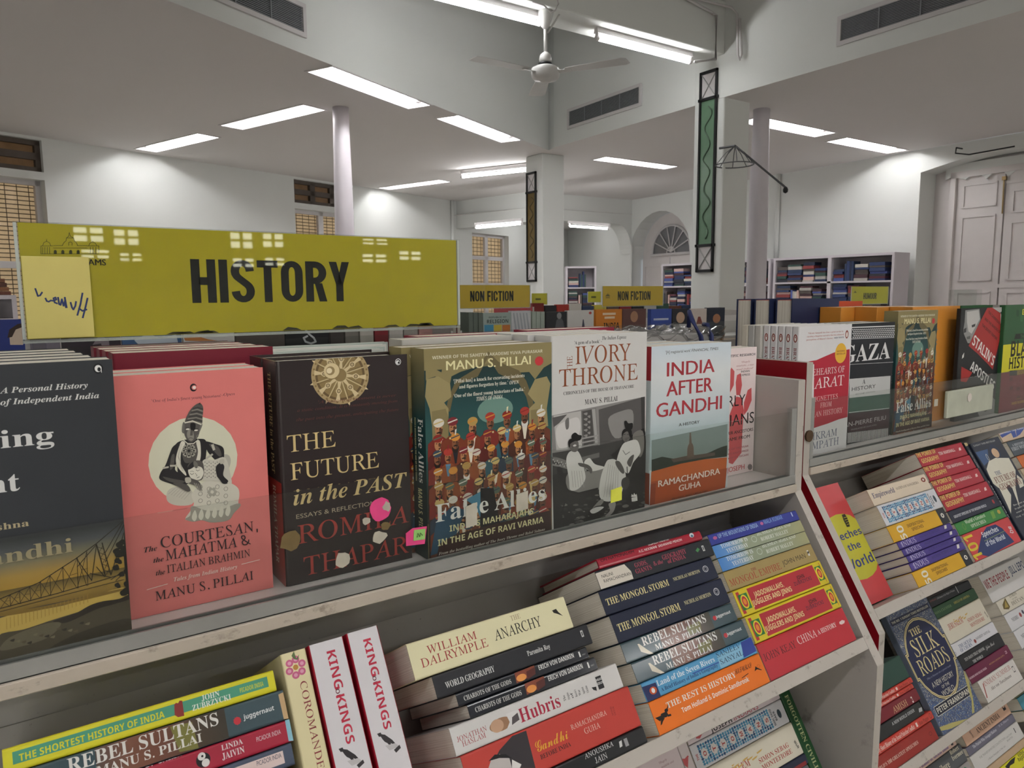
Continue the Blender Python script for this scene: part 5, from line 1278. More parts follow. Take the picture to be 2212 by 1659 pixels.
  ('F','P','e8e6e2',[131,18.3,141.3,17.7,141.9,12.5,131.6,12.9])]),
('gandhi_after','pale blue paperback with red capitals over a domed palace and orange ground','books standing on the near rack ledge','F',(0.6954,0.723,1.2175),(0.1602,0.2139,0.04),'c9d6da',dict(),[
  ('F','G',['9fb3b4','b4c6ca','ccd6da','dde2e3','d0dce6'],0,48,160.1967,215),
  ('F','P','7f8f8c',[2.7,88.9,157,94.4,157.8,49.7,3.4,54.7]),
  ('F','P','2a352c',[3.3,62.4,23.4,64,50.5,56.8,88.7,53.4,122.9,58,133.6,60.3,147.3,62.3,157.8,62.8,157.9,46,109.9,48.8,76,48,3.6,44.3]),
  ('F','P','5c5148',[40.6,58.2,75.7,58.8,91.2,57.6,131.1,56,131.3,51.4,45.7,53.1]),
  ('F','P','6b5a4d',[72.8,69.8,85.6,70,86.6,55.5,72.7,55.6]),
  ('F','E','6b5a4d',79.2,69,5.9,7.2,0),
  ('F','P','6b5a4d',[76.7,90.7,79.3,90.7,81.9,72.3,76.3,72.6]),
  ('F','P','c4622b',[2.9,46.1,60.8,49.2,109.9,48.8,158,45.1,155.5,-3.4,1,-1.1]),
  ('F','P','a94c20',[3.2,32.3,61.3,30.5,158.6,29,155.5,-3.4,1,-1.1]),
  ('F','P','8d3a1c',[2.1,29,12.3,29.2,10.5,-1,1,-1.1]),
  ('F','T',"'[A] magisterial work'",'s','3c3a3a',26.3,203.5,0,48.7,3.7),
  ('F','T','FINANCIAL TIMES','ss','3c3a3a',77,203.5,0,55.6,3.8),
  ('F','T','INDIA','sb','a5333c',29.9,172.6,0,95.4,18.6),
  ('F','T','AFTER','sb','a5333c',29.6,145.7,0,92.2,19.6),
  ('F','T','GANDHI','sb','a5333c',10.9,118.5,0,131.9,19),
  ('F','T','A HISTORY','sb','3c3a3a',54.7,102.1,0,41.5,4.2),
  ('F','T','RAMACHANDRA','sb','f2e9e0',16.7,22.8,0,126.2,8.7),
  ('F','T','GUHA','sb','f2e9e0',57.3,10.6,0,44.7,8.2),
  ('F','T','REVISED AND UPDATED','sb','3c2a22',44.1,0.4,0,72.9,2.5),
  ('S','R','a5333c',0,0,45,40),
  ('S','R','8d3a1c',170,0,213,40)]),
('early','pink and white paperback with a red handprint, last before the red rack end','books standing on the near rack ledge','F',(0.8455,0.7545,1.2175),(0.124,0.1992,0.03),'ecdcdb',dict(),[
  ('F','P','c9595c',[63.9,170.1,71.6,163.8,71,142.5,62.6,131.4,59.8,162.6]),
  ('F','P','c9595c',[77.8,157.5,86.7,159.9,90.6,141,86.8,125.5,77.7,126.3,75.3,146]),
  ('F','P','c9595c',[96.5,112.8,104.8,131.9,113.9,135.2,115.5,115.1,106.3,99.9,97.4,92.8]),
  ('F','P','c9595c',[62.6,96.3,77.8,124.3,90,121.3,97,100.8,95.3,73.1,94.1,33.1,73.5,17.8,64.4,21.1]),
  ('F','T','LATEST SCIENTIFIC RESEARCH','b','2c2a2c',10.2,185.9,0,110.5,3.7),
  ('F','T',"'Hugely",'i','a5535a',87.4,175.8,0,21.3,2.7),
  ('F','T','remarkable... a must','i','a5535a',75.7,170.4,0,42.7,2.7),
  ('F','T',"read indeed'",'i','a5535a',75.9,164.9,0,41.2,2.7),
  ('F','T','INDIAN','sb','2c2a2c',87.5,160.6,0,20.4,3.1),
  ('F','T','EXPRESS','sb','2c2a2c',86,155.1,0,23.2,3.1),
  ('F','T','EARLY','s','2c2a2c',28.6,109.2,0,71.1,16.9),
  ('F','T','INDIANS','s','2c2a2c',14.1,78.8,0,108.4,17.3),
  ('F','T','WHERE OUR ANCESTORS','sb','3a2c2e',24.4,65.5,0,97,5),
  ('F','T','WE CAME FROM','sb','3a2c2e',36.3,55.3,0,77.1,5.1),
  ('F','T','BOOK OF THE YEAR','b','a5535a',48.6,40.8,0,62.3,3),
  ('F','T','SHAKTI BHATT PRIZE','b','a5535a',48.9,33.7,0,62.3,3),
  ('F','T','BOOK OF THE DECADE','b','a5535a',49.2,26.7,0,62.4,3),
  ('F','T','TONY JOSEPH','sb','c9595c',20.9,6.2,0,81.6,7.8),
  ('F','P','2c2a2c',[116.4,7.3,121.9,7.7,122,5.3]),
  ('F','P','2c2a2c',[116.4,7.3,121.5,4,119.6,2.6]),
  ('F','P','2c2a2c',[116.4,7.3,118.1,2.3,115.3,2.7]),
  ('F','P','2c2a2c',[116.4,7.3,113.7,3.4,111.7,5.4]),
  ('F','P','2c2a2c',[116.4,7.3,111,6.8,110.9,9.3]),
  ('F','P','2c2a2c',[116.4,7.3,111.4,10.5,113.3,11.9]),
  ('F','P','2c2a2c',[116.4,7.3,114.8,12.3,117.6,11.9]),
  ('F','P','2c2a2c',[116.4,7.3,119.1,11.1,121.2,9.1])]),
('bravehearts','white paperback with a torn red band and a yellow round badge, front of its row','books standing on the ledge of the neighbouring rack','F',(1.0945,0.748,1.2175),(0.158,0.2263,0.013),'e2e1e2',dict(),[
  ('F','T',"'Vikram Sampath has done a great service by",'r','b06a62',25.8,213,0,106.1,2.8),
  ('F','T','curating a forgotten narrative that has enhanced','r','b06a62',22.8,207.5,0,110.7,2.8),
  ('F','T',"perceptions of Bharat's history.'",'r','b06a62',21.6,202,0,81.5,2.8),
  ('F','T','AMISH TRIPATHI','b','4c5070',103.7,202.2,0,30.2,2.7),
  ('F','E','8a3a2c',143.1,208.3,4.9,7.4,0),
  ('F','E','f0ece4',143.2,207.9,2.6,4.8,0),
  ('F','P','b3283c',[9.2,162.7,32.4,166.3,52.8,167.1,80.3,172.8,104.9,177.7,130.3,179.5,154.4,181.5,156,162.3,157.3,57.1,129.3,55.7,96.7,51.7,52.7,48.1,47.1,160.4]),
  ('F','E','e3b23c',126.6,175.5,17.9,17.9,0),
  ('F','T','NATIONAL','b','8a3a2c',114.4,177.8,0,25.3,2.9),
  ('F','T','BESTSELLER','b','8a3a2c',114,173,0,26.8,2.9),
  ('F','T','BRAVEHEARTS OF','l','f0e2e0',2.2,140.8,0,138.9,11.2),
  ('F','T','BHARAT','l','f0e2e0',3.9,117.3,0,137.2,18.4),
  ('F','T','VIGNETTES','l','e8c8c8',44.1,94.5,0,79.4,8.6),
  ('F','T','FROM','l','e8c8c8',70.5,82.3,0,34.7,8.7),
  ('F','T','INDIAN HISTORY','l','e8c8c8',25.5,67.4,0,115,9.4),
  ('F','T','VIKRAM','l','6a7086',35.1,26.7,0,91.2,13.2),
  ('F','T','SAMPATH','l','6a7086',22.6,9.6,0,110.6,13.6),
  ('S','T','BRAVEHEARTS OF BHARAT','r','9a5a5c',36,4,0,130,5.5),
  ('S','E','8a3a2c',20,6.5,7,3.6,0),
  ('S','E','f4f0ea',20,6.5,5,1.9,0),
  ('S','E','8a3a2c',18,6.5,2,0.8,0)]),
('gaza','black paperback with white capitals and a woven scarf pattern','books standing on the ledge of the neighbouring rack','F',(1.2639,0.7835,1.2175),(0.1632,0.2254,0.034),'1f2229',dict(),[
  ('F','P','d8d8d8',[8.1,220,164,218.3,164.3,216,8.3,217.8]),
  ('F','P','d8d8d8',[10,198.4,165.6,195.4,165.7,194.3,10.1,197.4]),
  ('F','P','e4e4e4',[14.7,215.5,18.5,215.5,20.2,213.3,16.4,213.3]),
  ('F','P','e4e4e4',[21.2,215.4,25.1,215.5,26.8,213.2,23,213.2]),
  ('F','P','e4e4e4',[27.8,215.3,31.7,215.4,33.5,213.2,29.6,213.1]),
  ('F','P','e4e4e4',[34.5,215.2,38.4,215.3,40.1,213.1,36.2,213]),
  ('F','P','e4e4e4',[41.1,215.1,45.1,215.2,46.9,213,42.9,212.9]),
  ('F','P','e4e4e4',[47.9,215,51.8,215.1,53.6,212.9,49.6,212.8]),
  ('F','P','e4e4e4',[54.6,214.9,58.6,215,60.4,212.8,56.4,212.7]),
  ('F','P','e4e4e4',[61.4,214.8,65.4,214.9,67.2,212.7,63.2,212.6]),
  ('F','P','e4e4e4',[68.2,214.8,72.2,214.8,74.1,212.6,70,212.5]),
  ('F','P','e4e4e4',[75.1,214.7,79.1,214.8,81,212.5,76.9,212.4]),
  ('F','P','e4e4e4',[82,214.6,86.1,214.7,87.9,212.4,83.8,212.3]),
  ('F','P','e4e4e4',[88.9,214.5,93,214.6,94.9,212.3,90.8,212.2]),
  ('F','P','e4e4e4',[95.9,214.4,100,214.5,101.9,212.2,97.8,212.1]),
  ('F','P','e4e4e4',[102.9,214.3,107.1,214.4,109,212.1,104.8,212]),
  ('F','P','e4e4e4',[110,214.2,114.2,214.3,116.1,212,111.9,211.9]),
  ('F','P','e4e4e4',[117.1,214.1,121.3,214.2,123.2,211.9,119,211.8]),
  ('F','P','e4e4e4',[124.3,214,128.5,214.1,130.4,211.8,126.2,211.7]),
  ('F','P','e4e4e4',[131.5,213.9,135.7,214,137.6,211.7,133.4,211.6]),
  ('F','P','e4e4e4',[138.7,213.8,142.9,213.9,144.9,211.6,140.6,211.5]),
  ('F','P','e4e4e4',[146,213.7,150.2,213.8,152.2,211.5,147.9,211.4]),
  ('F','P','e4e4e4',[153.3,213.6,157.6,213.7,159.6,211.4,155.2,211.3]),
  ('F','P','e4e4e4',[160.6,213.5,165,213.6,167,211.3,162.6,211.2]),
  ('F','P','e4e4e4',[18,211.9,21.9,212,23.6,209.8,19.8,209.7]),
  ('F','P','e4e4e4',[24.6,211.8,28.5,211.9,30.3,209.7,26.4,209.6]),
  ('F','P','e4e4e4',[31.3,211.7,35.2,211.8,36.9,209.6,33,209.5]),
  ('F','P','e4e4e4',[37.9,211.6,41.8,211.7,43.6,209.5,39.7,209.4]),
  ('F','P','e4e4e4',[44.6,211.5,48.6,211.6,50.3,209.4,46.4,209.3]),
  ('F','P','e4e4e4',[51.3,211.4,55.3,211.5,57.1,209.3,53.1,209.2]),
  ('F','P','e4e4e4',[58.1,211.3,62.1,211.4,63.9,209.2,59.9,209.1]),
  ('F','P','e4e4e4',[64.9,211.2,68.9,211.3,70.8,209,66.8,209]),
  ('F','P','e4e4e4',[71.8,211.1,75.8,211.2,77.7,208.9,73.6,208.9]),
  ('F','P','e4e4e4',[78.7,211,82.7,211.1,84.6,208.8,80.5,208.8]),
  ('F','P','e4e4e4',[85.6,210.9,89.7,211,91.5,208.7,87.5,208.6]),
  ('F','P','e4e4e4',[92.6,210.8,96.7,210.9,98.5,208.6,94.4,208.5]),
  ('F','P','e4e4e4',[99.6,210.7,103.7,210.8,105.6,208.5,101.5,208.4]),
  ('F','P','e4e4e4',[106.6,210.6,110.8,210.7,112.7,208.4,108.5,208.3]),
  ('F','P','e4e4e4',[113.7,210.5,117.9,210.6,119.8,208.3,115.6,208.2]),
  ('F','P','e4e4e4',[120.8,210.4,125,210.5,127,208.2,122.8,208.1]),
  ('F','P','e4e4e4',[128,210.3,132.2,210.4,134.2,208.1,129.9,208]),
  ('F','P','e4e4e4',[135.2,210.2,139.5,210.3,141.4,208,137.2,207.9]),
  ('F','P','e4e4e4',[142.5,210.1,146.8,210.2,148.7,207.8,144.4,207.8]),
  ('F','P','e4e4e4',[149.8,210,154.1,210.1,156,207.7,151.7,207.6]),
  ('F','P','e4e4e4',[157.1,209.9,161.4,210,163.4,207.6,159.1,207.5]),
  ('F','P','e4e4e4',[164.5,209.8,168.8,209.9,170.8,207.5,166.5,207.4]),
  ('F','P','e4e4e4',[15.3,208.6,19.1,208.6,20.8,206.4,17,206.3]),
  ('F','P','e4e4e4',[21.8,208.5,25.7,208.5,27.4,206.3,23.6,206.2]),
  ('F','P','e4e4e4',[28.4,208.4,32.3,208.4,34.1,206.2,30.2,206.1]),
  ('F','P','e4e4e4',[35.1,208.2,39,208.3,40.8,206.1,36.8,206]),
  ('F','P','e4e4e4',[41.8,208.1,45.7,208.2,47.5,206,43.5,205.9]),
  ('F','P','e4e4e4',[48.5,208,52.4,208.1,54.2,205.9,50.3,205.8]),
  ('F','P','e4e4e4',[55.2,207.9,59.2,208,61,205.7,57,205.7]),
  ('F','P','e4e4e4',[62,207.8,66,207.9,67.9,205.6,63.9,205.6]),
  ('F','P','e4e4e4',[68.9,207.7,72.9,207.8,74.7,205.5,70.7,205.4]),
  ('F','P','e4e4e4',[75.8,207.6,79.8,207.7,81.6,205.4,77.6,205.3]),
  ('F','P','e4e4e4',[82.7,207.5,86.7,207.6,88.6,205.3,84.5,205.2]),
  ('F','P','e4e4e4',[89.6,207.4,93.7,207.4,95.6,205.2,91.5,205.1]),
  ('F','P','e4e4e4',[96.6,207.3,100.7,207.3,102.6,205,98.5,205]),
  ('F','P','e4e4e4',[103.6,207.1,107.8,207.2,109.7,204.9,105.5,204.8]),
  ('F','P','e4e4e4',[110.7,207,114.9,207.1,116.8,204.8,112.6,204.7]),
  ('F','P','e4e4e4',[117.8,206.9,122,207,123.9,204.7,119.7,204.6]),
  ('F','P','e4e4e4',[125,206.8,129.2,206.9,131.1,204.6,126.9,204.5]),
  ('F','P','e4e4e4',[132.2,206.7,136.4,206.8,138.4,204.4,134.1,204.4]),
  ('F','P','e4e4e4',[139.4,206.6,143.7,206.7,145.6,204.3,141.4,204.2]),
  ('F','P','e4e4e4',[146.7,206.5,151,206.5,153,204.2,148.7,204.1]),
  ('F','P','e4e4e4',[154,206.3,158.3,206.4,160.3,204.1,156,204]),
  ('F','P','e4e4e4',[161.4,206.2,165.7,206.3,167.7,203.9,163.4,203.9]),
  ('F','P','e4e4e4',[18.6,205,22.5,205.1,24.3,202.8,20.4,202.8]),
  ('F','P','e4e4e4',[25.2,204.9,29.1,205,30.9,202.7,27,202.7]),
  ('F','P','e4e4e4',[31.9,204.8,35.8,204.8,37.5,202.6,33.6,202.5]),
  ('F','P','e4e4e4',[38.5,204.6,42.5,204.7,44.2,202.5,40.3,202.4]),
  ('F','P','e4e4e4',[45.2,204.5,49.2,204.6,51,202.4,47,202.3]),
  ('F','P','e4e4e4',[52,204.4,56,204.5,57.8,202.2,53.8,202.2]),
  ('F','P','e4e4e4',[58.8,204.3,62.8,204.4,64.6,202.1,60.6,202]),
  ('F','P','e4e4e4',[65.6,204.2,69.6,204.2,71.4,202,67.4,201.9]),
  ('F','P','e4e4e4',[72.4,204.1,76.5,204.1,78.3,201.8,74.3,201.8]),
  ('F','P','e4e4e4',[79.3,203.9,83.4,204,85.3,201.7,81.2,201.7]),
  ('F','P','e4e4e4',[86.3,203.8,90.4,203.9,92.2,201.6,88.1,201.5]),
  ('F','P','e4e4e4',[93.3,203.7,97.4,203.8,99.2,201.5,95.1,201.4]),
  ('F','P','e4e4e4',[100.3,203.6,104.4,203.6,106.3,201.3,102.1,201.3]),
  ('F','P','e4e4e4',[107.3,203.4,111.5,203.5,113.4,201.2,109.2,201.1]),
  ('F','P','e4e4e4',[114.4,203.3,118.6,203.4,120.5,201.1,116.3,201]),
  ('F','P','e4e4e4',[121.6,203.2,125.8,203.3,127.7,200.9,123.5,200.9]),
  ('F','P','e4e4e4',[128.7,203.1,133,203.1,134.9,200.8,130.7,200.7]),
  ('F','P','e4e4e4',[136,202.9,140.2,203,142.2,200.7,137.9,200.6]),
  ('F','P','e4e4e4',[143.2,202.8,147.5,202.9,149.5,200.5,145.2,200.5]),
  ('F','P','e4e4e4',[150.5,202.7,154.8,202.8,156.8,200.4,152.5,200.3]),
  ('F','P','e4e4e4',[157.9,202.6,162.2,202.6,164.2,200.3,159.9,200.2]),
  ('F','P','e4e4e4',[165.3,202.4,169.6,202.5,171.6,200.1,167.3,200.1]),
  ('F','P','e4e4e4',[15.8,201.7,19.7,201.7,21.4,199.5,17.6,199.4]),
  ('F','P','e4e4e4',[22.4,201.5,26.3,201.6,28.1,199.4,24.2,199.3]),
  ('F','P','e4e4e4',[29,201.4,32.9,201.5,34.7,199.2,30.8,199.2]),
  ('F','P','e4e4e4',[35.7,201.3,39.6,201.3,41.4,199.1,37.5,199]),
  ('F','P','e4e4e4',[42.4,201.2,46.3,201.2,48.1,199,44.2,198.9]),
  ('F','P','e4e4e4',[49.1,201,53.1,201.1,54.9,198.8,50.9,198.8]),
  ('F','P','e4e4e4',[55.9,200.9,59.9,201,61.7,198.7,57.7,198.6]),
  ('F','P','e4e4e4',[62.7,200.8,66.7,200.8,68.5,198.6,64.5,198.5]),
  ('F','P','e4e4e4',[69.5,200.6,73.6,200.7,75.4,198.4,71.4,198.4]),
  ('F','P','e4e4e4',[76.4,200.5,80.5,200.6,82.3,198.3,78.3,198.2]),
  ('F','P','e4e4e4',[83.3,200.4,87.4,200.4,89.3,198.2,85.2,198.1]),
  ('F','P','e4e4e4',[90.3,200.2,94.4,200.3,96.3,198,92.2,197.9]),
  ('F','P','e4e4e4',[97.3,200.1,101.4,200.2,103.3,197.9,99.2,197.8]),
  ('F','P','e4e4e4',[104.3,200,108.5,200,110.4,197.7,106.2,197.7]),
  ('F','P','e4e4e4',[111.4,199.8,115.6,199.9,117.5,197.6,113.3,197.5]),
  ('F','P','e4e4e4',[118.5,199.7,122.7,199.8,124.7,197.5,120.5,197.4]),
  ('F','P','e4e4e4',[125.7,199.6,129.9,199.6,131.9,197.3,127.6,197.2]),
  ('F','P','e4e4e4',[132.9,199.4,137.2,199.5,139.1,197.2,134.9,197.1]),
  ('F','P','e4e4e4',[140.2,199.3,144.4,199.4,146.4,197,142.1,197]),
  ('F','P','e4e4e4',[147.5,199.2,151.7,199.2,153.7,196.9,149.4,196.8]),
  ('F','P','e4e4e4',[154.8,199,159.1,199.1,161.1,196.7,156.8,196.7]),
  ('F','P','e4e4e4',[162.2,198.9,166.5,198.9,168.5,196.6,164.1,196.5]),
  ('F','T','GAZA','r','e2e2e2',-13.2,155,0,163.6,31.1),
  ('F','P','d8d8d8',[12.1,151.3,164.1,146.7,164.2,146,12.1,150.6]),
  ('F','P','c8c9c8',[12.5,124,156,120,157.5,84.6,14.7,88.2]),
  ('F','T','A','r','2c2a2c',56.8,111.3,0,10.1,8.9),
  ('F','T','HISTORY','s','2c2a2c',22.1,100.4,0,81.6,7),
  ('F','T','SECOND EDITION','s','5a5858',34.6,92.1,0,68.2,2.7),
  ('F','P','3c5c50',[14.7,88.2,157.5,84.6,159.3,54.2,14.9,59.1]),
  ('F','P','d8d8d8',[15.9,61.2,157.3,56.2,157.4,55.3,15.9,60.3]),
  ('F','P','3a232c',[14.9,59.1,157.5,54.3,160.1,16.5,15.1,23.6]),
  ('F','T','JEAN-PIERRE FILIU','s','b9b6b8',-14.9,34.1,0,162,8.3),
  ('F','T','TRANSLATED BY JOHN KING','s','9a979a',24.6,25.9,0,89.7,2.7),
  ('F','P','d8d8d8',[15.2,22.5,17.2,22.5,18,3.2,16.1,3.2]),
  ('F','P','d8d8d8',[19.2,22.3,21.2,22.3,22,3,20.1,3]),
  ('F','P','d8d8d8',[23.2,22.1,25.2,22.1,26.1,2.8,24.1,2.8]),
  ('F','P','d8d8d8',[27.2,21.9,29.2,21.9,30.1,2.6,28.1,2.6]),
  ('F','P','d8d8d8',[31.3,21.7,33.2,21.7,34.1,2.3,32.2,2.3]),
  ('F','P','d8d8d8',[35.3,21.5,37.3,21.5,38.2,2.1,36.2,2.1]),
  ('F','P','d8d8d8',[39.4,21.3,41.4,21.3,42.3,1.9,40.3,1.9]),
  ('F','P','d8d8d8',[43.4,21.2,45.4,21.2,46.4,1.7,44.4,1.7]),
  ('F','P','d8d8d8',[47.5,21,49.5,21,50.5,1.4,48.5,1.4]),
  ('F','P','d8d8d8',[51.6,20.8,53.6,20.8,54.6,1.2,52.6,1.2]),
  ('F','P','d8d8d8',[55.7,20.6,57.8,20.6,58.7,1,56.7,1]),
  ('F','P','d8d8d8',[59.9,20.4,61.9,20.4,62.8,0.7,60.8,0.8]),
  ('F','P','d8d8d8',[64,20.2,66,20.2,67,0.5,65,0.5]),
  ('F','P','d8d8d8',[68.2,20,70.2,20,71.2,0.3,69.1,0.3]),
  ('F','P','d8d8d8',[72.3,19.8,74.4,19.8,75.4,0,73.3,0.1]),
  ('F','P','d8d8d8',[76.5,19.6,78.6,19.6,79.6,-0.2,77.5,-0.2]),
  ('F','P','d8d8d8',[80.7,19.4,82.8,19.4,83.8,-0.4,81.7,-0.4]),
  ('F','P','d8d8d8',[84.9,19.2,87,19.2,88,-0.7,85.9,-0.6]),
  ('F','P','d8d8d8',[89.1,19,91.2,19,92.2,-0.9,90.2,-0.9]),
  ('F','P','d8d8d8',[93.4,18.8,95.5,18.8,96.5,-1.1,94.4,-1.1]),
  ('F','P','d8d8d8',[97.6,18.6,99.7,18.6,100.8,-1.4,98.7,-1.3]),
  ('F','P','d8d8d8',[101.9,18.4,104,18.4,105.1,-1.6,103,-1.6]),
  ('F','P','d8d8d8',[106.2,18.2,108.3,18.2,109.4,-1.8,107.3,-1.8]),
  ('F','P','d8d8d8',[110.5,18,112.6,18,113.7,-2.1,111.6,-2.1]),
  ('F','P','d8d8d8',[114.8,17.8,116.9,17.8,118,-2.3,115.9,-2.3]),
  ('F','P','d8d8d8',[119.1,17.6,121.2,17.6,122.4,-2.6,120.2,-2.5]),
  ('F','P','d8d8d8',[123.5,17.3,125.6,17.3,126.7,-2.8,124.6,-2.8]),
  ('F','P','d8d8d8',[127.8,17.1,130,17.1,131.1,-3.1,129,-3]),
  ('F','P','d8d8d8',[132.2,16.9,134.3,16.9,135.5,-3.3,133.3,-3.3]),
  ('F','P','d8d8d8',[136.6,16.7,138.7,16.7,139.9,-3.5,137.7,-3.5]),
  ('F','P','d8d8d8',[141,16.5,143.2,16.5,144.3,-3.8,142.2,-3.8]),
  ('F','P','d8d8d8',[145.4,16.3,147.6,16.3,148.8,-4,146.6,-4]),
  ('F','P','d8d8d8',[149.9,16.1,152,16.1,153.2,-4.3,151,-4.3]),
  ('F','P','d8d8d8',[154.3,15.9,156.5,15.9,157.7,-4.5,155.5,-4.5])]),
('allies_small','olive crowd-of-portraits paperback bowed out beside the orange book','books standing on the ledge of the neighbouring rack','F',(1.436,0.7765,1.2175),(0.157,0.2457,0.028),'7d7350',dict(copy='allies'),[]),
('orange','tall orange paperback with faded grey vertical lettering','books standing on the ledge of the neighbouring rack','F',(1.55,0.8285,1.2175),(0.2056,0.2516,0.05),'d28c38',dict(),[
  ('F','T','INDIA','s','a08a70',111.3,90.7,90,114,22.7)]),
('stalin','paperback with a grey-haired face behind a slanting red banner','books standing on the ledge of the neighbouring rack','F',(1.6921,0.757,1.2175),(0.194,0.2463,0.01),'232427',dict(),[
  ('F','P','8f8f8d',[17.3,242.4,82.9,244.6,92.2,220.3,49.4,170.1,38.3,170.5,17.2,191.8,14,202,17.3,217.1]),
  ('F','P','c2c1be',[24.9,238.9,79.5,242.1,88.1,222.1,53.7,190.5,38.3,196.1,28.1,216.8]),
  ('F','P','3a3a3b',[15.8,202,28,205,27.6,194.8,17,193.5]),
  ('F','P','3a3a3b',[51,209.4,69,212.3,68,206.3,53.6,204.2]),
  ('F','P','5d5d5c',[30.9,184.5,48.8,186.4,48,179.5,33.4,179.3]),
  ('F','P','e6e4e0',[16.8,144.3,24.8,150.7,24.5,140.4,15.9,137.5]),
  ('F','P','a9302f',[16.5,120.4,70,104,43.4,84.1,17.5,87.7]),
  ('F','P','b9b8b5',[145.8,246.2,244.6,248.3,235.8,202.1,189.7,233]),
  ('F','P','d6d5d2',[189.7,233,245.4,243.7,239.6,216.6,231.4,203.1]),
  ('F','P','3a3a3b',[187.3,234.8,199.2,236.4,198.4,229.3]),
  ('F','P','3a3a3b',[213.8,234.3,230.1,235.8,229.2,228.6]),
  ('F','P','a9302f',[120.7,245.7,145.8,246.2,189.8,232.1,232.4,202.2,222.5,169.8,170.4,103.6,140.2,119.8,86.4,145.8,42.9,164.3,77.8,203.4]),
  ('F','T','THE CAMBRIDGE FIVE','b','2a1616',126.3,234.3,-24.3,89.3,6.6),
  ('F','T','AND THE MAKING OF','b','2a1616',111.2,219.8,-22.7,89.1,6.5),
  ('F','T','THE SOVIET EMPIRE','b','2a1616',100,206.2,-24,87.3,6.5),
  ('F','T',"STALIN'S",'b','eceae6',57.8,167.6,-26.6,124.5,23.5),
  ('F','T','APOSTLES','b','eceae6',55.9,111.8,-25,137.2,21.5),
  ('F','P','8f8f8d',[158.9,50.1,206.1,31.5,221.5,0.3,196.2,-8.3,120.2,-4.2,106.3,11.6,115.8,25]),
  ('F','P','2a2a2b',[173.3,59.9,206.1,57.3,217.4,37.9,189.3,34.8,162.3,53.5]),
  ('F','P','3a3a3b',[132.6,16.3,157.1,10.3,145.7,7.7])]),
('blackhist','green, yellow and red banded paperback at the right edge of the frame','books standing on the ledge of the neighbouring rack','F',(1.888,0.753,1.2175),(0.155,0.2508,0.014),'2f5c38',dict(),[
  ('F','R','7d2430',0,0,155,95),
  ('F','R','d9d233',0,95,155,160),
  ('F','P','22251f',[61.8,183.3,137.7,182.4,140,169.3,55.7,170.9]),
  ('F','P','22251f',[43.3,97.4,84.6,96.5,86.8,83.5,45.3,85.5]),
  ('F','P','22251f',[127.1,95.6,168.7,93.8,168.7,81.6,127.2,82.5]),
  ('F','T','THE','s','4c7a4c',88.7,171.2,0,25.2,9.1),
  ('F','T','BLACK','b','22251f',42.5,129.9,0,149.1,36.9),
  ('F','T','HISTORY','b','22251f',38.5,101,0,158.1,27.1),
  ('F','T','BOOK','b','b9b23a',86.6,84.6,0,38.2,9.2),
  ('F','R','e0d840',89.4,227.2,111.9,240.3),
  ('F','R','2f5c38',93,229.1,108.1,238.4),
  ('F','T','DK','b','e0d840',95.1,231.2,0,11.8,4.7),
  ('F','R','244a2d',56.5,228.1,68.6,239.1),
  ('F','R','3c6e46',80.5,215.4,92.8,226.6),
  ('F','R','244a2d',104.9,202.5,117.4,213.8),
  ('F','R','3c6e46',129.7,189.4,142.5,200.9),
  ('F','R','244a2d',57.6,226.6,69.7,237.6),
  ('F','R','3c6e46',81.6,214,93.9,225.1),
  ('F','R','244a2d',106,201,118.5,212.4),
  ('F','R','3c6e46',130.8,187.9,143.6,199.4),
  ('F','R','244a2d',58.6,225.2,70.8,236.2),
  ('F','R','3c6e46',82.6,212.5,95,223.6),
  ('F','R','244a2d',107.1,199.5,119.7,210.9),
  ('F','R','3c6e46',131.9,186.4,144.8,197.9),
  ('F','R','244a2d',59.7,223.7,71.8,234.7),
  ('F','R','3c6e46',83.7,211,96.1,222.2),
  ('F','R','5e1822',46,72.3,63.8,80.9),
  ('F','R','8a3440',67.4,59.4,85.5,68.2),
  ('F','R','5e1822',89.1,46.3,107.5,55.2),
  ('F','R','8a3440',111.1,33,129.8,42.1),
  ('F','R','5e1822',133.6,19.5,152.5,28.7),
  ('F','R','8a3440',147.9,54.2,167,63.2),
  ('F','R','5e1822',50.4,50.6,68.2,59.4),
  ('F','R','8a3440',71.8,37.5,90,46.5),
  ('F','R','5e1822',93.6,24.2,112.1,33.3),
  ('F','R','8a3440',107.7,58.5,126.3,67.3),
  ('F','R','5e1822',130,45.2,148.9,54.2),
  ('F','R','8a3440',152.7,31.7,171.9,40.9),
  ('F','T','FOREWORD BY','s','d9a23a',92.4,25.3,0,27.6,1.5),
  ('F','T','DAVID OLUSOGA','b','d9b23a',68.4,14.1,0,75.2,5.9)]),
('nationalism','red slim hardback on top of the stack with navy storm books','books on the upper sloping shelf of the near rack','H',(0.7469,0.6333,1.1738),(0.135,0.1825,0.0127),'a8283a',dict(hard=1,gloss=1),[
  ('S','T','ON NATIONALISM','sb','2a1418',5.1,7.6,0,54.8,3.4),
  ('S','T','ROMILA THAPAR','sb','f0e4e0',86.8,11,0,37,2.7),
  ('S','T','A.G. NOORANI  SADANAND MENON','sb','f0e4e0',67.3,5.9,0,78,3.1),
  ('S','E','d8e4e8',165.3,9.2,4.2,3,0),
  ('S','E','3a6a80',165.4,8.2,2.1,1.7,0)]),
('gods','black paperback with a white author panel, second from the top of its stack','books on the upper sloping shelf of the near rack','H',(0.7561,0.6208,1.1541),(0.135,0.2009,0.0227),'2b2e33',dict(),[
  ('S','P','ded6c8',[-0.2,20,47,21.1,53.4,11.1,52.9,1.6,0.2,0.9]),
  ('S','T','NALINI','s','3a3836',7.3,12.7,0,17.7,3.9),
  ('S','T','RAMACHANDRAN','s','3a3836',8.1,6.8,0,43.8,3.9),
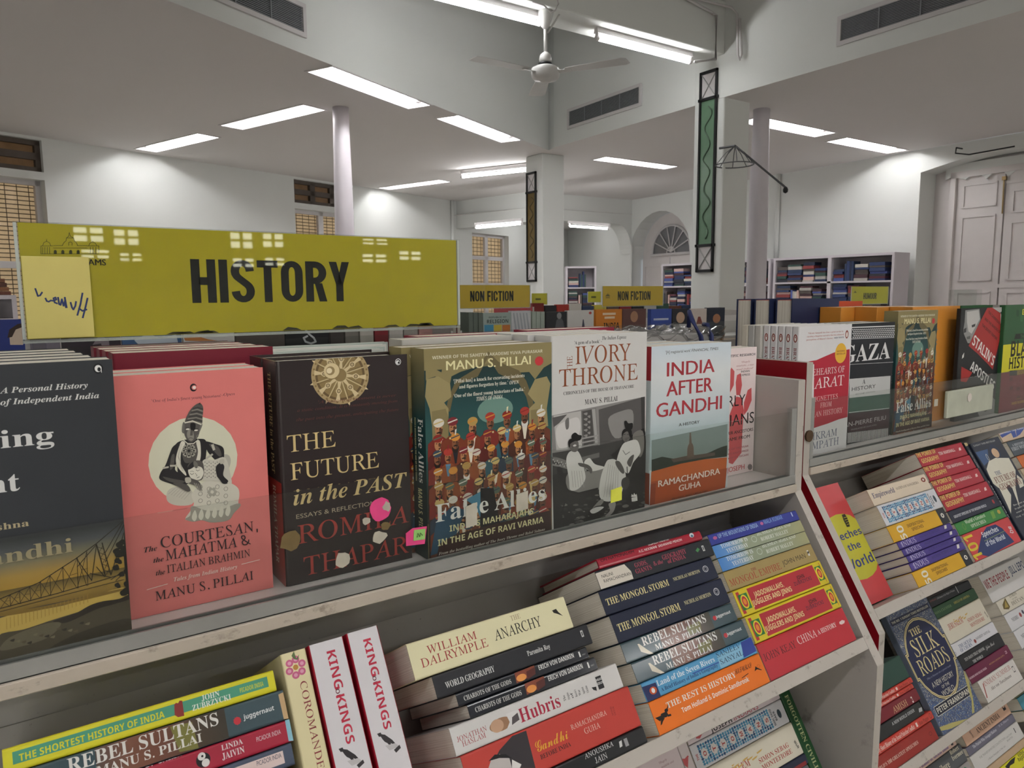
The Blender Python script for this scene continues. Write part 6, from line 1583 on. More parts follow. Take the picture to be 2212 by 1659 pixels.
  ('S','T','GODS,','r','b04a5c',62,13.4,0,21.6,5.4),
  ('S','T','GIANTS','r','b04a5c',60,6.1,0,27.4,5.4),
  ('S','T','& the','I','b04a5c',92.5,9,0,16.5,4.9),
  ('S','T','GEOGRAPHY','r','b04a5c',110,12.5,0,43.9,6.2),
  ('S','T','of INDIA','r','b04a5c',116.4,6.7,0,32.8,5),
  ('S','P','4c8a54',[176.1,15.3,178.7,12.4,173.3,9.3,170.4,12.3]),
  ('S','R','d8d8d8',183.5,8.7,187.5,16),
  ('S','R','2b2e33',184.7,10.1,186.3,14.6)]),
('mongol','upper of the two navy storm paperbacks with gold title','books on the upper sloping shelf of the near rack','H',(0.7469,0.6051,1.1296),(0.125,0.197,0.0285),'242a3e',dict(),[
  ('S','T','THE MONGOL STORM','r','e6d79a',5.8,10.4,0,104.2,7.6),
  ('S','T','NICHOLAS MORTON','r','d0c89c',119.2,13.5,0,49.5,4.1),
  ('S','E','c8c8cc',179.8,15.8,5,4.2,1.2),
  ('S','E','c8c8cc',179.8,15.8,2.6,2.2,1)]),
('mongol_b','lower of the two navy storm paperbacks, resting on the teal paperbacks','books on the upper sloping shelf of the near rack','H',(0.7496,0.5874,1.1017),(0.125,0.1964,0.0324),'242a3e',dict(copy='mongol'),[]),
('rebel','teal paperback with a feather, under the navy storm pair','books on the upper sloping shelf of the near rack','H',(0.7492,0.5749,1.0821),(0.125,0.1948,0.0227),'3b5158',dict(gloss=1),[
  ('S','G2',['6b4a3c','7d5240','6e4434','4a3c2c','3a3a30'],59.3,0.6,150.7,22.1009),
  ('S','P','6e6a34',[105.6,14.3,131.3,16,127.5,4.3,104.4,4.2]),
  ('S','P','d9d2bc',[23.9,16,26.5,15.6,35.7,5.8,42.4,0,35.9,0.9,25.2,6.8]),
  ('S','T','REBEL SULTANS','r','ecebe6',31.5,11.6,0,110.2,9.6),
  ('S','T','MANU S. PILLAI','r','ecebe6',47.9,2.3,0,79.8,6.3),
  ('S','E','c4303c',157,12.2,3.4,2.8,0),
  ('S','T','juggernaut','b','eceff0',159.3,11.1,0,28.2,3.6)]),
('rebel_b','teal paperback with a feather, resting on the blue rivers paperback','books on the upper sloping shelf of the near rack','H',(0.7559,0.5621,1.0621),(0.125,0.1964,0.0231),'3b5158',dict(copy='rebel'),[]),
('rivers','sky blue paperback with a small bird badge, on the orange paperback','books on the upper sloping shelf of the near rack','H',(0.7587,0.5508,1.0443),(0.125,0.196,0.0204),'5aa0cc',dict(),[
  ('S','P','2d3560',[-1,16.7,21.4,15.6,21.9,-1.5,1,-1.6]),
  ('S','E','c4562c',14,8.8,5.6,4,0),
  ('S','E','f0f0ee',14,8.8,2.6,2.7,0),
  ('S','R','3a62a8',79.2,7.5,127,9.2),
  ('S','P','8cc0dc',[127.3,15.7,175.2,17,168.7,1.9,125.9,0.7]),
  ('S','P','34489a',[175,19.3,196.4,21,195.6,2.8,170.1,1.5]),
  ('S','T','Land of the Seven Rivers','r','eef4f8',22.3,10.9,0,99.1,6.1),
  ('S','T',"A Brief History of India's Geography",'r','1f3a66',25.2,4.1,0,97.5,3.9),
  ('S','T','SANJEEV','l','1f3050',127,13.6,0,45.3,5.7),
  ('S','T','SANYAL','l','1f3050',129.2,4.9,0,42.5,5.7)]),
('rest','thick orange paperback at the bottom of its stack','books on the upper sloping shelf of the near rack','H',(0.76,0.5313,1.0136),(0.125,0.1962,0.0358),'ee7a24',dict(),[
  ('S','T','THE REST IS HISTORY','r','f4efe8',23.6,21.9,0,120.9,6.3),
  ('S','T','Tom Holland & Dominic Sandbrook','b','f4efe8',42.5,11.3,0,119.9,5.3),
  ('S','T','RETURNS','c','2a1a14',144,24.2,0,33.1,5.7),
  ('S','P','2a1a14',[151.9,18.3,165.6,20.1,165.7,19.2,152,17.5]),
  ('S','P','231a16',[11.8,20,20.8,19.9,21.4,16,17.8,14.4,11.6,15.5,6.9,13.3,1.7,18.6,10.4,18.3]),
  ('S','E','231a16',20.8,20.9,2.8,1.9,0),
  ('S','P','231a16',[22.1,22.3,26.2,25.7,26.7,25.2,22.4,20.3]),
  ('S','P','231a16',[20.2,16.4,25.4,15.7,25,13.6,19.4,14.3]),
  ('S','P','231a16',[10.7,16.3,15,14.4,10.6,12.1,8.4,10.1,5.7,9.2,7.2,12.3]),
  ('S','P','2a1a14',[182,23.7,184.5,20.9,190.4,17,189.4,16.5,182.7,19.7,177.3,18.7]),
  ('S','E','2a1a14',187.1,22.2,2.9,1.8,0.5)]),
('mountains','slim royal blue paperback topping the stack nearest the rack end','books on the upper sloping shelf of the near rack','H',(0.9541,0.6272,1.1642),(0.125,0.1966,0.0152),'3a4396',dict(),[
  ('S','T','UP THE MOUNTAINS OF INDIA','b','9ab8dc',18.7,6.9,0,84.8,5.8),
  ('S','T','MALA KUMAR','b','7fa0d8',118.7,7.9,0,42.9,6.1),
  ('S','E','c46a9a',12,8.9,4,2.3,0),
  ('S','E','c46a9a',113.3,10,3.4,2.3,0),
  ('S','R','c8d4f0',183.5,7.3,185.8,13.8)]),
('tomorrow','upper of two slim blue and sage paperbacks, just beneath the royal blue one','books on the upper sloping shelf of the near rack','H',(0.9542,0.6179,1.1495),(0.125,0.197,0.0168),'98a288',dict(),[
  ('S','G2',['4f8ad0','6a9ad0','8fa49c'],0,0.2,59.095,16.5502),
  ('S','G2',['98a288','98a288','a8a77c'],59.095,0.2,196.9834,16.5502),
  ('S','T','TOMORROW IS','r','e8ecec',16.2,10.5,0,55.6,5.3),
  ('S','T','YESTERDAY','r','e8ecec',23.1,3,0,45.1,5.3),
  ('S','E','c9d0c0',84.7,9.9,5.6,4.4,1),
  ('S','T','HUSSEIN AGHA AND','r','e0e4d8',93.9,12.7,0,77.7,5),
  ('S','T','ROBERT MALLEY','r','e0e4d8',97.8,4.4,0,62.8,5)]),
('tomorrow_b','lower of two slim blue and sage paperbacks, on the tan empire book','books on the upper sloping shelf of the near rack','H',(0.9531,0.608,1.1341),(0.125,0.1952,0.0177),'98a288',dict(copy='tomorrow'),[]),
('empire','tan paperback with red title between sage and yellow books','books on the upper sloping shelf of the near rack','H',(0.9527,0.594,1.1121),(0.125,0.1957,0.0255),'a8935f',dict(),[
  ('S','T','THE','r','8a3a34',53.4,15.4,0,10.9,3.5),
  ('S','T','MONGOL EMPIRE','l','a8392f',4.8,5.3,0,108.9,8.8),
  ('S','T','JOHN MAN','s','4a4030',119.1,8.4,0,53.7,6.7),
  ('S','R','e8e8e6',180.1,9.5,183.7,17.5),
  ('S','P','2a2a2c',[180.7,16,185.7,15,179.7,11.4])]),
('jadoo','upper of two yellow bordered red paperbacks with target roundels','books on the upper sloping shelf of the near rack','H',(0.9549,0.5753,1.0827),(0.125,0.1952,0.0342),'d8c52e',dict(),[
  ('S','R','b9363e',4,3,191.16,31.2313),
  ('S','R','d8c52e',10,3,27,31.2313),
  ('S','R','2f7a3a',6,7,24,27.2313),
  ('S','R','d8c52e',175.16,3,190.16,31.2313),
  ('S','R','2f7a3a',177.16,7,190.16,27.2313),
  ('S','E','e8d23a',15,17.1157,7,9,0),
  ('S','E','b9363e',15,17.1157,5,7,0),
  ('S','E','e8923a',15,17.1157,3,4,0),
  ('S','E','e8d23a',183.16,17.1157,6.5,9,0),
  ('S','E','b9363e',183.16,17.1157,4.5,6.5,0),
  ('S','E','e8923a',183.16,17.1157,2.6,4,0),
  ('S','T','JADOOWALLAHS,','b','f0dca0',36.1,17.5,0,63.7,6.8),
  ('S','T','JUGGLERS AND JINNS','b','f0dca0',26.7,8.2,0,85.3,6.7),
  ('S','T','JOHN','b','3a2020',131.1,19.1,0,17.5,5.3),
  ('S','T','ZUBRZYCKI','b','6a3040',120.7,13,0,40.8,4.9)]),
('jadoo_b','lower of two yellow bordered red paperbacks, resting on the plain red book','books on the upper sloping shelf of the near rack','H',(0.9567,0.5563,1.053),(0.125,0.1941,0.0346),'d8c52e',dict(copy='jadoo'),[]),
('china','thick plain red paperback at the bottom of the stack by the rack end','books on the upper sloping shelf of the near rack','H',(0.9559,0.5313,1.0136),(0.125,0.194,0.0461),'c22f3a',dict(gloss=1),[
  ('S','T','JOHN KEAY','l','4a1a1e',4.1,23.7,0,66.6,8.7),
  ('S','T','CHINA','l','f0dcd8',76.7,25.1,0,42.2,9.5),
  ('S','T','A HISTORY','r','f0dcd8',122.3,26.2,0,43.7,5.9),
  ('S','P','f0dcd8',[174.9,29.9,182.4,30.9,187.4,28.6,184.4,26,177.3,25.7,173.6,27.4])]),
('anarchy','thick cream paperback with large red and black lettering, topmost of its stack','books on the upper sloping shelf of the near rack','H',(0.5003,0.605,1.1294),(0.125,0.1981,0.0354),'ece6bc',dict(),[
  ('S','T','WILLIAM','l','a5383a',19.6,20.1,0,57.9,7.8),
  ('S','T','DALRYMPLE','l','a5383a',10.1,9.4,0,77.6,8.5),
  ('S','T','THE','r','b9a888',122.8,26.5,0,12.5,5.2),
  ('S','T','ANARCHY','l','2a2624',97.3,12.2,0,61.5,10.7),
  ('S','P','2a2624',[177.4,24.2,183.1,24.6,184.8,20.6,189.2,15,183,18.9,178.4,21.3])]),
('worldgeo','black paperback below the thick cream one','books on the upper sloping shelf of the near rack','H',(0.5183,0.5928,1.1102),(0.125,0.1988,0.0221),'2a2b2f',dict(),[
  ('S','T','WORLD GEOGRAPHY','r','e4e4e2',11.7,6.8,0,57.6,5.8),
  ('S','T','Paromita Roy','r','e4e4e2',112.3,10.1,0,30.4,5),
  ('S','R','d8d8d6',187.1,10,190.4,17),
  ('S','R','2a2b2f',188.1,11.4,189.5,15.5)]),
('chariots','upper of two slim black paperbacks with a small sunset picture','books on the upper sloping shelf of the near rack','H',(0.5071,0.5857,1.0991),(0.125,0.168,0.0126),'1d2028',dict(gloss=1),[
  ('S','P','8a4632',[70.7,11.9,96.4,12.5,95,3.9,69.8,1.8]),
  ('S','E','e89a50',77.3,5.5,6.3,3.4,0),
  ('S','P','5a2a24',[84.9,9.3,96.7,10.8,95,3.9,83.8,1.6]),
  ('S','T','CHARIOTS OF THE GODS','r','d8d8d4',7.4,3.6,0,56.8,4.3),
  ('S','T','ERICH VON DANIKEN','b','e4e4e2',100.8,6.2,0,48,4.7),
  ('S','R','e8e8e6',155.8,4.3,157.8,10),
  ('S','T','SPIRIT','s','9a9a98',159.7,4.7,0,5.1,1.6)]),
('chariots_b','lower of two slim black paperbacks with a small sunset picture','books on the upper sloping shelf of the near rack','H',(0.5135,0.5782,1.0873),(0.125,0.1658,0.0134),'1d2028',dict(gloss=1,copy='chariots'),[]),
('hubris','white paperback with a large red title and a bald head portrait','books on the upper sloping shelf of the near rack','H',(0.5387,0.5638,1.0647),(0.13,0.2159,0.0262),'dfddda',dict(),[
  ('S','T','JONATHAN','l','a8383c',4.9,11.6,0,33.6,4.7),
  ('S','T','HASLAM','l','a8383c',9,6.2,0,26.6,4.7),
  ('S','T','Hubris','r','b02a44',77.9,6.1,0,51.7,12.9),
  ('S','E','a07a5c',55.2,12,13.6,6,0),
  ('S','E','c8a284',50.5,12,7.6,6,0),
  ('S','P','e8e6e4',[63.6,19.1,79,18.9,77,8.8,60.7,6.5,65.3,11]),
  ('S','P','5a5456',[69.4,14.2,77,16.4,76.9,9.5,66.8,7.5]),
  ('S','T','The','r','4a4646',137.6,9.5,90,5.8,2.8),
  ('S','T','Origins','r','4a4646',142.9,9.3,90,7.1,2.8),
  ('S','T','of','r','4a4646',147.7,9.2,90,5.8,2.8),
  ('S','T',"Russia's",'r','4a4646',153.1,9,90,7.2,2.8),
  ('S','T','War','r','4a4646',158,8.9,90,5.9,2.9),
  ('S','T','Against','r','4a4646',163.5,8.7,90,7.2,2.9),
  ('S','T','Ukraine','r','4a4646',168.7,8.5,90,7.3,2.9),
  ('S','R','2a2a2c',182.7,7,190.6,20.3),
  ('S','T','HEAD','b','e8e8e6',183,15.7,0,8.5,2.4),
  ('S','T','ZEUS','b','e8e8e6',182.7,11.8,0,8.5,2.4),
  ('S','P','2a2a2c',[174,12,180.1,11.1,179.4,6.8,175.4,8.9])]),
('gandhi_before','thick red paperback with yellow handwriting and a monochrome face','books on the upper sloping shelf of the near rack','H',(0.5443,0.5408,1.0285),(0.135,0.2178,0.0423),'c5453b',dict(),[
  ('S','T','RAMACHANDRA','l','e8c9b8',129,24,0,49.2,4.8),
  ('S','T','GUHA','l','e8c9b8',143.5,15.1,0,21.3,5.5),
  ('S','T','BEFORE INDIA','r','3a1f1c',83.6,10.6,0,38.9,4.2),
  ('S','T','Gandhi','c','e8b23a',81.7,18.1,0,41.1,9.6),
  ('S','T','PENGUIN','s','7a2a24',184.8,29.8,-93.2,8.8,2.1),
  ('S','T','BOOKS','s','7a2a24',188,28.8,-93.3,8.8,2.1),
  ('S','P','3a3538',[26.7,22.5,41.8,33.7,59.6,41,76.8,40.6,74.6,5.8]),
  ('S','P','c9c3bf',[25.1,23,31.3,30.1,40.6,30.5,49.8,25.2,49.5,14.5]),
  ('S','P','1c1a1c',[27.1,28.6,35.5,31.8,47.2,28.2,52.6,22.7,39.4,27.3]),
  ('S','P','efece8',[52.1,21.5,60.6,14.1,57.8,11.7,49.5,14.5])]),
('anoushka','glossy black paperback under the thick red one','books on the upper sloping shelf of the near rack','H',(0.5447,0.5313,1.0136),(0.125,0.2,0.0171),'16171b',dict(gloss=1),[
  ('S','T','ANOUSHKA','l','d8d8d8',115.4,11.4,0,39.8,4.7),
  ('S','T','JAIN','l','d8d8d8',126.6,3.4,0,16.4,5.4),
  ('S','P','e0e0de',[163.3,12.6,167.2,13,165.7,7.4,161.8,7]),
  ('S','R','9a9a9c',169.7,5.3,174.6,13)]),
('coromandel','cream upright paperback with a pink flower, spine showing','books on the upper sloping shelf of the near rack','V',(0.1832,0.5314,1.0138),(0.135,0.1954,0.0231),'e6dcae',dict(),[
  ('S','E','c9668a',18.9,15.7,3.3,3.4,0),
  ('S','E','e0a0b8',18.9,15.7,1.6,1.7,0),
  ('S','E','c9668a',20.7,9.7,3.2,3.4,0),
  ('S','E','e0a0b8',20.7,9.7,1.6,1.7,0),
  ('S','E','c9668a',16,4.9,3.2,3.4,0),
  ('S','E','e0a0b8',16,4.9,1.6,1.7,0),
  ('S','E','c9668a',9.4,6.2,3.2,3.4,0),
  ('S','E','e0a0b8',9.4,6.2,1.6,1.7,0),
  ('S','E','c9668a',7.5,12.2,3.3,3.4,0),
  ('S','E','e0a0b8',7.5,12.2,1.6,1.7,0),
  ('S','E','c9668a',12.2,17,3.3,3.4,0),
  ('S','E','e0a0b8',12.2,17,1.6,1.7,0),
  ('S','E','b8863a',14.1,10.9,2.4,2.4,0),
  ('S','P','5c7044',[3.5,9.3,0.1,12.2,6.7,13,4.1,16.4,8.4,14,6.8,10.8]),
  ('S','T','COROMANDEL','l','8a2f3a',27.5,11.6,0,82.3,6.1)]),
('kings','white upright spine with red lettering, beside the cream flower book','books on the upper sloping shelf of the near rack','V',(0.2089,0.5314,1.0138),(0.14,0.1964,0.0339),'a5142c',dict(),[
  ('S','R','e2dfe2',0,1.2,196.4096,32.6536),
  ('S','T','KING','b','c02a44',9.6,15.4,0,34.7,8.2),
  ('S','T','OF','b','6a2a34',43.9,15.7,0,7.9,3.7),
  ('S','T','KINGS','b','c02a44',49.5,14.9,0,42.2,8),
  ('S','P','343032',[92.6,7,92.5,10.7,94.2,11.2,95.6,14.4,101.8,20.2,105.7,22.5,106.5,20.8,103.9,17.9,107.2,19.1,107.5,17.6,103.1,14.8,101.3,12.6,98.6,11,95.9,9.9,95.6,8.2]),
  ('S','P','c8c5c6',[104.5,12.1,105.4,22.3,109.2,25.7,109.6,15.3]),
  ('S','P','3a3638',[110.4,19.5,108,26.1,110.9,26.8,113.4,21]),
  ('S','G2',['e2dfe2','c2bfc2','8a8789','6a6769'],125,1.2,166.4096,6),
  ('S','T','SCOTT ANDERSON','b','c02a44',158,12,0,55,7)]),
('kings_b','white upright spine with red lettering, right-hand copy next to bare panel','books on the upper sloping shelf of the near rack','V',(0.2463,0.5314,1.0138),(0.14,0.1975,0.0322),'a5142c',dict(copy='kings'),[]),
('shortest','yellow and green slim paperback, topmost at the bottom left corner','books on the upper sloping shelf of the near rack','H',(0.1742,0.6211,1.1546),(0.125,0.199,0.0178),'d8d22a',dict(),[
  ('S','R','4c9a7c',6,5,192.9947,13.8079),
  ('S','T','THE SHORTEST HISTORY OF INDIA','b','d8d22a',9.9,6,0,99,5),
  ('S','T','JOHN','r','e8ece4',138,9.7,0,14.4,4.4),
  ('S','T','ZUBRZYCKI','r','e8ece4',129.9,4.2,0,31,4.4),
  ('S','T','PICADOR INDIA','b','c9cf3a',168.9,7.1,0,20.1,3.7),
  ('S','P','8a2f2a',[117.1,13.3,118.6,14.4,120,13.4,121.4,15.2,123.4,14.6,123.2,2.5,118.5,2.9,116.2,5.3])]),
('rebel_c','brown and teal paperback with a peeling foot, second in the corner stack','books on the upper sloping shelf of the near rack','H',(0.1792,0.6073,1.1331),(0.125,0.2,0.025),'3b5158',dict(gloss=1),[
  ('S','G2',['5a4a44','7d5240','6e4434','4a3c2c','3a3428'],53.9,0.6,150,24.4049),
  ('S','P','7c7a3c',[107.5,23.2,124.1,21.6,126.1,0.4,111.7,2.1]),
  ('S','P','c8a87a',[195.5,21.8,199.9,22.5,200.1,0.1,196,0.8]),
  ('S','T','REBEL SULTANS','r','e8e6e0',35.2,13.3,0,108.8,9.8),
  ('S','T','MANU S. PILLAI','r','e8e6e0',53.4,4.6,0,76.1,6.5),
  ('S','E','c4303c',158.6,11.4,2.9,3,0),
  ('S','P','c4303c',[160.7,10.7,161.8,9.6,160.3,9.8]),
  ('S','P','c4303c',[160.1,9.6,160.4,8.1,159.2,9.2]),
  ('S','P','c4303c',[158.9,9.2,158.3,7.8,157.8,9.5]),
  ('S','P','c4303c',[157.6,9.6,156.4,8.9,156.8,10.5]),
  ('S','P','c4303c',[156.6,10.7,155.2,11,156.4,11.8]),
  ('S','P','c4303c',[156.4,12.1,155.3,13.2,156.9,13.1]),
  ('S','P','c4303c',[157.1,13.2,156.7,14.8,158,13.6]),
  ('S','P','c4303c',[158.3,13.7,158.8,15.1,159.3,13.4]),
  ('S','P','c4303c',[159.6,13.2,160.8,14,160.4,12.4]),
  ('S','P','c4303c',[160.5,12.1,162,11.9,160.8,11]),
  ('S','T','juggernaut','b','e8ecec',163.7,10.6,0,26,3.8)]),
('chinashort','crimson paperback with a black and white circle, third in the corner stack','books on the upper sloping shelf of the near rack','H',(0.1797,0.5974,1.1174),(0.125,0.2,0.018),'a8243c',dict(),[
  ('S','T','THE SHORTEST HISTORY OF CHINA','b','e0c8cc',16.8,17.4,0,96.1,4.9),
  ('S','E','1a1a1c',127.5,9.2,5.5,5.5,0),
  ('S','E','e8e6e2',126.7,12.2,3,3,0),
  ('S','E','e8e6e2',129,6.6,3,3,0),
  ('S','E','1a1a1c',127.2,12.2,0.9,0.9,0),
  ('S','T','LINDA','r','e8dcdc',142.3,11.3,0,17.1,4.1),
  ('S','T','JAIVIN','r','e8dcdc',141.7,4.3,0,17.9,4.9),
  ('S','T','PICADOR INDIA','s','e0c8cc',170.4,8.8,0,20.5,3.7),
  ('S','P','8fc4d4',[196.2,18.6,200.1,17.9,199.9,0.1,195.9,0.9])]),
('pinkpanel','navy paperback with a pale pink spine panel, fourth in the corner stack','books on the upper sloping shelf of the near rack','H',(0.1772,0.5874,1.1018),(0.125,0.2,0.0179),'4a5568',dict(),[
  ('S','R','e4cfca',20,4,192,13.932),
  ('S','T','PICADOR INDIA','s','3a4258',169.6,9.2,0,20.6,3.6)]),
('corner_base','brown red paperback under the pink-panelled one in the corner stack','books on the upper sloping shelf of the near rack','H',(0.1754,0.5783,1.0874),(0.125,0.2,0.0153),'7a3a30',dict(),[]),
('corner_low','dark grey paperback at the foot of the corner stack','books on the upper sloping shelf of the near rack','H',(0.1748,0.5313,1.0136),(0.125,0.2,0.0869),'3a3a3e',dict(),[]),
('early_front','pink and white handprint paperback facing out on the second row','books on the second shelf of the near rack','C',(0.5608,0.5448,0.7281),(0.13,0.1928,0.03),'e4d4d6',dict(),[
  ('F','T','LATEST SCIENTIFIC RESEARCH','b','2c2a2c',40.1,190.2,0,76.1,3.4),
  ('F','T',"'Hugely",'i','8a5058',92.4,180.9,0,14.6,2.6),
  ('F','T','readable and','i','8a5058',94.1,175.4,0,22.7,2.6)]),
('early_side','pale pink upright spine with a red handprint, left of the horizontal pile','books on the second shelf of the near rack','V',(0.6923,0.5195,0.7442),(0.12,0.1915,0.0175),'e0d4d4',dict(),[
  ('S','P','c9595c',[12.2,-2.6,17.2,-1.9,18.6,4.5,16.7,10.5,18.2,12.5,21.6,6.5,19.2,11,30.1,4,25,-6.3,15.4,-6.9])]),
('early_flat','pale pink paperback lying on the pale blue tile-patterned one, second row','books on the second shelf of the near rack','H',(0.9104,0.6183,0.8994),(0.125,0.1989,0.0122),'dccfd2',dict(),[
  ('S','T','TONY','b','2c2a2c',61.3,10.6,0,27.5,5.6),
  ('S','T','JOSEPH','b','2c2a2c',45.9,1.6,0,44.2,6.8),
  ('S','T','EARLY','s','b04a54',99.5,11.9,0,33.5,5.7),
  ('S','T','INDIANS','s','b04a54',95,1.6,0,53.4,7.3),
  ('S','P','c9595c',[16.8,9.4,27.4,12.5,33.1,11.4,32.8,7.4,22.4,1.9,16.1,4]),
  ('S','E','1c1a1c',166.2,11.8,3.2,2.7,0),
  ('S','T','juggernaut','b','3a383a',170.1,10,0,19.6,2)]),
('ottomans','white paperback with a blue tiled panel of red letters, left rack second row','books on the second shelf of the near rack','H',(0.9094,0.6006,0.8715),(0.125,0.1983,0.0325),'dcdce0',dict(),[
  ('S','TILES',12.1,3.5,164.2,28.98),
  ('S','E','e4e0dc',21.6062,16.24,6.2,6.496,0),
  ('S','T','O','b','b8433c',24.8062,13.24,90,6,6),
  ('S','E','e4e0dc',40.6187,16.24,6.2,6.496,0),
  ('S','T','T','b','b8433c',43.8188,13.24,90,6,6),
  ('S','E','e4e0dc',59.6313,16.24,6.2,6.496,0),
  ('S','T','T','b','b8433c',62.8313,13.24,90,6,6),
  ('S','E','e4e0dc',78.6437,16.24,6.2,6.496,0),
  ('S','T','O','b','b8433c',81.8438,13.24,90,6,6),
  ('S','E','e4e0dc',97.6562,16.24,6.2,6.496,0),
  ('S','T','M','b','b8433c',100.8562,13.24,90,6,6),
  ('S','E','e4e0dc',116.6687,16.24,6.2,6.496,0),
  ('S','T','A','b','b8433c',119.8687,13.24,90,6,6),
  ('S','E','e4e0dc',135.6813,16.24,6.2,6.496,0),
  ('S','T','N','b','b8433c',138.8812,13.24,90,6,6),
  ('S','E','e4e0dc',154.6937,16.24,6.2,6.496,0),
  ('S','T','S','b','b8433c',157.8937,13.24,90,6,6),
  ('S','T','THE','b','b8433c',9.1,12.24,90,8,4),
  ('S','T','MARC DAVID','b','2c3440',170.2,4.872,90,22.736,4),
  ('S','T','BAER','b','2c3440',176.2,9.744,90,12.992,4),
  ('S','E','3a4a54',184.2,16.24,4,6,0)]),
('jerusalem','cream paperback with gold ornament and red author name, left rack second row','books on the second shelf of the near rack','H',(0.9111,0.5769,0.8344),(0.125,0.1957,0.0434),'d8d2bf',dict(),[
  ('S','T','SIMON SEBAG','r','a84a40',105.6,16.7,0,67.3,6.1),
  ('S','T','MONTEFIORE','r','a84a40',106.6,7.7,0,67.7,6.1),
  ('S','T','JERUSALEM','r','a84a40',22.4,20.7,0,65.8,8.8),
  ('S','P','c9a558',[54.1,32.2,60.8,32.3,55.9,30]),
  ('S','P','c9a558',[62.4,29.9,69.1,30,64.1,27.6]),
  ('S','P','c9a558',[70.7,27.5,77.5,27.6,72.5,25.3]),
  ('S','P','c9a558',[83.5,31.8,90.3,31.9,85.3,29.6]),
  ('S','P','c9a558',[92,29.4,98.9,29.5,93.8,27.2]),
  ('S','P','c9a558',[100.6,27.1,107.6,27.1,102.4,24.8]),
  ('S','P','c9a558',[113.8,31.4,120.9,31.5,115.6,29.1]),
  ('S','P','c9a558',[60.1,29.6,66.8,29.7,61.9,27.4]),
  ('S','P','c9a558',[68.4,27.3,75.2,27.4,70.2,25]),
  ('S','P','c9a558',[81.1,31.6,88,31.7,82.9,29.3]),
  ('S','P','c9a558',[89.6,29.2,96.6,29.3,91.4,26.9]),
  ('S','P','c9a558',[98.2,26.8,105.2,26.9,100,24.5]),
  ('S','P','c9a558',[111.4,31.2,118.5,31.3,113.2,28.9]),
  ('S','P','c9a558',[57.9,29.4,64.5,29.5,59.6,27.2]),
  ('S','P','c9a558',[66.1,27,72.9,27.1,67.9,24.8]),
  ('S','P','c9a558',[78.8,31.3,85.7,31.4,80.6,29.1]),
  ('S','P','c9a558',[87.3,28.9,94.2,29,89.1,26.7]),
  ('S','P','c9a558',[95.8,26.6,102.8,26.7,97.6,24.3]),
  ('S','P','c9a558',[109,30.9,116.1,31,110.8,28.6]),
  ('S','P','c9a558',[55.6,29.1,62.3,29.2,57.3,26.9]),
  ('S','P','c9a558',[63.9,26.8,70.6,26.9,65.6,24.6]),
  ('S','P','c9a558',[76.5,31.1,83.3,31.2,78.3,28.8]),
  ('S','P','c9a558',[85,28.7,91.8,28.8,86.7,26.4]),
  ('S','P','c9a558',[93.5,26.3,100.4,26.4,95.3,24.1]),
  ('S','P','c9a558',[106.6,30.7,113.6,30.8,108.4,28.4]),
  ('S','P','c9a558',[53.3,28.9,60,29,55.1,26.7]),
  ('S','T','W&N','b','2c2a2c',184.9,19.4,-74.6,10.9,4.3)]),
('darkbase','navy paperback with a red spine top under the cream gold-ornamented one','books on the second shelf of the near rack','H',(0.9124,0.5693,0.8224),(0.125,0.1919,0.0136),'262c40',dict(),[
  ('S','R','8a2a2c',102.6,-1.8,187.7,4.9)]),
('darkbase_b','plain grey paperback at the bottom of the second row pile','books on the second shelf of the near rack','H',(0.909,0.5194,0.7441),(0.125,0.19,0.0923),'6a6a6c',dict(),[]),
('forgotten','dark green upright spine beside the bare white end panel','books on the second shelf of the near rack','V',(0.9125,0.5195,0.7442),(0.14,0.1988,0.024),'1d4a28',dict(),[
  ('S','T','FORGOTTEN CIVILIZATIONS','r','b9b98a',14,8,0,150,8),
  ('S','T','REDISCOVERED','r','b9b98a',170,8,0,35,6)]),
('speeches_cover','glossy red paperback with a yellow oval, leaning against the end panel','books on the upper sloping shelf of the neighbouring rack','C',(1.0845,0.6335,0.9762),(0.1164,0.2035,0.03),'d0484c',dict(gloss=1),[
  ('F','E','c6c23a',69.8,95.3,71.2,56.5,0),
  ('F','T','eches','b','34408a',51.2,108.8,0,64,11.7),
  ('F','T','the','b','34408a',58.3,88.6,0,37.1,10.9),
  ('F','T','World','b','34408a',29.9,60,0,82.5,15.7),
  ('F','P','2c2a24',[84.3,148.5,93.5,148.5,95.4,142.4,93.2,130.6,90.7,126,82.3,126.6,82.1,138.8]),
  ('F','P','c6c23a',[85.7,143.2,97.6,143,97.3,142.2,85.3,142.2]),
  ('F','P','c6c23a',[85.8,139.1,97.1,139,96.8,138.2,85.4,138.1]),
  ('F','P','c6c23a',[85.9,135,96.5,135,96.2,134.3,85.4,134.1]),
  ('F','P','c6c23a',[85.9,131,96,131,95.7,130.3,85.5,130])]),
('empireworld','cream paperback with navy title, topmost of the stack beside the red oval cover','books on the upper sloping shelf of the neighbouring rack','H',(1.4142,0.656,1.1324),(0.125,0.1987,0.0299),'e6d6bf',dict(),[
  ('S','T','Empireworld','r','44446a',8.1,12.6,0,71.8,9.2),
  ('S','T','SATHNAM SANGHERA','r','7a6a5c',86.9,15.5,0,79.3,4.6),
  ('S','E','8a3a2c',185.9,19.5,7.6,4.5,0),
  ('S','E','e8e0d4',185.9,19.5,3.2,2.1,0)]),
('ottomans_r','white paperback with a blue tiled panel, beneath the cream empire book','books on the upper sloping shelf of the neighbouring rack','H',(1.4195,0.6357,1.1006),(0.125,0.1989,0.0371),'dcdce0',dict(copy='ottomans'),[]),
('fifty','yellow paperback with a white 50, directly under the blue tiled spine','books on the upper sloping shelf of the neighbouring rack','H',(1.4156,0.6201,1.0762),(0.125,0.1971,0.0283),'dba92a',dict(),[
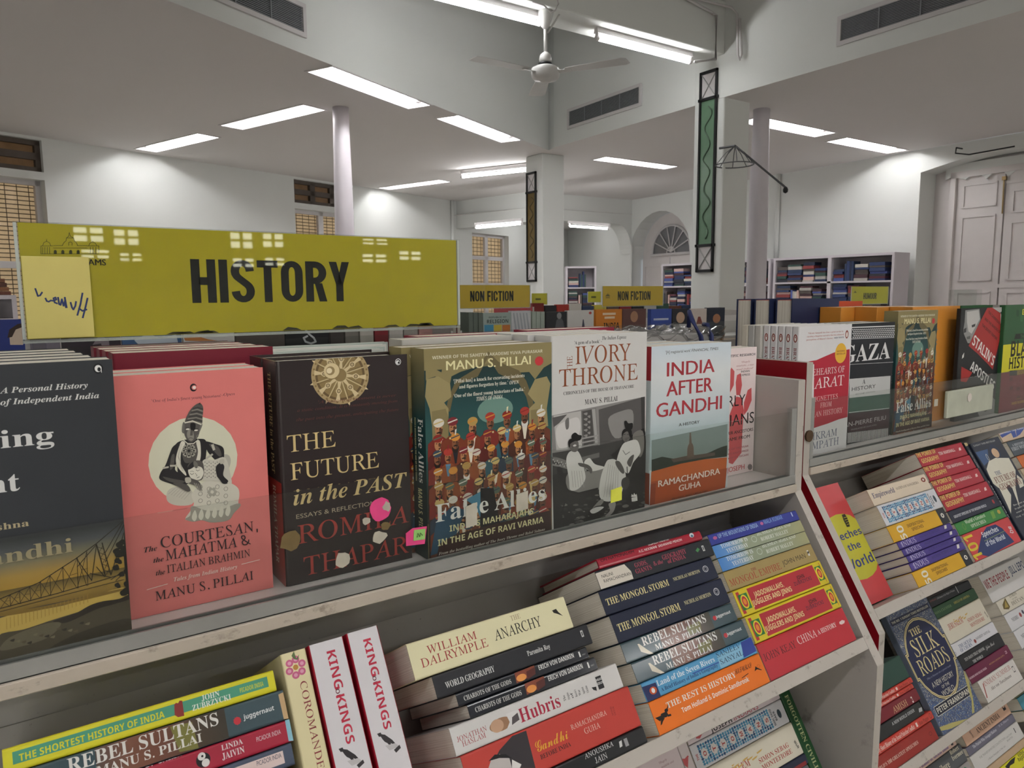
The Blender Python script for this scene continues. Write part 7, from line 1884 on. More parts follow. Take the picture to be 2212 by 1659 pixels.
  ('S','R','2a2c32',169.1,0,197.0586,28.3174),
  ('S','T','50','b','f0ece0',44.8,-2.3,90,26.2,19.3),
  ('S','T','INSPIRATIONAL','b','6a4c14',59.3,15.6,0,57.5,5.5),
  ('S','T','SPEECHES','b','6a4c14',68.4,7.6,0,38.8,5.5),
  ('S','E','f0ece0',182.7,15.3,5.3,4.4,0),
  ('S','E','2a2c32',182.7,15.3,2.1,2.3,0)]),
('indus','uppermost of four slim purple paperbacks','books on the upper sloping shelf of the neighbouring rack','H',(1.4124,0.6129,1.0648),(0.125,0.1881,0.0129),'4a3c8a',dict(),[
  ('S','T','THE','s','cfc8e8',13.4,2.4,90,7.7,3.4),
  ('S','T','INDUS','l','d8d2ec',11.7,2.6,0,46.2,8.5),
  ('S','T','ANDREW ROBINSON','s','342a6a',71.7,5.6,0,71.3,4.7),
  ('S','P','e8e4dc',[165.2,11.6,173.1,11.1,169.2,5.4,160.7,5.4])]),
('indus_b','second from the top of four slim purple paperbacks','books on the upper sloping shelf of the neighbouring rack','H',(1.4195,0.6062,1.0543),(0.125,0.1919,0.0119),'4a3c8a',dict(copy='indus'),[]),
('indus_c','third from the top of four slim purple paperbacks','books on the upper sloping shelf of the neighbouring rack','H',(1.4195,0.5997,1.0442),(0.125,0.1886,0.0114),'4a3c8a',dict(copy='indus'),[]),
('indus_d','lowest of four slim purple paperbacks','books on the upper sloping shelf of the neighbouring rack','H',(1.4195,0.5918,1.0317),(0.125,0.1916,0.0142),'4a3c8a',dict(copy='indus'),[]),
('fifty_b','yellow paperback with a white 50 at the bottom of the stack','books on the upper sloping shelf of the neighbouring rack','H',(1.4181,0.5775,1.0092),(0.125,0.1947,0.026),'dba92a',dict(copy='fifty'),[]),
('power','topmost of four red geography paperbacks with gold foil','books on the upper sloping shelf of the neighbouring rack','H',(1.6061,0.6784,1.1677),(0.125,0.1846,0.0285),'b02c3c',dict(),[
  ('S','T','THE POWER OF','b','e8d074',-1.1,19.8,0,74.4,9),
  ('S','T','GEOGRAPHY','b','e8d074',7.3,6.8,0,66.6,8.6),
  ('S','T','TIM MARSHALL','b','eed8d4',79.4,13.4,0,65.9,6.3),
  ('S','P','eed8d4',[163.6,18.2,171,18.4,169.3,12.4,159.8,12.5])]),
('power_b','second from the top of four red geography paperbacks with gold foil','books on the upper sloping shelf of the neighbouring rack','H',(1.6097,0.6626,1.1428),(0.125,0.1882,0.0288),'b02c3c',dict(copy='power'),[]),
('power_c','third from the top of four red geography paperbacks with gold foil','books on the upper sloping shelf of the neighbouring rack','H',(1.613,0.6467,1.1179),(0.125,0.1905,0.029),'b02c3c',dict(copy='power'),[]),
('power_d','lowest of four red geography paperbacks with gold foil','books on the upper sloping shelf of the neighbouring rack','H',(1.6179,0.6301,1.0919),(0.125,0.1943,0.0302),'b02c3c',dict(copy='power'),[]),
('greatest','navy paperback with small white capitals under the red geography books','books on the upper sloping shelf of the neighbouring rack','H',(1.6167,0.6175,1.072),(0.125,0.194,0.023),'262a3e',dict(),[
  ('S','T','GREATEST SPEECHES OF THE MODERN WORLD','b','d4d6dc',13.2,8.1,0,131.6,5),
  ('S','E','b83a3a',178.3,12.5,4.1,4.2,0)]),
('worldsgreatest','bright green paperback above the red and blue one','books on the upper sloping shelf of the neighbouring rack','H',(1.6187,0.605,1.0525),(0.125,0.1953,0.0226),'3f8a46',dict(),[
  ('S','T',"World's Greatest",'r','e4ecd8',38,14.6,0,81.9,7),
  ('S','T','SPEECHES','r','e4ecd8',51.6,4.7,0,59.7,6.2),
  ('S','P','7aa64a',[144.5,19.3,158.7,19.7,154.4,5.9,140.8,5.5]),
  ('S','E','c8a64a',176.7,14.1,6.1,4.2,0),
  ('S','E','8aa64a',27.7,12,5.1,6,1)]),
('one_o_one','red and navy paperback with a yellow vertical 101, foot of its stack','books on the upper sloping shelf of the neighbouring rack','H',(1.6225,0.5775,1.0092),(0.125,0.1942,0.0507),'d0484c',dict(),[
  ('S','P','2c3c6e',[18.5,11.2,65.6,38.4,97.4,47.7,134,46.3,150.1,35.2,166.9,4.4,49.8,-0.9]),
  ('S','T','101','b','e0cf3a',34.1,1.4,90,45.2,35),
  ('S','T','Speeches','b','e8ecf0',66.8,33.4,0,67.4,9.3),
  ('S','T','of the World','b','e8ecf0',63,15.9,0,79.2,9.2),
  ('S','P','7a8a6a',[64.6,27.6,153.5,29.9,152.5,28.3,63.7,26]),
  ('S','T','BQ','b','e8ecf0',174.4,33.9,-100.4,13.6,10.9)]),
('persians','slim black upright spine beside the astronaut cover','books on the upper sloping shelf of the neighbouring rack','V',(1.624,0.5809,1.0072),(0.12,0.2133,0.0125),'2a2e38',dict(),[
  ('S','T','LLEWELLYN-JONES','s','b0b2b4',17.7,-1.1,0,38.3,7.6),
  ('S','T','PERSIANS','r','d8dade',85.7,10.4,0,80.7,20.2),
  ('S','P','c8b27a',[-0.1,-11.3,1.4,14.1,6.7,11.7,7.5,-5])]),
('future_geo','dark blue paperback with a white astronaut, facing out on the slope','books on the upper sloping shelf of the neighbouring rack','C',(1.638,0.5978,0.9965),(0.13,0.2081,0.024),'262c3c',dict(),[
  ('F','P','e6e2d0',[7.2,149.9,33.4,163.6,67.8,166.3,122.8,158.4,120.7,130.1,78.1,96.3,49.7,56.9,64.8,98.5,59.2,106.9,31.6,101.6,21.8,110.6,12.5,107.2,1,118.9,3.5,138.1]),
  ('F','P','e6e2d0',[16,116.4,42.8,102.2,45.1,87,3.3,53.4,7.6,69.3]),
  ('F','E','22304e',81.3,179.8,20.7,15.8,0),
  ('F','E','d8b492',79.6,176.2,14.6,10.5,0),
  ('F','P','e6e2d0',[114.5,120.8,126.7,108.6,117.8,94.8,96.1,93.3,102.9,107.3]),
  ('F','P','3c5a88',[1.1,188.4,57.2,188.3,33.4,163.6,6,157.6]),
  ('F','E','e6e2d0',37.8,171.8,4.4,7.6,1.5),
  ('F','T','SUNDAY TIMES BESTSELLER','s','c8c8c4',8,200,0,100,3.5),
  ('F','T','THE','r','4a5a7a',30,132,0,26,8),
  ('F','T','FUTURE OF','r','7a3c30',14,117,0,96,12.5),
  ('F','T','GEOGRAPHY','r','7a3c30',18,101,0,100,12.5),
  ('F','T','How power and politics','r','d8d8d0',29.7,64.8,0,89.8,3.4),
  ('F','T','in space will change','r','d8d8d0',27.3,57.5,0,83.1,3.3),
  ('F','T','our world','r','d8d8d0',24.9,50.2,0,76.5,3.3),
  ('F','T','THE TIMES','s','d8d8d0',13.5,41.7,0,61.1,2.9)]),
('tworivers','cream paperback with blue river shapes, topmost at the right edge','books on the upper sloping shelf of the neighbouring rack','H',(1.9677,0.6812,1.172),(0.125,0.19,0.0212),'d8bfa4',dict(),[
  ('S','P','3a56a4',[2.3,17.4,59.3,22.6,82.3,22.5,71.3,4.6,53.5,4.1,56.8,16,4.8,10.3]),
  ('S','P','3a56a4',[87.4,21.9,135.8,24.6,126.4,17.2,92.5,7.4,71.3,4.6]),
  ('S','T','BETWEEN TWO RIVERS','b','d8dcec',8,18.1,0,123.1,5.6)]),
('firstwar','slate grey paperback, second from the top at the right edge','books on the upper sloping shelf of the neighbouring rack','H',(1.98,0.6622,1.1422),(0.125,0.19,0.0347),'4a545c',dict(),[
  ('S','T','A HISTORY OF THE','r','c8ccd0',16.5,21.6,0,104.7,5.1),
  ('S','T','FIRST WORLD WAR','r','c8ccd0',4.6,12.2,0,117.6,7.8)]),
('farorange','orange paperback, third from the top at the right edge','books on the upper sloping shelf of the neighbouring rack','H',(1.9864,0.6475,1.1192),(0.125,0.19,0.0268),'d8743a',dict(),[]),
('farcream','beige paperback, fourth from the top at the right edge','books on the upper sloping shelf of the neighbouring rack','H',(1.9695,0.6283,1.089),(0.125,0.19,0.0351),'b8a488',dict(),[]),
('farnavy','navy paperback at the foot of the pile by the right edge','books on the upper sloping shelf of the neighbouring rack','H',(1.9438,0.6035,1.0501),(0.125,0.17,0.0455),'2a3040',dict(),[]),
('silk','blue mosaic paperback with a navy oval medallion and gold lettering','books on the second shelf of the neighbouring rack','C',(1.302,0.5703,0.7187),(0.1495,0.224,0.014),'6c7686',dict(),[
  ('F','MOSAIC',0,0,149.5,224),
  ('F','R','1e2440',4,190,145.5,200),
  ('F','T','THE NO. 1 SUNDAY TIMES BESTSELLER','b','c8c4b0',8,193,0,133.5,4),
  ('F','E','1c2138',74.75,115,72.5075,74,0),
  ('F','R','1c2138',0.5,90,149,140),
  ('F','E','e0cf94',74.75,115,71.0075,72.5,0),
  ('F','R','e0cf94',2,91.5,147.5,138.5),
  ('F','E','1c2138',74.75,115,69.3075,70.8,0),
  ('F','R','1c2138',3.7,93.2,145.8,136.8),
  ('F','E','e0cf94',74.75,115,68.3075,69.8,0),
  ('F','R','e0cf94',4.7,94.2,144.8,135.8),
  ('F','E','20264a',74.75,115,66.5075,68,0),
  ('F','R','20264a',6.5,96,143,134),
  ('F','T','THE','r','e0cf94',44.85,160,0,38.87,12),
  ('F','T','SILK','l','e0cf94',31.395,126,0,86.71,29),
  ('F','T','ROADS','l','e0cf94',22.425,95,0,104.65,26),
  ('F','T','This is history on a grand scale','i','9aa0b4',29.9,86,0,89.7,3),
  ('F','T','A NEW HISTORY','s','d8d4c4',35.88,70,0,77.74,9),
  ('F','T','OF THE','s','d8d4c4',61.295,62,0,26.91,5),
  ('F','T','WORLD','s','d8d4c4',52.325,50,0,44.85,9),
  ('F','R','d8d4c4',10,28,139.5,45),
  ('F','R','171b33',11,29,138.5,44),
  ('F','T','PETER FRANKOPAN','b','e4e0d0',15,32,0,119.5,9),
  ('F','P','b8ae6a',[0,8,30,2,60,0,90,0,40,9,0,14]),
  ('F','P','b8ae6a',[149.5,70,139.5,50,127.5,20,109.5,2,119.5,2,135.5,22,149.5,50])]),
('dkgreen','dark green paperback over the slim red conflict books by the end panel','books on the second shelf of the neighbouring rack','H',(1.288,0.6148,0.8146),(0.125,0.2,0.0388),'2c4a40',dict(),[]),
('pappe','upper of two slim coral red paperbacks above the maroon book','books on the second shelf of the neighbouring rack','H',(1.2906,0.6094,0.8061),(0.125,0.2,0.0094),'c9483c',dict(),[
  ('S','T','A Very Short History of the Israel-Palestine Conflict','r','f0dcd4',20,2.5,0,120,4.5),
  ('S','T','Ilan Pappe','r','7a2a22',155,2.5,0,30,4),
  ('S','R','f0dcd4',145,2.5,150,7),
  ('S','E','3a1a18',192,4.7108,3,3,1)]),
('pappe_b','lower of two slim coral red paperbacks above the maroon book','books on the second shelf of the neighbouring rack','H',(1.2855,0.605,0.7993),(0.125,0.2,0.0075),'c9483c',dict(copy='pappe'),[]),
('amish','maroon paperback with pale gold capitals by the end panel','books on the second shelf of the neighbouring rack','H',(1.2885,0.5939,0.7818),(0.125,0.2,0.0201),'7c2630',dict(),[
  ('S','T','AMISH','l','d8b888',113,3,0,46.9,9.5),
  ('S','R','e8e4de',174.6,1.8,178.3,11.6),
  ('S','R','7c2630',174.7,4.4,177.6,9.2)]),
('adani','glossy black paperback under the maroon one','books on the second shelf of the neighbouring rack','H',(1.281,0.582,0.7633),(0.125,0.1965,0.0214),'1a1b1e',dict(gloss=1),[
  ('S','T','A NEW WORLD ORDER','b','b8b8ba',99.5,11.1,0,73.2,4.9),
  ('S','P','b0b0b2',[186,11.8,197.6,11.4,192.9,5.3,182.8,6.3])]),
('pappe_c','slim coral red paperback between the glossy black and thick brick-red ones','books on the second shelf of the neighbouring rack','H',(1.3005,0.5744,0.7513),(0.125,0.21,0.0136),'c9483c',dict(copy='pappe'),[]),
('hundred','thick brick-red paperback at the foot of the pile by the end panel','books on the second shelf of the neighbouring rack','H',(1.2865,0.5584,0.7261),(0.125,0.202,0.0293),'9a3028',dict(),[
  ('S','T',"WORLD'S 100 GREATEST SPEECHES",'r','e0c8b8',9,12,0,134.4,4.9),
  ('S','E','5a1a18',185.6,14.1,4.7,2.9,1)]),
('dkspine','black paperback topping the pile beside the mosaic cover','books on the second shelf of the neighbouring rack','H',(1.6227,0.6596,0.885),(0.125,0.1702,0.0173),'23262b',dict(),[
  ('S','R','e0e0de',112.9,3.2,114.5,21),
  ('S','T','A Dictionary of the Rights of Woman','r','a8a8aa',30.3,9.5,0,73.8,3.7),
  ('S','T','EMMELINE','s','9a5a54',4.9,10,0,23.4,3.2)]),
('greenrow','deep green paperback second in the pile beside the mosaic cover','books on the second shelf of the neighbouring rack','H',(1.6264,0.6478,0.8665),(0.125,0.1739,0.0214),'2f5638',dict(),[
  ('S','T','NANA CLUSTER','r','7a9a6a',-0.8,8.8,0,68.2,4.5),
  ('S','T','SHELLS OF ASHOKA','r','c8b85a',79.1,10,0,65.8,4.2)]),
('jeru_r','cream paperback with gold ornament and red author name, right of the mosaic cover','books on the second shelf of the neighbouring rack','H',(1.6273,0.6211,0.8246),(0.125,0.1748,0.049),'d8d2bf',dict(copy='jerusalem'),[]),
('churn','white paperback with blue title under the cream ornamented one','books on the second shelf of the neighbouring rack','H',(1.629,0.6086,0.8049),(0.125,0.1765,0.0227),'dadade',dict(),[
  ('S','T','THE OCEAN','r','4a5a80',22,10.4,0,52.4,6.1),
  ('S','T','OF CHURN','r','4a5a80',21,3.3,0,47.1,6.1),
  ('S','T','SANJEEV SANYAL','r','5a5a64',90.4,8.4,0,60.7,4.5),
  ('S','E','8a3a34',84,7.9,4.2,3.7,0),
  ('S','E','2a2a2c',-0.7,6.5,4.7,3.4,1)]),
('tendays','black paperback with grey lettering beneath the white ocean book','books on the second shelf of the neighbouring rack','H',(1.6315,0.5948,0.7833),(0.125,0.1789,0.0251),'1f2024',dict(),[
  ('S','T','TEN DAYS THAT SHOOK','r','c8c8c6',19.3,12.2,0,82.6,5.2),
  ('S','T','THE WORLD','r','c8c8c6',42.3,2.2,0,41.1,5.2),
  ('S','T','John Reed','c','c8c8c6',106.2,11,0,38.1,5.8)]),
('women','plum paperback between the black and white ones','books on the second shelf of the neighbouring rack','H',(1.6366,0.5802,0.7604),(0.125,0.1796,0.0266),'6a2040',dict(),[
  ('S','T','WOMEN WHO RULED INDIA','b','d8c0c8',-0.6,9.3,0,71.6,3.6),
  ('S','T','ARCHANA GARODIA GUPTA','s','c8a86a',84.7,11.9,0,66.9,2.6),
  ('S','T','2','b','d8c0c8',158.3,13.1,0,8.9,5)]),
('summer','white paperback with thin red and grey lettering at the foot of its pile','books on the second shelf of the neighbouring rack','H',(1.6303,0.5584,0.7261),(0.125,0.1534,0.0401),'e0dcd6',dict(),[
  ('S','T','INDIAN SUMMER','l','a8524a',16.6,26.5,0,113.7,8.5),
  ('S','T','Alex von Tunzelmann','I','6a5a58',29.6,15.1,0,89.1,5.5),
  ('S','R','5a5254',133.9,18.5,141.9,29.6),
  ('S','R','e0dcd6',134.7,20.2,141.1,27.9),
  ('S','P','a8524a',[12.9,33.2,16.5,33,6.3,9,2.7,9.2])]),
('people','thick white paperback with condensed red and navy capitals','books on the second shelf of the neighbouring rack','H',(1.8671,0.636,0.848),(0.14,0.2,0.0598),'dcdad8',dict(),[
  ('S','T','WE THE PEOPLE','b','9a2a36',5.2,28.5,0,111.8,18),
  ('S','T','JILL LEPORE','b','2c3c66',128.3,32.7,0,93.1,16.8)]),
('deccan','cream paperback with a bronze fish motif','books on the second shelf of the neighbouring rack','H',(1.8785,0.6207,0.8239),(0.125,0.2,0.028),'dad4c4',dict(),[
  ('S','P','6a5a2c',[19.8,18,43.6,27.4,44.4,7.8,34.4,4.7,15.5,9.5]),
  ('S','P','b09a4c',[38.3,23.1,39.6,8.9,22.8,10.4]),
  ('S','T','LORDS','r','7a7668',61.5,22.3,0,35.1,6.4),
  ('S','T','OF THE','r','7a7668',66.8,16.6,0,23.6,2.5),
  ('S','T','DECCAN','r','7a7668',56.1,7.3,0,57.4,7.3)]),
('nehru','white paperback with red and navy specks, under the cream one with a bronze motif','books on the second shelf of the neighbouring rack','H',(1.8814,0.6018,0.7943),(0.125,0.2,0.0344),'dcdcde',dict(),[
  ('S','T','NEHRU','r','5a5a62',20.9,15.8,0,32.3,7.1),
  ('S','E','9a3a3a',63.6,20.1,4.8,4.8,0),
  ('S','E','3a3a52',78.2,22.5,3.9,4.3,0)]),
('nehru_b','white paperback lowest in view by the right edge of the second row','books on the second shelf of the neighbouring rack','H',(1.8833,0.5825,0.764),(0.125,0.2,0.0354),'dcdcde',dict(copy='nehru'),[]),
('lastwhite','grey-white paperback at the foot of the second row, right end','books on the second shelf of the neighbouring rack','H',(1.886,0.5584,0.7261),(0.125,0.2,0.0443),'c8c4bc',dict(),[]),
('ancientblue','pink paperback with blue blackletter title, third row beneath the mosaic cover','books on the third shelf of the neighbouring rack','H',(1.4857,0.6114,0.6113),(0.125,0.2,0.0098),'d8b8a8',dict(),[
  ('S','T','Puranas in Ancient India','r','3a3a90',60,4,0,110,8),
  ('S','R','2a2430',182,4,190,12)]),
('failure','dark grey paperback with pale blackletter author name','books on the third shelf of the neighbouring rack','H',(1.4952,0.5941,0.5841),(0.125,0.2,0.0317),'55585c',dict(),[
  ('S','T','Robert','r','d8d0b8',156.4,24.2,0,34.3,7.6),
  ('S','T','Ivermee','r','d8d0b8',154.8,14.5,0,42.8,7.6),
  ('S','T','Glorious Failure','r','d8d0b8',20,9,0,120,12)]),
('sticker','grey paperback with a green badge, lowest on the third row','books on the third shelf of the neighbouring rack','H',(1.4946,0.5814,0.5642),(0.125,0.2,0.023),'9a9694',dict(),[
  ('S','E','1d7a54',180,12,6,6,0),
  ('S','E','e0e0dc',180,12,3,3,0)]),
('histancient','peach paperback with black capitals and a black motif, third row','books on the third shelf of the neighbouring rack','H',(1.7158,0.6041,0.5999),(0.125,0.2023,0.0285),'d8b096',dict(),[
  ('S','T','HISTORY OF','r','3a2420',62.3,22.1,0,82.2,8.5),
  ('S','T','ANCIENT INDIA','r','3a2420',52.9,7.3,0,102.8,9.8),
  ('S','R','1c1618',179.8,12.2,191.5,29.1),
  ('S','E','d8b096',186.1,20.5,4.5,3.5,0),
  ('S','T','Tripathi','b','3a2420',28.7,24.6,-81.1,18.4,5.8)]),
('patriot','grey-violet paperback under the peach one','books on the third shelf of the neighbouring rack','H',(1.7174,0.5955,0.5863),(0.125,0.2109,0.0155),'6c6a7a',dict(),[
  ('S','T','The Patriot Who Avenged Madras','r','d8d8e0',23.7,7.3,0,104.6,5.2),
  ('S','T','D. K. Dhurve','r','b8b8c4',142.3,9.6,0,45.4,4.1)]),
('constitution','white paperback with thin grey capitals, third row','books on the third shelf of the neighbouring rack','H',(1.7191,0.5778,0.5586),(0.125,0.214,0.0323),'d4d2ce',dict(),[
  ('S','T','THE TRANSFORMATIVE CONSTITUTION','s','8a8884',29,19,0,116.3,3.9),
  ('S','T','A Radical Biography in Nine Acts','I','8a8884',53.1,8.3,0,79,3),
  ('S','T','GAUTAM','s','8a8884',148.3,18.3,0,26.6,3.2),
  ('S','T','BHATIA','s','8a8884',146.2,12.7,0,26.1,3.2),
  ('S','R','2a2a2c',189.1,16.2,192.1,25.6)]),
('glare','beige paperback just above the bright yellow one','books on the third shelf of the neighbouring rack','H',(1.7252,0.5702,0.5466),(0.125,0.2212,0.0137),'c2a888',dict(),[]),
('vidya','bright yellow paperback with a black graffiti motif, bottom right corner','books on the third shelf of the neighbouring rack','H',(1.7238,0.5561,0.5245),(0.125,0.2119,0.0256),'dcd62e',dict(),[
  ('S','T','Vidya','b','2a2a18',149.4,19.2,0,26.5,6.7),
  ('S','T','Rajput','b','2a2a18',143.8,12.3,0,30.5,6.7),
  ('S','P','14140e',[89,21.7,116.3,24.5,139.8,23.9,125.5,16.4,107.7,17.6,97.2,13.9])]),
('mossy','moss green paperback, third row at the right edge','books on the third shelf of the neighbouring rack','H',(1.9462,0.6131,0.614),(0.125,0.19,0.0184),'66684a',dict(),[]),
('teal','sky teal paperback, third row at the right edge','books on the third shelf of the neighbouring rack','H',(1.9537,0.5994,0.5925),(0.125,0.19,0.0249),'4a94a8',dict(),[]),
('khaki','khaki paperback low on the third row at the right edge','books on the third shelf of the neighbouring rack','H',(1.9528,0.587,0.573),(0.125,0.19,0.0225),'8a8458',dict(),[]),
('undying_c0','charcoal paperback standing just behind the one with the steel bridge','books standing on the near rack ledge','F',(-0.0941,0.731,1.2175),(0.153,0.2343,0.034),'34373b',dict(copy='undying'),[]),
('undying_c1','charcoal paperback standing second behind the one with the steel bridge','books standing on the near rack ledge','F',(-0.0971,0.767,1.2175),(0.153,0.2343,0.034),'34373b',dict(copy='undying'),[]),
('undying_c2','charcoal paperback standing third behind the one with the steel bridge','books standing on the near rack ledge','F',(-0.1001,0.803,1.2175),(0.153,0.2343,0.034),'34373b',dict(copy='undying'),[]),
('undying_c3','charcoal paperback standing fourth behind the one with the steel bridge','books standing on the near rack ledge','F',(-0.1031,0.839,1.2175),(0.153,0.2343,0.034),'34373b',dict(copy='undying'),[]),
('courtesan_c','salmon pink paperback directly behind the one with the pale disc','books standing on the near rack ledge','F',(0.0609,0.7615,1.2175),(0.137,0.2168,0.03),'d97b76',dict(copy='courtesan'),[]),
('maroon0','tall maroon book, nearest of four behind the salmon pink pair','books standing on the near rack ledge','F',(0.084,0.836,1.2175),(0.154,0.2295,0.036),'7a2634',dict(),[]),
('maroon1','tall maroon book, second of four behind the salmon pink pair','books standing on the near rack ledge','F',(0.082,0.8725,1.2175),(0.152,0.2295,0.036),'7a2634',dict(),[]),
('maroon2','tall maroon book, third of four behind the salmon pink pair','books standing on the near rack ledge','F',(0.08,0.909,1.2175),(0.15,0.2295,0.036),'7a2634',dict(),[]),
('maroon3','tall maroon book, hindmost of four behind the salmon pink pair','books standing on the near rack ledge','F',(0.078,0.9455,1.2175),(0.148,0.2295,0.036),'7a2634',dict(),[]),
('future_c','dark brown hardback directly behind the one with the carved wheel','books standing on the near rack ledge','F',(0.2082,0.785,1.2175),(0.1374,0.222,0.045),'2e2526',dict(hard=1,gloss=1,copy='future'),[]),
('thin0','slim pale book, nearest of the four behind the dark brown hardbacks','books standing on the near rack ledge','F',(0.252,0.8485,1.2175),(0.133,0.2175,0.0115),'c9cec6',dict(),[]),
('thin1','slim pale book, second of the four behind the dark brown hardbacks','books standing on the near rack ledge','F',(0.252,0.861,1.2175),(0.141,0.2195,0.0115),'b9c4bc',dict(),[]),
('thin2','slim pale book, third of the four behind the dark brown hardbacks','books standing on the near rack ledge','F',(0.252,0.8735,1.2175),(0.149,0.2215,0.0115),'d4d4cc',dict(),[]),
('thin3','slim pale book, hindmost of the four behind the dark brown hardbacks','books standing on the near rack ledge','F',(0.252,0.886,1.2175),(0.157,0.2235,0.0115),'aeb8b0',dict(),[]),
('allies_c','olive crowd-of-portraits paperback behind the front one on the left rack','books standing on the near rack ledge','F',(0.3465,0.7385,1.2175),(0.1679,0.2277,0.03),'7d7350',dict(copy='allies'),[]),
('patterned','grey paperback with a patterned spine, behind the olive portraits pair','books standing on the near rack ledge','F',(0.366,0.781,1.2175),(0.149,0.2335,0.036),'b9b7b0',dict(),[]),
('ivory_c','white paperback directly behind the one with copper lettering','books standing on the near rack ledge','F',(0.5187,0.7485,1.2175),(0.156,0.2345,0.034),'d2d1ce',dict(copy='ivory'),[]),
('ivory_d','white paperback second behind the one with copper lettering','books standing on the near rack ledge','F',(0.5187,0.784,1.2175),(0.156,0.2345,0.034),'d2d1ce',dict(copy='ivory'),[]),
('crimson','crimson covered book behind the copper lettered copies','books standing on the near rack ledge','F',(0.444,0.9,1.2175),(0.17,0.2295,0.04),'8a1c34',dict(),[]),
('crimson_b','second crimson covered book behind the copper lettered copies','books standing on the near rack ledge','F',(0.624,0.898,1.2175),(0.17,0.2315,0.036),'8a1c34',dict(),[]),
('gandhi_after_c','pale blue paperback directly behind the one with the orange ground','books standing on the near rack ledge','F',(0.6904,0.765,1.2175),(0.118,0.2139,0.04),'c9d6da',dict(copy='gandhi_after'),[]),
('bravehearts_0','second white spine with a round bird badge, counted from the torn red band cover','books standing on the ledge of the neighbouring rack','F',(1.0945,0.7618,1.2175),(0.158,0.2263,0.013),'e2e1e2',dict(copy='bravehearts'),[]),
('bravehearts_1','third white spine with a round bird badge, counted from the torn red band cover','books standing on the ledge of the neighbouring rack','F',(1.0935,0.7756,1.2175),(0.158,0.2263,0.013),'e2e1e2',dict(copy='bravehearts'),[]),
('bravehearts_2','fourth white spine with a round bird badge, counted from the torn red band cover','books standing on the ledge of the neighbouring rack','F',(1.0925,0.7894,1.2175),(0.158,0.2263,0.013),'e2e1e2',dict(copy='bravehearts'),[]),
('bravehearts_3','fifth white spine with a round bird badge, counted from the torn red band cover','books standing on the ledge of the neighbouring rack','F',(1.0915,0.8032,1.2175),(0.158,0.2263,0.013),'e2e1e2',dict(copy='bravehearts'),[]),
('greyrow0','nearest of three plain grey-white spines behind the bird badge row','books standing on the ledge of the neighbouring rack','F',(1.086,0.817,1.2175),(0.154,0.226,0.013),'c9c7c0',dict(),[]),
('greyrow1','middle of three plain grey-white spines behind the bird badge row','books standing on the ledge of the neighbouring rack','F',(1.086,0.831,1.2175),(0.154,0.226,0.013),'c2c2be',dict(),[]),
('greyrow2','hindmost of three plain grey-white spines behind the bird badge row','books standing on the ledge of the neighbouring rack','F',(1.086,0.845,1.2175),(0.154,0.226,0.013),'d4cfc0',dict(),[]),
('gaza_c','black paperback behind the one with the woven scarf pattern','books standing on the ledge of the neighbouring rack','F',(1.2639,0.8195,1.2175),(0.1632,0.2254,0.034),'1f2229',dict(copy='gaza'),[]),
('navyhard0','furthest left of three navy hardbacks with orange top edges behind the bird badge row','books standing on the ledge of the neighbouring rack','K',(1.525,1.026,1.2175),(0.175,0.27,0.04),'262e4e',dict(hard=1,edge='c8502e'),[]),
('navyhard1','middle of three navy hardbacks with orange top edges behind the bird badge row','books standing on the ledge of the neighbouring rack','K',(1.525,0.979,1.2175),(0.175,0.27,0.04),'262e4e',dict(hard=1,edge='c8502e'),[]),
('navyhard2','front of three navy hardbacks with orange top edges behind the bird badge row','books standing on the ledge of the neighbouring rack','K',(1.535,0.932,1.2175),(0.175,0.27,0.04),'262e4e',dict(hard=1,edge='c8502e'),[]),
('redback','cream-paged book with an orange-red cover between navy and orange books','books standing on the ledge of the neighbouring rack','F',(1.6,1.02,1.2175),(0.12,0.262,0.035),'c8502e',dict(),[]),
('orange_c0','orange book first behind the tall one with faded lettering','books standing on the ledge of the neighbouring rack','F',(1.505,0.8788,1.2175),(0.2056,0.2516,0.05),'d28c38',dict(copy='orange'),[]),
('orange_c1','orange book second behind the tall one with faded lettering','books standing on the ledge of the neighbouring rack','F',(1.455,0.9291,1.2175),(0.2056,0.2516,0.05),'d28c38',dict(copy='orange'),[]),
('blackhist_c','green topped paperback behind the banded one at the right edge','books standing on the ledge of the neighbouring rack','F',(1.778,0.7985,1.2175),(0.155,0.2508,0.014),'2f5c38',dict(copy='blackhist'),[]),
('fg0','first of three dark green-grey spines beside the pale religion book on the far rack','books along the far rack','F',(1.949,3.32,1.2175),(0.026,0.1975,0.12),'6a756c',dict(),[]),
('fg1','second of three dark green-grey spines beside the pale religion book on the far rack','books along the far rack','F',(1.978,3.32,1.2175),(0.026,0.1965,0.12),'6a756c',dict(),[]),
('fg2','third of three dark green-grey spines beside the pale religion book on the far rack','books along the far rack','F',(2.008,3.32,1.2175),(0.026,0.1955,0.12),'6a756c',dict(),[]),
('religion','pale grey-green book lettered RELIGION on the far rack','books along the far rack','F',(2.036,3.23,1.2175),(0.175,0.1925,0.03),'a4b4ae',dict(),[
  ('F','T','RELIGION','b','33403e',23.5,138,0,133.9,19.2),
  ('F','T','REPUBLIC OF','b','55625e',35.3,164.6,0,110.6,8.4),
  ('F','R','4a9ac0',6.3,95.3,63.1,130.8),
  ('F','R','d8c04a',66.4,93.5,115.6,129),
  ('F','R','c87a3a',118.9,91.7,168.8,127.5)]),
('crumple','white book with a grey map-like print on the far rack','books along the far rack','F',(2.213,3.23,1.2175),(0.128,0.1995,0.03),'cfd2d6',dict(),[
  ('F','P','aab0b8',[10.7,189.1,19.7,188.9,36.9,92.6,24.8,93]),
  ('F','P','aab0b8',[31.7,188.7,40.7,188.5,58.1,91.9,46,92.3]),
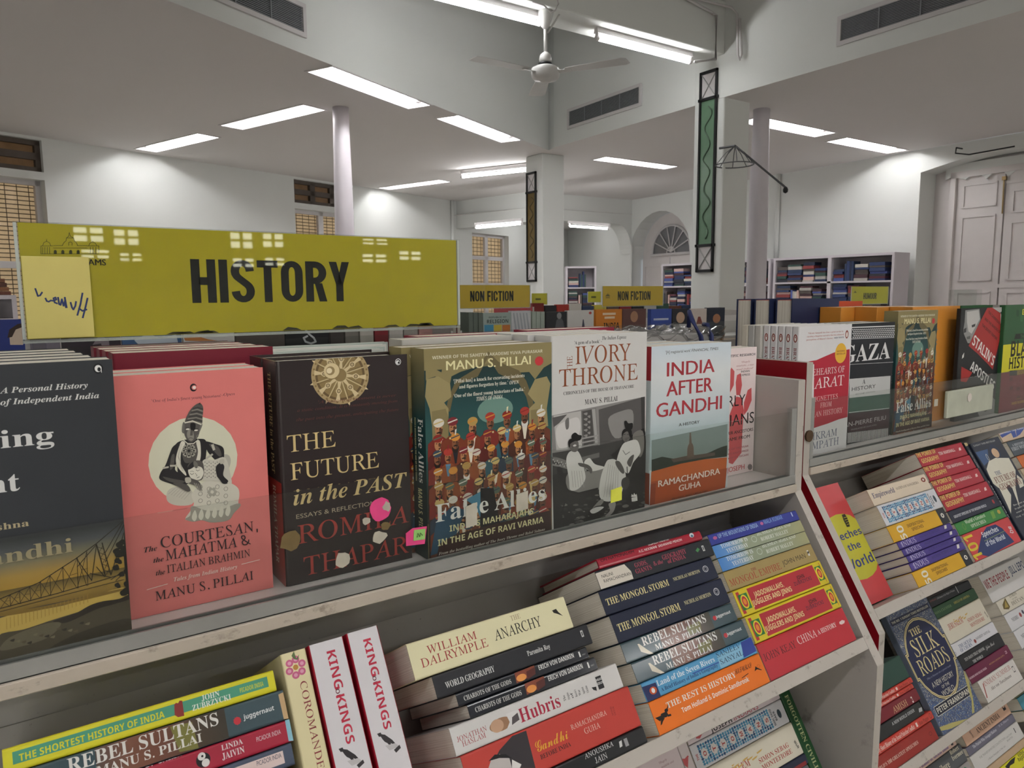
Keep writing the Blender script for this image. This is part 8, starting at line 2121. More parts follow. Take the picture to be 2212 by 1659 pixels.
  ('F','P','aab0b8',[52.8,188.3,61.9,188.1,79.4,91.2,67.2,91.6]),
  ('F','P','aab0b8',[74.1,187.9,83.2,187.7,100.9,90.4,88.6,90.8]),
  ('F','P','aab0b8',[95.4,187.4,104.6,187.2,122.5,89.7,110.2,90.1])]),
('fs0','first of three pale sage spines beside the dark portrait book on the far rack','books along the far rack','F',(2.35,3.32,1.2175),(0.026,0.1945,0.12),'a9b5aa',dict(),[]),
('fs1','second of three pale sage spines beside the dark portrait book on the far rack','books along the far rack','F',(2.379,3.32,1.2175),(0.026,0.1935,0.12),'a9b5aa',dict(),[]),
('fs2','third of three pale sage spines beside the dark portrait book on the far rack','books along the far rack','F',(2.409,3.32,1.2175),(0.026,0.1925,0.12),'a9b5aa',dict(),[]),
('darkportrait','dark book with a seated grey figure on the far rack','books along the far rack','F',(2.444,3.23,1.2175),(0.147,0.1895,0.03),'303236',dict(),[
  ('F','P','5a5c60',[59.7,81.4,72.8,142.4,98.9,162.2,121.9,136,131.9,78.9]),
  ('F','E','8a8a8c',92.4,167.5,16.4,17.9,0)]),
('tower','white book with a small dark spire on the far rack','books along the far rack','F',(2.597,3.23,1.2175),(0.192,0.1945,0.03),'dedcda',dict(),[
  ('F','P','4a5060',[100.3,80,110.3,142.7,117.1,142.6,127.8,79.1]),
  ('F','E','c0504a',165.3,178.3,10.5,7.9,0)]),
('farorange2','orange book with white lettering lines on the far rack','books along the far rack','F',(2.805,3.23,1.2175),(0.204,0.1965,0.03),'d8862c',dict(),[
  ('F','R','f0d8b8',52.5,163.5,153.9,176.4),
  ('F','R','f0d8b8',67,142,146.9,154.7),
  ('F','T','INDIA','b','2a1a10',60.6,80.4,0,123.9,37.6)]),
('farbrown','brown book beside the orange one on the far rack','books along the far rack','F',(3.015,3.23,1.2175),(0.192,0.1955,0.03),'6a4844',dict(),[
  ('F','E','b08468',93.8,149.2,30.7,33.2,0)]),
('farblue','bright blue book on the far rack','books along the far rack','F',(3.249,3.23,1.2175),(0.18,0.1915,0.03),'3c55a8',dict(),[
  ('F','R','c8d0e8',23.7,122.4,153.4,134.2)]),
('farface','dark and white book with a face on the far rack','books along the far rack','F',(3.439,3.23,1.2175),(0.15,0.1905,0.03),'2a2c34',dict(),[
  ('F','E','c8a890',71.4,134.2,38.2,35,0),
  ('F','P','d8d8dc',[9.6,95.2,145.1,91.3,146.6,44.1,10.9,48.8])]),
('farwhite','pale book with a small robed figure on the far rack','books along the far rack','F',(3.599,3.23,1.2175),(0.156,0.1875,0.03),'d6cac2',dict(),[
  ('F','P','8a4a40',[59,89.2,75,136.3,97,135.8,120.8,87.4])]),
('farnavy2','navy book with a warm face on the far rack','books along the far rack','F',(3.766,3.23,1.2175),(0.168,0.1915,0.03),'262c3c',dict(),[
  ('F','E','b07a58',88.1,120,36.9,30.4,0)]),
('u0','blue book with a dark-haired face at the left edge, on the far rack','books along the far rack','F',(-0.063,3.23,1.2175),(0.121,0.2095,0.03),'2c3c86',dict(),[
  ('F','P','d8c4b0',[76.3,118.8,76.4,157.2,97.5,179.8,120.8,192.5,115.2,117]),
  ('F','P','3a2a24',[70,144.1,77.7,173.8,104,193,121,195.8,120,182.4,97,173.1,84,146.9])]),
('u1','mauve grey book under the history sign, on the far rack','books along the far rack','F',(0.074,3.23,1.2175),(0.093,0.2085,0.03),'7a7480',dict(),[]),
('u2','purple-black book with a curved grey shape, under the history sign','books along the far rack','F',(0.172,3.23,1.2175),(0.196,0.2065,0.03),'3a343c',dict(),[
  ('F','P','8a8088',[100.1,107.2,125.9,146.7,155.6,122.5,157.4,77.8,137,78.8,128.3,111.2])]),
('u3','blue and white cloudy book under the history sign','books along the far rack','F',(0.373,3.23,1.2175),(0.214,0.2015,0.03),'4a6a94',dict(),[
  ('F','P','c8d4e0',[42.4,118.9,93.3,144.2,142.2,120.3,194.5,136.9,201,99.2,57.6,100])]),
('u4','white book with an orange streak under the history sign','books along the far rack','F',(0.594,3.23,1.2175),(0.2,0.1955,0.03),'d4d4d2',dict(),[
  ('F','P','c8844a',[0.6,124.6,43.1,130.6,95.8,111.4,131.9,104.1,59.5,105.3,6.7,109.4])]),
('u5','grey-brown book under the history sign','books along the far rack','F',(0.8,3.23,1.2175),(0.205,0.1905,0.03),'5a524e',dict(),[]),
('u6','black book with a white swirl under the history sign','books along the far rack','F',(1.009,3.23,1.2175),(0.197,0.1855,0.03),'26282c',dict(),[
  ('F','L','c8ccd0',8.41,[91.4,137.9,107.3,116.8,127.8,99.5,135.6,82.5,114.1,75.2,89.1,84.5,81.5,101.3,98.6,108.9])]),
('v0','brown-black spine in the row under the history sign end','books along the far rack','F',(1.214,3.3,1.2175),(0.064,0.1805,0.1),'4a4442',dict(),[]),
('v1','grey spine in the row under the history sign end','books along the far rack','F',(1.285,3.3,1.2175),(0.065,0.1785,0.1),'8a8680',dict(),[]),
('v2','off-white spine in the row under the history sign end','books along the far rack','F',(1.357,3.3,1.2175),(0.067,0.1765,0.1),'c8c4bc',dict(),[]),
('v3','dark red spine in the row under the history sign end','books along the far rack','F',(1.431,3.3,1.2175),(0.069,0.1745,0.1),'8a2c34',dict(),[]),
('v4','white spine in the row under the history sign end','books along the far rack','F',(1.506,3.3,1.2175),(0.071,0.1725,0.1),'d0ccc6',dict(),[]),
('v5','stone grey spine in the row under the history sign end','books along the far rack','F',(1.584,3.3,1.2175),(0.073,0.1705,0.1),'a8a49c',dict(),[]),
('v6','dusty pink spine in the row under the history sign end','books along the far rack','F',(1.664,3.3,1.2175),(0.074,0.1685,0.1),'b88a84',dict(),[]),
('w0','dark red book top just showing on the furthest rack','books along the furthest rack','F',(3.749,5.15,1.2175),(0.123,0.2125,0.05),'7a2a26',dict(),[]),
('w1','black book top just showing on the furthest rack','books along the furthest rack','F',(3.884,5.15,1.2175),(0.126,0.1915,0.05),'2c2c30',dict(),[]),
('w2','scarlet book top just showing on the furthest rack','books along the furthest rack','F',(4.023,5.15,1.2175),(0.129,0.1975,0.05),'a8382e',dict(),[]),
('w3','white book top just showing on the furthest rack','books along the furthest rack','F',(4.164,5.15,1.2175),(0.133,0.2035,0.05),'d0ccc4',dict(),[]),
('w4','slate blue book top just showing on the furthest rack','books along the furthest rack','F',(4.31,5.15,1.2175),(0.136,0.1805,0.05),'3a4a6a',dict(),[]),
('w5','mustard book top just showing on the furthest rack','books along the furthest rack','F',(4.459,5.15,1.2175),(0.139,0.1875,0.05),'c8b84a',dict(),[]),
('w6','brown book top just showing on the furthest rack','books along the furthest rack','F',(4.611,5.15,1.2175),(0.144,0.1935,0.05),'5a4a40',dict(),[]),
('w7','crimson book top just showing on the furthest rack','books along the furthest rack','F',(4.768,5.15,1.2175),(0.147,0.1995,0.05),'8a2c30',dict(),[]),
('w8','charcoal book top just showing on the furthest rack','books along the furthest rack','F',(4.93,5.15,1.2175),(0.151,0.1765,0.05),'262a2e',dict(),[]),
('w9','pale grey book top just showing on the furthest rack','books along the furthest rack','F',(5.095,5.15,1.2175),(0.155,0.1825,0.05),'b8b8b4',dict(),[]),
('w10','forest green book top just showing on the furthest rack','books along the furthest rack','F',(5.265,5.15,1.2175),(0.159,0.1895,0.05),'3a5a4a',dict(),[]),
('w11','rust book top just showing on the furthest rack','books along the furthest rack','F',(5.44,5.15,1.2175),(0.164,0.1645,0.05),'704030',dict(),[]),
('w12','navy book top just showing on the furthest rack','books along the furthest rack','F',(5.619,5.15,1.2175),(0.169,0.1705,0.05),'2a3a5a',dict(),[]),
('w13','ivory book top just showing on the furthest rack','books along the furthest rack','F',(5.803,5.15,1.2175),(0.174,0.1775,0.05),'d4d0c8',dict(),[]),
('w14','ochre book top just showing on the furthest rack','books along the furthest rack','F',(5.993,5.15,1.2175),(0.179,0.1845,0.05),'8a6a3a',dict(),[]),
('w15','graphite book top just showing on the furthest rack','books along the furthest rack','F',(6.189,5.15,1.2175),(0.185,0.1575,0.05),'303034',dict(),[]),
]
SIGN=((0.019,1.458,0.519,0.12),[('F','T','HISTORY','B','171717',163.2,35.9,0,193.7,50.6),('F','L','3a3a10',0.44,[18.4,88.6,71.2,89.9]),('F','L','3a3a10',0.44,[19,96.9,18.4,88.6]),('F','L','3a3a10',0.48,[71.8,98.5,71.2,89.9]),('F','L','3a3a10',0.44,[18.7,96.8,29.4,97.2]),('F','L','3a3a10',0.47,[60.8,98.2,72.1,98.5]),('F','L','3a3a10',0.45,[29.9,97.5,38.4,97.8]),('F','L','3a3a10',0.46,[51.5,98.2,60.8,98.5]),('F','L','3a3a10',0.44,[20.5,97.2,21.7,100.4,24.2,101.7,26.6,100.5,27.6,97.5]),('F','L','3a3a10',0.45,[24.2,101.7,24.4,103.9]),('F','L','3a3a10',0.47,[62.4,98.6,63.6,101.1,66.2,102.6,68.8,101.3,69.9,98.8]),('F','L','3a3a10',0.47,[66.2,102.6,66.4,104.4]),('F','L','3a3a10',0.46,[38,97.8,39.7,101,41.8,102.8,42.3,105.8,48.9,106,49.2,103.1,50.9,101.4,52.2,98.2]),('F','L','3a3a10',0.46,[42.3,105.8,44.4,107.6,45.3,111.6,46,107.7,48.9,106]),('F','L','3a3a10',0.46,[43.8,98,44,101.1,45.6,101.9,47.1,101.2,46.8,98.1]),('F','L','3a3a10',0.44,[20.4,95.5,19.9,89]),('F','L','3a3a10',0.45,[22.3,95.6,21.8,89]),('F','L','3a3a10',0.45,[24.4,95.6,23.9,89.1]),('F','L','3a3a10',0.45,[26.4,95.7,26,89.1]),('F','L','3a3a10',0.47,[63.8,96.8,63.4,90.1]),('F','L','3a3a10',0.47,[66.2,96.9,65.7,90.1]),('F','L','3a3a10',0.48,[68.9,97,68.4,90.2]),('F','L','3a3a10',0.45,[29.7,94.9,60.6,95.8]),('F','P','3a3a10',[29.7,88.9,29.9,91.8,30.7,92.9,31.9,92.9,32.6,91.9,32.4,88.9]),('F','P','3a3a10',[36.5,89,36.7,92,37.5,93.1,38.7,93.1,39.4,92.1,39.2,89.1]),('F','P','3a3a10',[43.6,89.2,43.8,92.2,44.7,93.3,45.9,93.3,46.6,92.3,46.4,89.3]),('F','P','3a3a10',[50.5,89.4,50.7,92.4,51.6,93.5,52.8,93.5,53.5,92.5,53.3,89.5]),('F','T','AMS','sb','1a1a0c',60.6,77.7,0,16.7,6.4)])
NOTE=((0.0195,1.459,0.0605,0.085),[('F','L','2e3a66',1.61,[10.1,51.6,11,47.8,11.8,44,13.8,44.6,15.8,47.8]),('F','L','2e3a66',1.64,[18.3,41.6,19.3,38.7,21,38.1,22.9,39.3,25.3,38.9,27.9,40.3,27.3,42.4,25.5,41.6,26.2,37.2,28.4,36.1]),('F','L','2e3a66',1.66,[29.6,42.4,30.1,35.4,31.3,34.5,32.9,40.6,34,33.5,35.9,39.7,36.6,31.7]),('F','L','2e3a66',1.68,[36,31.7,35.7,42.4]),('F','L','2e3a66',1.69,[40.6,37,41.5,31.7,42.6,29.5,44.7,33.4,45.6,37.8]),('F','L','2e3a66',1.72,[52.2,46.7,49.5,35.1,45.9,23.5]),('F','L','2e3a66',1.73,[56.5,41.3,53.9,31.5,50.7,20.7]),('F','L','2e3a66',1.71,[47.9,30.7,50.9,27.9,54.9,29.3])])
keys={(a[2],a[3]) for b in BOOK for a in b[8] if a[1]=='T'}|{(a[2],a[3]) for a in SIGN[1]+NOTE[1] if a[1]=='T'}|{('NON FICTION','B'),('AMS','b'),('HUMOUR','B'),('RELIGION','b')}
collect(sorted(k for k in keys if k[1]!='B')+[('H',f) for f in FK if f!='B'])
for f in FK:
    if f!='B': CAPH[f]=max(p[1] for p in TEXT[('H',f)][0])
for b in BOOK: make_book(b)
# ---------------------------------------------------------------- display racks
RP=worn('rack_white_paint','d0ccc9','9a958c',.60,9,.5)
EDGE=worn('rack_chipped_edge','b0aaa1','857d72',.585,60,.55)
RED=mat('red_laminate','8c1520',.3,0,.05,4)
RAIL=worn('rail_worn_timber','b3a99b','7a7062',.55,45,.6,(.6,1,1))
def specks(name,base):
    m=worn(name,base,'1b1a18',.645,200,.6);return m
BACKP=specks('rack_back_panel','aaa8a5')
RPD=worn('rack_paint_darkened','a9a49f','7a756e',.58,12,.5)  # rack white darkened to stand in for light falloff, plus grime
def slope_pt(K,s,n=0): return Vector((0,K[0]-math.cos(aS)*s-math.sin(aS)*n,K[1]-math.sin(aS)*s+math.cos(aS)*n))
def rack(x0,x1,yk,label,redside=0,sk=.263,zt=1.376,red=True):
    K=(yk,1.2);t=empty('book_display_rack',((x0+x1)/2,yk+.2,0),label,'display rack','sloping book display racks')
    tp=.017;yb=yk+.60;lo=slope_pt(K,sk)
    prof=[(yk,zt),(yk,1.2),(lo.y,lo.z),(lo.y,0),(yb,0),(yb,zt)]
    for xs,out in ((x0,-1),(x1-tp,1)):
        mb=MB();n=len(prof);v=[(xs,y,z) for y,z in prof]+[(xs+tp,y,z) for y,z in prof]
        mb.add(v,[tuple(range(n))],1 if out<0 else 0);mb.add(v,[tuple(range(n,2*n))],1 if out>0 else 0);mb.add(v,[(i,(i+1)%n,n+(i+1)%n,n+i) for i in range(n)],2)
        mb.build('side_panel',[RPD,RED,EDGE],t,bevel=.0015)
    a,b=x0+tp,x1-tp
    MB().box((a,yk+.006,1.199),(b,yb-.01,1.217)).build('ledge_board',RP,t)
    MB().box((a,yk-.004,1.199),(b,yk+.0055,1.2115)).build('front_rail',RAIL,t,bevel=.001)
    mb=MB();mb.box((a,yk-.001,1.2115),(b,yk+.0015,1.2255));mb.box((a,yk+.0085,1.217),(b,yk+.0105,1.2255));mb.box((a,yk-.001,1.2116),(b,yk+.0055,1.2125));mb.build('guard_channel',STEEL,t)
    g=MB().box((a+.0105,yk+.003,1.213),(b-.0125,yk+.006,1.3225)).build('guard_panel',GUARD,t)
    MB().box((b-.0125,yk+.0005,1.2125),(b-.001,yk+.0085,1.328)).build('guard_bracket',STEEL,t);MB().box((a+.001,yk+.0005,1.2125),(a+.0105,yk+.0085,1.328)).build('guard_bracket',STEEL,t)
    MB().box((a,yk+.42,1.217),(b,yk+.43,1.34)).build('centre_divider',RP,t)
    D=.142
    p=[slope_pt(K,.006,-D),slope_pt(K,.247,-D),slope_pt(K,.247,-D-.01),slope_pt(K,.006,-D-.01)]
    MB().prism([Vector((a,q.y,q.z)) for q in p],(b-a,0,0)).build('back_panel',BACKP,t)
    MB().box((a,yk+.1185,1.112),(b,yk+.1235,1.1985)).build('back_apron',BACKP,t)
    def board(Kp,s,dep,name='shelf_board'):
        p=[slope_pt(Kp,s,.0),slope_pt(Kp,s+.017,.0),slope_pt(Kp,s+.017,-dep),slope_pt(Kp,s,-dep)]
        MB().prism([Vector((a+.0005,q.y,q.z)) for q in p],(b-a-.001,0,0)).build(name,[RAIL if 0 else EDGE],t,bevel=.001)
    return t,K,board,a,b
tl,KLc,board,a,b=rack(-.43,.989,.65,'sloping white book rack with the history sign on its ledge',zt=1.370)
board(KLc,0.2213,.142)
kl2=(.65*1.19,1.5-.3*1.19);board(kl2,0.4733,.15)
tr,KRc,boardR,ar,br=rack(1.066,2.52,.699,'sloping white book rack with red sides, beyond the history rack',zt=1.3875)
boardR(KRc,0.2265,.142)
kr2=(.65*1.25,1.5-.3*1.25);boardR(kr2,0.4733,.15);kr3=(.65*1.40,1.5-.3*1.40)
boardR(kr3,0.6591,.15)
for tt,k,sa,sb,aa,bb in ((tl,kl2,.22,.4733,a,b),(tr,kr2,.215,.4733,ar,br),(tr,kr3,.49,0.6591,ar,br)):
    p=[slope_pt(k,sa,-.152),slope_pt(k,sb,-.152),slope_pt(k,sb,-.162),slope_pt(k,sa,-.162)]
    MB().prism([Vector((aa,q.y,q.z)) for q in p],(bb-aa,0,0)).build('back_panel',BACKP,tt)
for tt,yk,aa,bb in ((tl,.65,a,b),(tr,.699,ar,br)):
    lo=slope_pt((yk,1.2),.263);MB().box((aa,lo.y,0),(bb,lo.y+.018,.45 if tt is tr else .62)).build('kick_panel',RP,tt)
# stickers on the guards
PINK=mat('pink_sticker','d8417e',.5,0,.15,60);GREEN=mat('green_sticker','8fc46a',.5,0,.15,60);SILV=mat('torn_tape','b9b4a4',.3,.1,.3,50);YEL=mat('yellow_sticker','d6d84a',.5,0,.1,50);BROWN=mat('dried_leaf','6a5834',.6,0,.4,60)
def sticker(c,shape,m,par,label,name='sticker',d=.0008):
    y=par_y[par]
    pts=[Vector((c[0]+x/1000,y,c[2]+z/1000)) for x,z in shape]
    o=MB().prism(pts,(0,-d,0)).build(name,m,par);o['label']=label;return o
par_y={tl:.6528,tr:.7018}
def blob(rx,rz,n=16,j=.12,seed=1):
    r=random.Random(seed);return [((rx*(1+r.uniform(-j,j)))*math.cos(2*math.pi*k/n),(rz*(1+r.uniform(-j,j)))*math.sin(2*math.pi*k/n)) for k in range(n)]
sticker((0.292,0.653,1.291),blob(11,12,18,.06,2),PINK,tl,'round torn pink sticker')
sticker((0.299,0.653,1.293),blob(4,5,10,.3,3),SILV,tl,'scraped pale patch',d=.0012)
sticker((0.331,0.653,1.256),[(-12,-8),(9,-10),(11,2),(12,8),(-4,9),(-12,5)],PINK,tl,'torn pink sticker with a green label')
sticker((0.334,0.653,1.257),[(-7,-5),(6,-6),(7,5),(-6,6)],GREEN,tl,'small green label',d=.0014)
mb=MB();c=Vector((0.334,0.653,1.257));mb.tube([c+Vector((-.003,-.002,-.002)),c+Vector((-.002,-.002,.002)),c+Vector((0,-.002,-.002)),c+Vector((.001,-.002,.002)),c+Vector((.003,-.002,-.001))],.0004,5);mb.build('pen_mark',BLACKM,tl)
for q,rx,rz,m,l in (((0.251,0.653,1.248),7,8,SILV,'torn tape scrap'),((0.29,0.653,1.263),8,6,SILV,'grey tape residue'),((0.277,0.653,1.282),4,4,SILV,'small tape scrap'),((0.202,0.653,1.277),10,9,BROWN,'dried brown glue patch'),((0.297,0.653,1.273),5,4,BROWN,'brown glue spot'),((0.607,0.653,1.254),9,9,YEL,'translucent yellow sticker'),((0.397,0.653,1.266),7,13,SILV,'dull tape rectangle'),((0.464,0.653,1.27),8,11,SILV,'pale tape rectangle')):
    sh=blob(rx,rz,12,.18,int(rx*10+rz)) if 'rect' not in l and 'yellow' not in l else [(-rx,-rz),(rx,-rz*.9),(rx,rz),(-rx,rz*.8)]
    sticker(q,sh,m,tl,l)
PLATE=mat('aged_plastic_plate','b4b8a6',.35,0,.2,30)
pA,pB=Vector((1.541,0.701,1.309)),Vector((1.743,0.701,1.245))
x0,x1,z0,z1=min(pA.x,pB.x),max(pA.x,pB.x),1.247,1.302
o=MB().box((x0,.6945,z0),(x1,.7018,z1)).build('label_holder',PLATE,tr,bevel=.002);o['label']='aged greenish plastic label holder'
c=Vector((1.631,0.694,1.283));o=MB().prism([c+Vector((x/1000,0,z/1000)) for x,z in blob(9,9,14,.1,9)],(0,-.001,0)).build('sticker',mat('worn_white_sticker','d8cfc6',.5,0,.2,40),tr)
sticker((1.507,0.702,1.282),[(-7,-7),(7,-7),(7,7),(-7,7)],SILV,tr,'small square of tape')
o=MB().lathe((0,0,0),[(0,-.003),(.009,-.002),(.010,.002),(0,.003)],12).build('hook_screw',mat('rusty_steel','5a4632',.6,.5,.3,50),tr);o.matrix_world=Matrix.Translation((1.076,0.697,1.266))@Matrix.Rotation(math.pi/2,4,'X')
# ---------------------------------------------------------------- section signs
YELM='b8b41e'
def art_plate(name,x0,z0,w,h,y,arts,base,par,mat_=CARD,thick=.0012,nrm=None):
    V=[(0,0,0),(w,0,0),(w,0,h),(0,0,h),(0,thick,0),(w,thick,0),(w,thick,h),(0,thick,h)];Fs=[(0,1,2,3),(5,4,7,6),(0,4,5,1),(1,5,6,2),(2,6,7,3),(3,7,4,0)];C=[[lin(base)]*4]*6
    v,f,col=art_faces(arts,'F',lambda u,q,e:(u,-e,q));o=len(V);V=V+v;Fs=Fs+[tuple(i+o for i in q) for q in f];C=list(C)+col
    me=coloured_mesh(name,[(x0+p[0],y+p[1],z0+p[2]) for p in V],Fs,C,[mat_]);ob=bpy.data.objects.new(name,me);COL.objects.link(ob)
    if par: ob.parent=par;ob.matrix_parent_inverse=par.matrix_world.inverted()
    return ob
def sign(x0,z0,w,h,y,arts,label,base,zfoot,grp,dirt=False):
    t=empty('section_sign',(x0+w/2,y,zfoot),label,'sign',grp)
    art_plate('printed_card',x0,z0,w,h,y,arts,base,t)
    mb=MB();e=.004
    mb.box((x0-e,y-.0035,z0-e),(x0+w+e,y-.0015,z0+h+.001));mb.box((x0-e,y+.0025,z0-e),(x0+w+e,y+.0045,z0+h+.001));mb.build('acrylic_pocket',ACRYL,t)
    mb=MB();mb.box((x0-e,y-.0015,z0-e),(x0+w+e,y+.0025,z0-.001));mb.box((x0+w+.001,y-.0015,z0),(x0+w+e,y+.0025,z0+h));mb.box((x0-e,y-.0015,z0),(x0-.001,y+.0025,z0+h));mb.build('pocket_edge',ACEDGE,t)
    for xx in (x0+.004,x0+w-.012):
        mb=MB();mb.box((xx,y-.002,zfoot),(xx+.012,y+.002,z0-e));mb.build('acrylic_leg',ACRYL,t)
    return t
(sx,sz,sw,sh),sart=SIGN
ts=sign(sx,sz,sw,sh,.915,sart,'large yellow HISTORY sign in a clear holder above the near rack','b6a922',1.2175,'yellow section signs')
(nx,nz,nw,nh),nart=NOTE
o=art_plate('sticky_note',nx,nz,nw,nh,.9105,nart,'c9bd6e',ts,thick=.0004)
mb=MB();r=random.Random(4)
for k in range(11):
    x=sx+.08+r.random()*(sw-.1);mb.prism([Vector((x-.012,.9148,sz+.0005)),Vector((x+.012,.9148,sz+.0005)),Vector((x+.006,.9148,sz+.003+.002*r.random())),Vector((x-.005,.9148,sz+.002+.003*r.random()))],(0,-.0002,0))
mb.build('grime_patch',mat('black_grime','3a3618',.8,0,.3,80),ts)
NFA=[('F','T','NON FICTION','B','20200e',125.,36.,0,285.,56.),('F','R','6a6418',22.,62.,60.,66.),('F','R','6a6418',28.,66.,54.,72.),('F','P','6a6418',[36.,72.,46.,72.,41.,82.]),('F','T','AMS','b','20200e',24.,50.,0,34.,8.)]
sign(1.957,1.432,.523,.124,3.40,NFA,'yellow NON FICTION sign partly hidden by the history sign','ecc834',1.2175,'yellow section signs')
sign(3.035,1.427,.523,.124,3.40,NFA,'yellow NON FICTION sign in full view between the pillars','ecc834',1.2175,'yellow section signs')
HA=[('F','T','HUMOUR','B','20200e',165.,34.,0,190.,48.),('F','R','6a6418',28.,70.,66.,74.),('F','P','6a6418',[38.,74.,56.,74.,47.,88.])]
q0=Vector((5.086,3,1.543));q1=Vector((5.586,3,1.416))
hw=q1.x-q0.x
sign(q0.x,q1.z,hw,q0.z-q1.z,3.0,[('F','T','HUMOUR','B','20200e',hw*320,34.,0,hw*360,46.),('F','R','6a6418',28.,82.,66.,86.),('F','P','6a6418',[36.,86.,58.,86.,47.,98.])],'small yellow HUMOUR sign before the white bookcase','dcd634',1.2175,'yellow section signs')
rack(4.66,7.6,2.65,'white book rack behind the neighbouring rack, mostly hidden')
# ---------------------------------------------------------------- far racks and bookcases
rack(-.70,1.833,3.13,'far white book rack behind the history sign');rack(1.839,4.6,3.13,'far white book rack under the NON FICTION signs')
rack(3.699,6.527,5.03,'furthest white book rack, before the square pillars',zt=1.40)
for x,z,w,l in ((3.89,1.415,.17,'tiny yellow sign beside the amber panel pillar'),(4.546,1.428,.16,'tiny yellow sign before the bookcase in the back bay')):
    sign(x,z,w,.1,5.3,[('F','R','6a6a20',40.,40.,100.,56.)],l,'dcd634',1.2175,'yellow section signs')
BK=['232c46','5a2c3a','2f3f6a','c9c5bc','4a3038','26272b','2c3c5c','4a5a9a','d0b0a8','34504a','58504c','b8b4ae','2c3868','303440','8a3c3c']
BKM=[mat('spine_'+h,h,.5,0,.15,30) for h in BK]
def case(name,o,ux,W,D,H,bays,shelves,label,fill,glabel,seed,mat_=LILAC):
    """open bookcase: o = front bottom corner, ux = direction along the front; depth runs away from the viewer"""
    ux=Vector((*ux,0)).normalized();dv=Vector((-ux.y,ux.x,0));o=Vector(o);t=empty(name,tuple(o),label,'bookcase')
    Mx=Matrix(((ux.x,dv.x,0,o.x),(ux.y,dv.y,0,o.y),(0,0,1,o.z),(0,0,0,1)));p=.03
    for u in [0]+[W*k/bays for k in range(1,bays)]+[W]:
        q=p if u in(0,W) else p*1.6;u0=min(max(u-q/2,0),W-q);MB().box((u0,0,0),(u0+q,D,H),0,Mx).build('upright_panel',mat_,t)
    MB().box((p,D-.012,0),(W-p,D,H),0,Mx).build('back_board',mat_,t);MB().box((0,-.004,H),(W,D,H+.03),0,Mx).build('top_board',mat_,t)
    r=random.Random(seed)
    for z in shelves:
        MB().box((p,.0,z-.022),(W-p,D-.012,z),0,Mx).build('shelf_board',mat_,t)
    for z in shelves[-2:]:
        for k in range(bays):
            a=W*k/bays+.05;b=W*(k+1)/bays-.05;top=min([s for s in shelves if s>z]+[H])-z-.03
            x=a
            while fill and x<b-.12:
                w=r.uniform(.13,.21);w=min(w,b-x);hh=0
                lim=top*r.uniform(.55,.95)
                if r.random()<.75:
                    while hh<lim:
                        th=r.uniform(.02,.045)
                        if hh+th>top:break
                        d0=r.uniform(.0,.03);e=MB().box((x,d0,z+hh+.001),(x+w*r.uniform(.9,1),d0+.15,z+hh+th-.0005),0,Mx).build('shelved_book',r.choice(BKM));tag(e,glabel,'book','books in the '+name.replace('_',' ')+' '+str(seed));hh+=th
                    x+=w+.012
                else:
                    n=r.randint(2,4)
                    for i in range(n):
                        th=r.uniform(.022,.04)
                        if x+th>b:break
                        e=MB().box((x,.01,z+.001),(x+th-.002,.16,z+min(top*.93,r.uniform(.2,.27))),0,Mx).build('shelved_book',r.choice(BKM));tag(e,glabel,'book','books in the '+name.replace('_',' ')+' '+str(seed));x+=th
                    x+=.01
    return t
case('white_bookcase',(8.50,6.13,0),(0,-1),1.62,.34,1.93,2,(.08,.45,.85,1.27,1.64),'lilac white bookcase against the wall beside the panelled doors',1,'small book in the white bookcase beside the panelled doors',2)
case('white_bookcase',(8.50,8.16,0),(0,-1),1.98,.34,1.93,2,(.08,.45,.85,1.27,1.62),'lilac white bookcase reaching behind the green panel pillar to the arched door',1,'small book in the bookcase behind the green panel pillar',5)
case('white_bookcase',(7.62,9.44,0),(.82,-.57),.50,.34,1.93,1,(.08,.45,.85,1.25,1.62),'narrow white bookcase before the back bay, beside the amber panel pillar',1,'small book in the narrow bookcase before the back bay',8)
case('white_bookcase',(-.95,6.5,0),(1,0),1.04,.3,1.50,1,(.08,.45,.85,1.18,1.36),'low white bookcase near the tall window, past the end of the history sign',1,'small book in the low bookcase near the tall window',12)
for i,h in enumerate(('6a3a28','8a5a3a','5a3226','7a4a30')):
    tag(MB().box((-.28,6.52,1.531+.03*i),(.06-.01*i,6.7,1.558+.03*i)).build('shelved_book',mat('brown_'+h,h,.5,0,.1,30)),('lowest','second','third','topmost')[i]+' brown book piled on top of the low bookcase','book','brown books on the low bookcase')
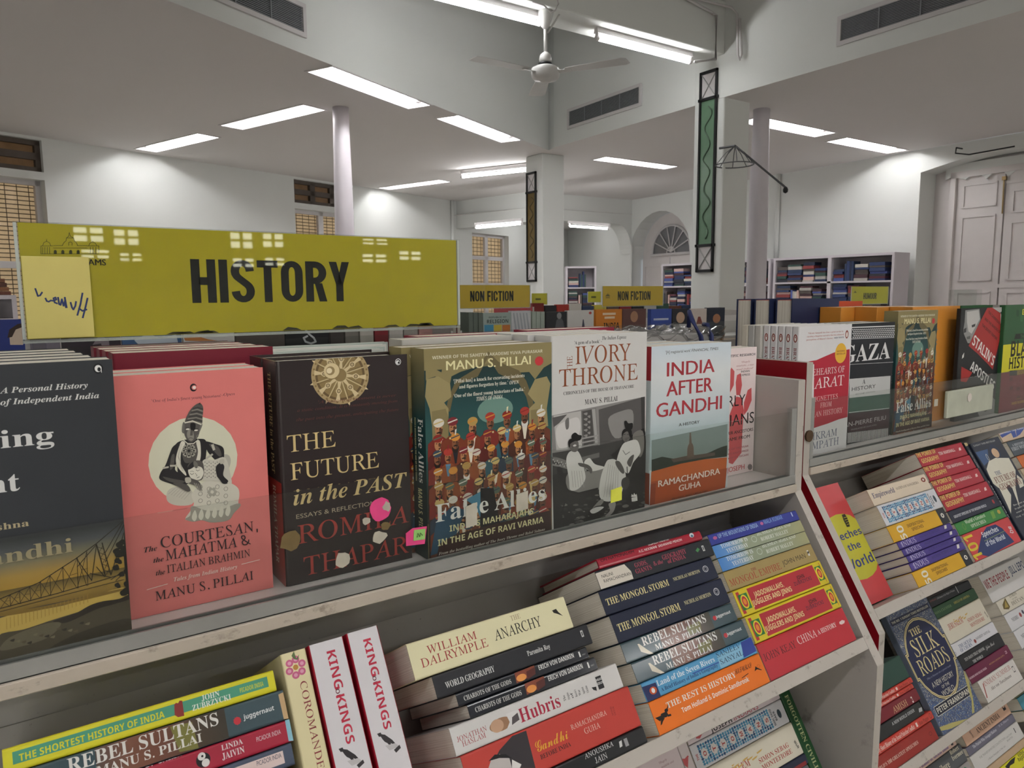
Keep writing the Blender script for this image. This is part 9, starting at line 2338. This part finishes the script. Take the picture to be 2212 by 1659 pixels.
# film wrapped bundle
t=empty('wrapped_bundle',(1.03,1.02,1.389),'stack of grey books wrapped in clear film with a navy cord','bundle')
mb=MB()
for k in range(2): mb.box((.945+.002*(k%2),.955,1.389+.0175*k),(1.13-.003*(k%3),1.085,1.4055+.0175*k))
mb.build('grey_book_block',mat('bundle_grey','b4b2ae',.6,0,.1,20),t)
bm=bmesh.new();bmesh.ops.create_cube(bm,size=1);bmesh.ops.subdivide_edges(bm,edges=bm.edges,cuts=14,use_grid_fill=True)
r=random.Random(9)
for v in bm.verts:
    k=.006*math.sin(v.co.x*23+v.co.y*9)+.004*math.sin(v.co.y*17+v.co.z*19)+r.uniform(-.002,.002);v.co=Vector((1.03+v.co.x*(.245+k),1.02+v.co.y*(.16+k),1.4095+v.co.z*(.037)+(k*1.2 if v.co.z>.1 else 0)))
me=bpy.data.meshes.new('plastic_film');[setattr(f,'smooth',True) for f in bm.faces];bm.to_mesh(me);bm.free();me.materials.append(FILM);o=bpy.data.objects.new('plastic_film',me);COL.objects.link(o);o.parent=t;o.matrix_parent_inverse=t.matrix_world.inverted()
CORD=mat('navy_cord','1f2a5a',.6,0,.1,60)
mb=MB();mb.tube([(1.085,.93,1.392),(1.082,.935,1.42),(1.075,.95,1.45),(1.088,.97,1.466),(1.105,.985,1.458),(1.11,.99,1.435)],.0045,8);mb.tube([(1.115,.935,1.392),(1.118,.94,1.42),(1.125,.955,1.44),(1.13,.97,1.44)],.0045,8);mb.build('navy_cord',CORD,t,smooth=True)
# clear empty holder on the next rack ledge
q=(6.432,2.9,1.516);q2=(6.919,2.9,1.412)
t=empty('clear_holder',(q[0],2.9,1.217),'empty clear plastic holder seen over the rack before the panelled doors','holder')
x0,x1=sorted((q[0],q2[0]));mb=MB();mb.box((x0,2.9,1.2175),(x1,2.904,q[2]));mb.box((x0,2.94,1.2175),(x1,2.944,q[2]));mb.build('holder_pocket',ACRYL,t)
MB().box((x0,2.904,1.2175),(x1,2.94,1.23)).build('holder_foot',ACEDGE,t)
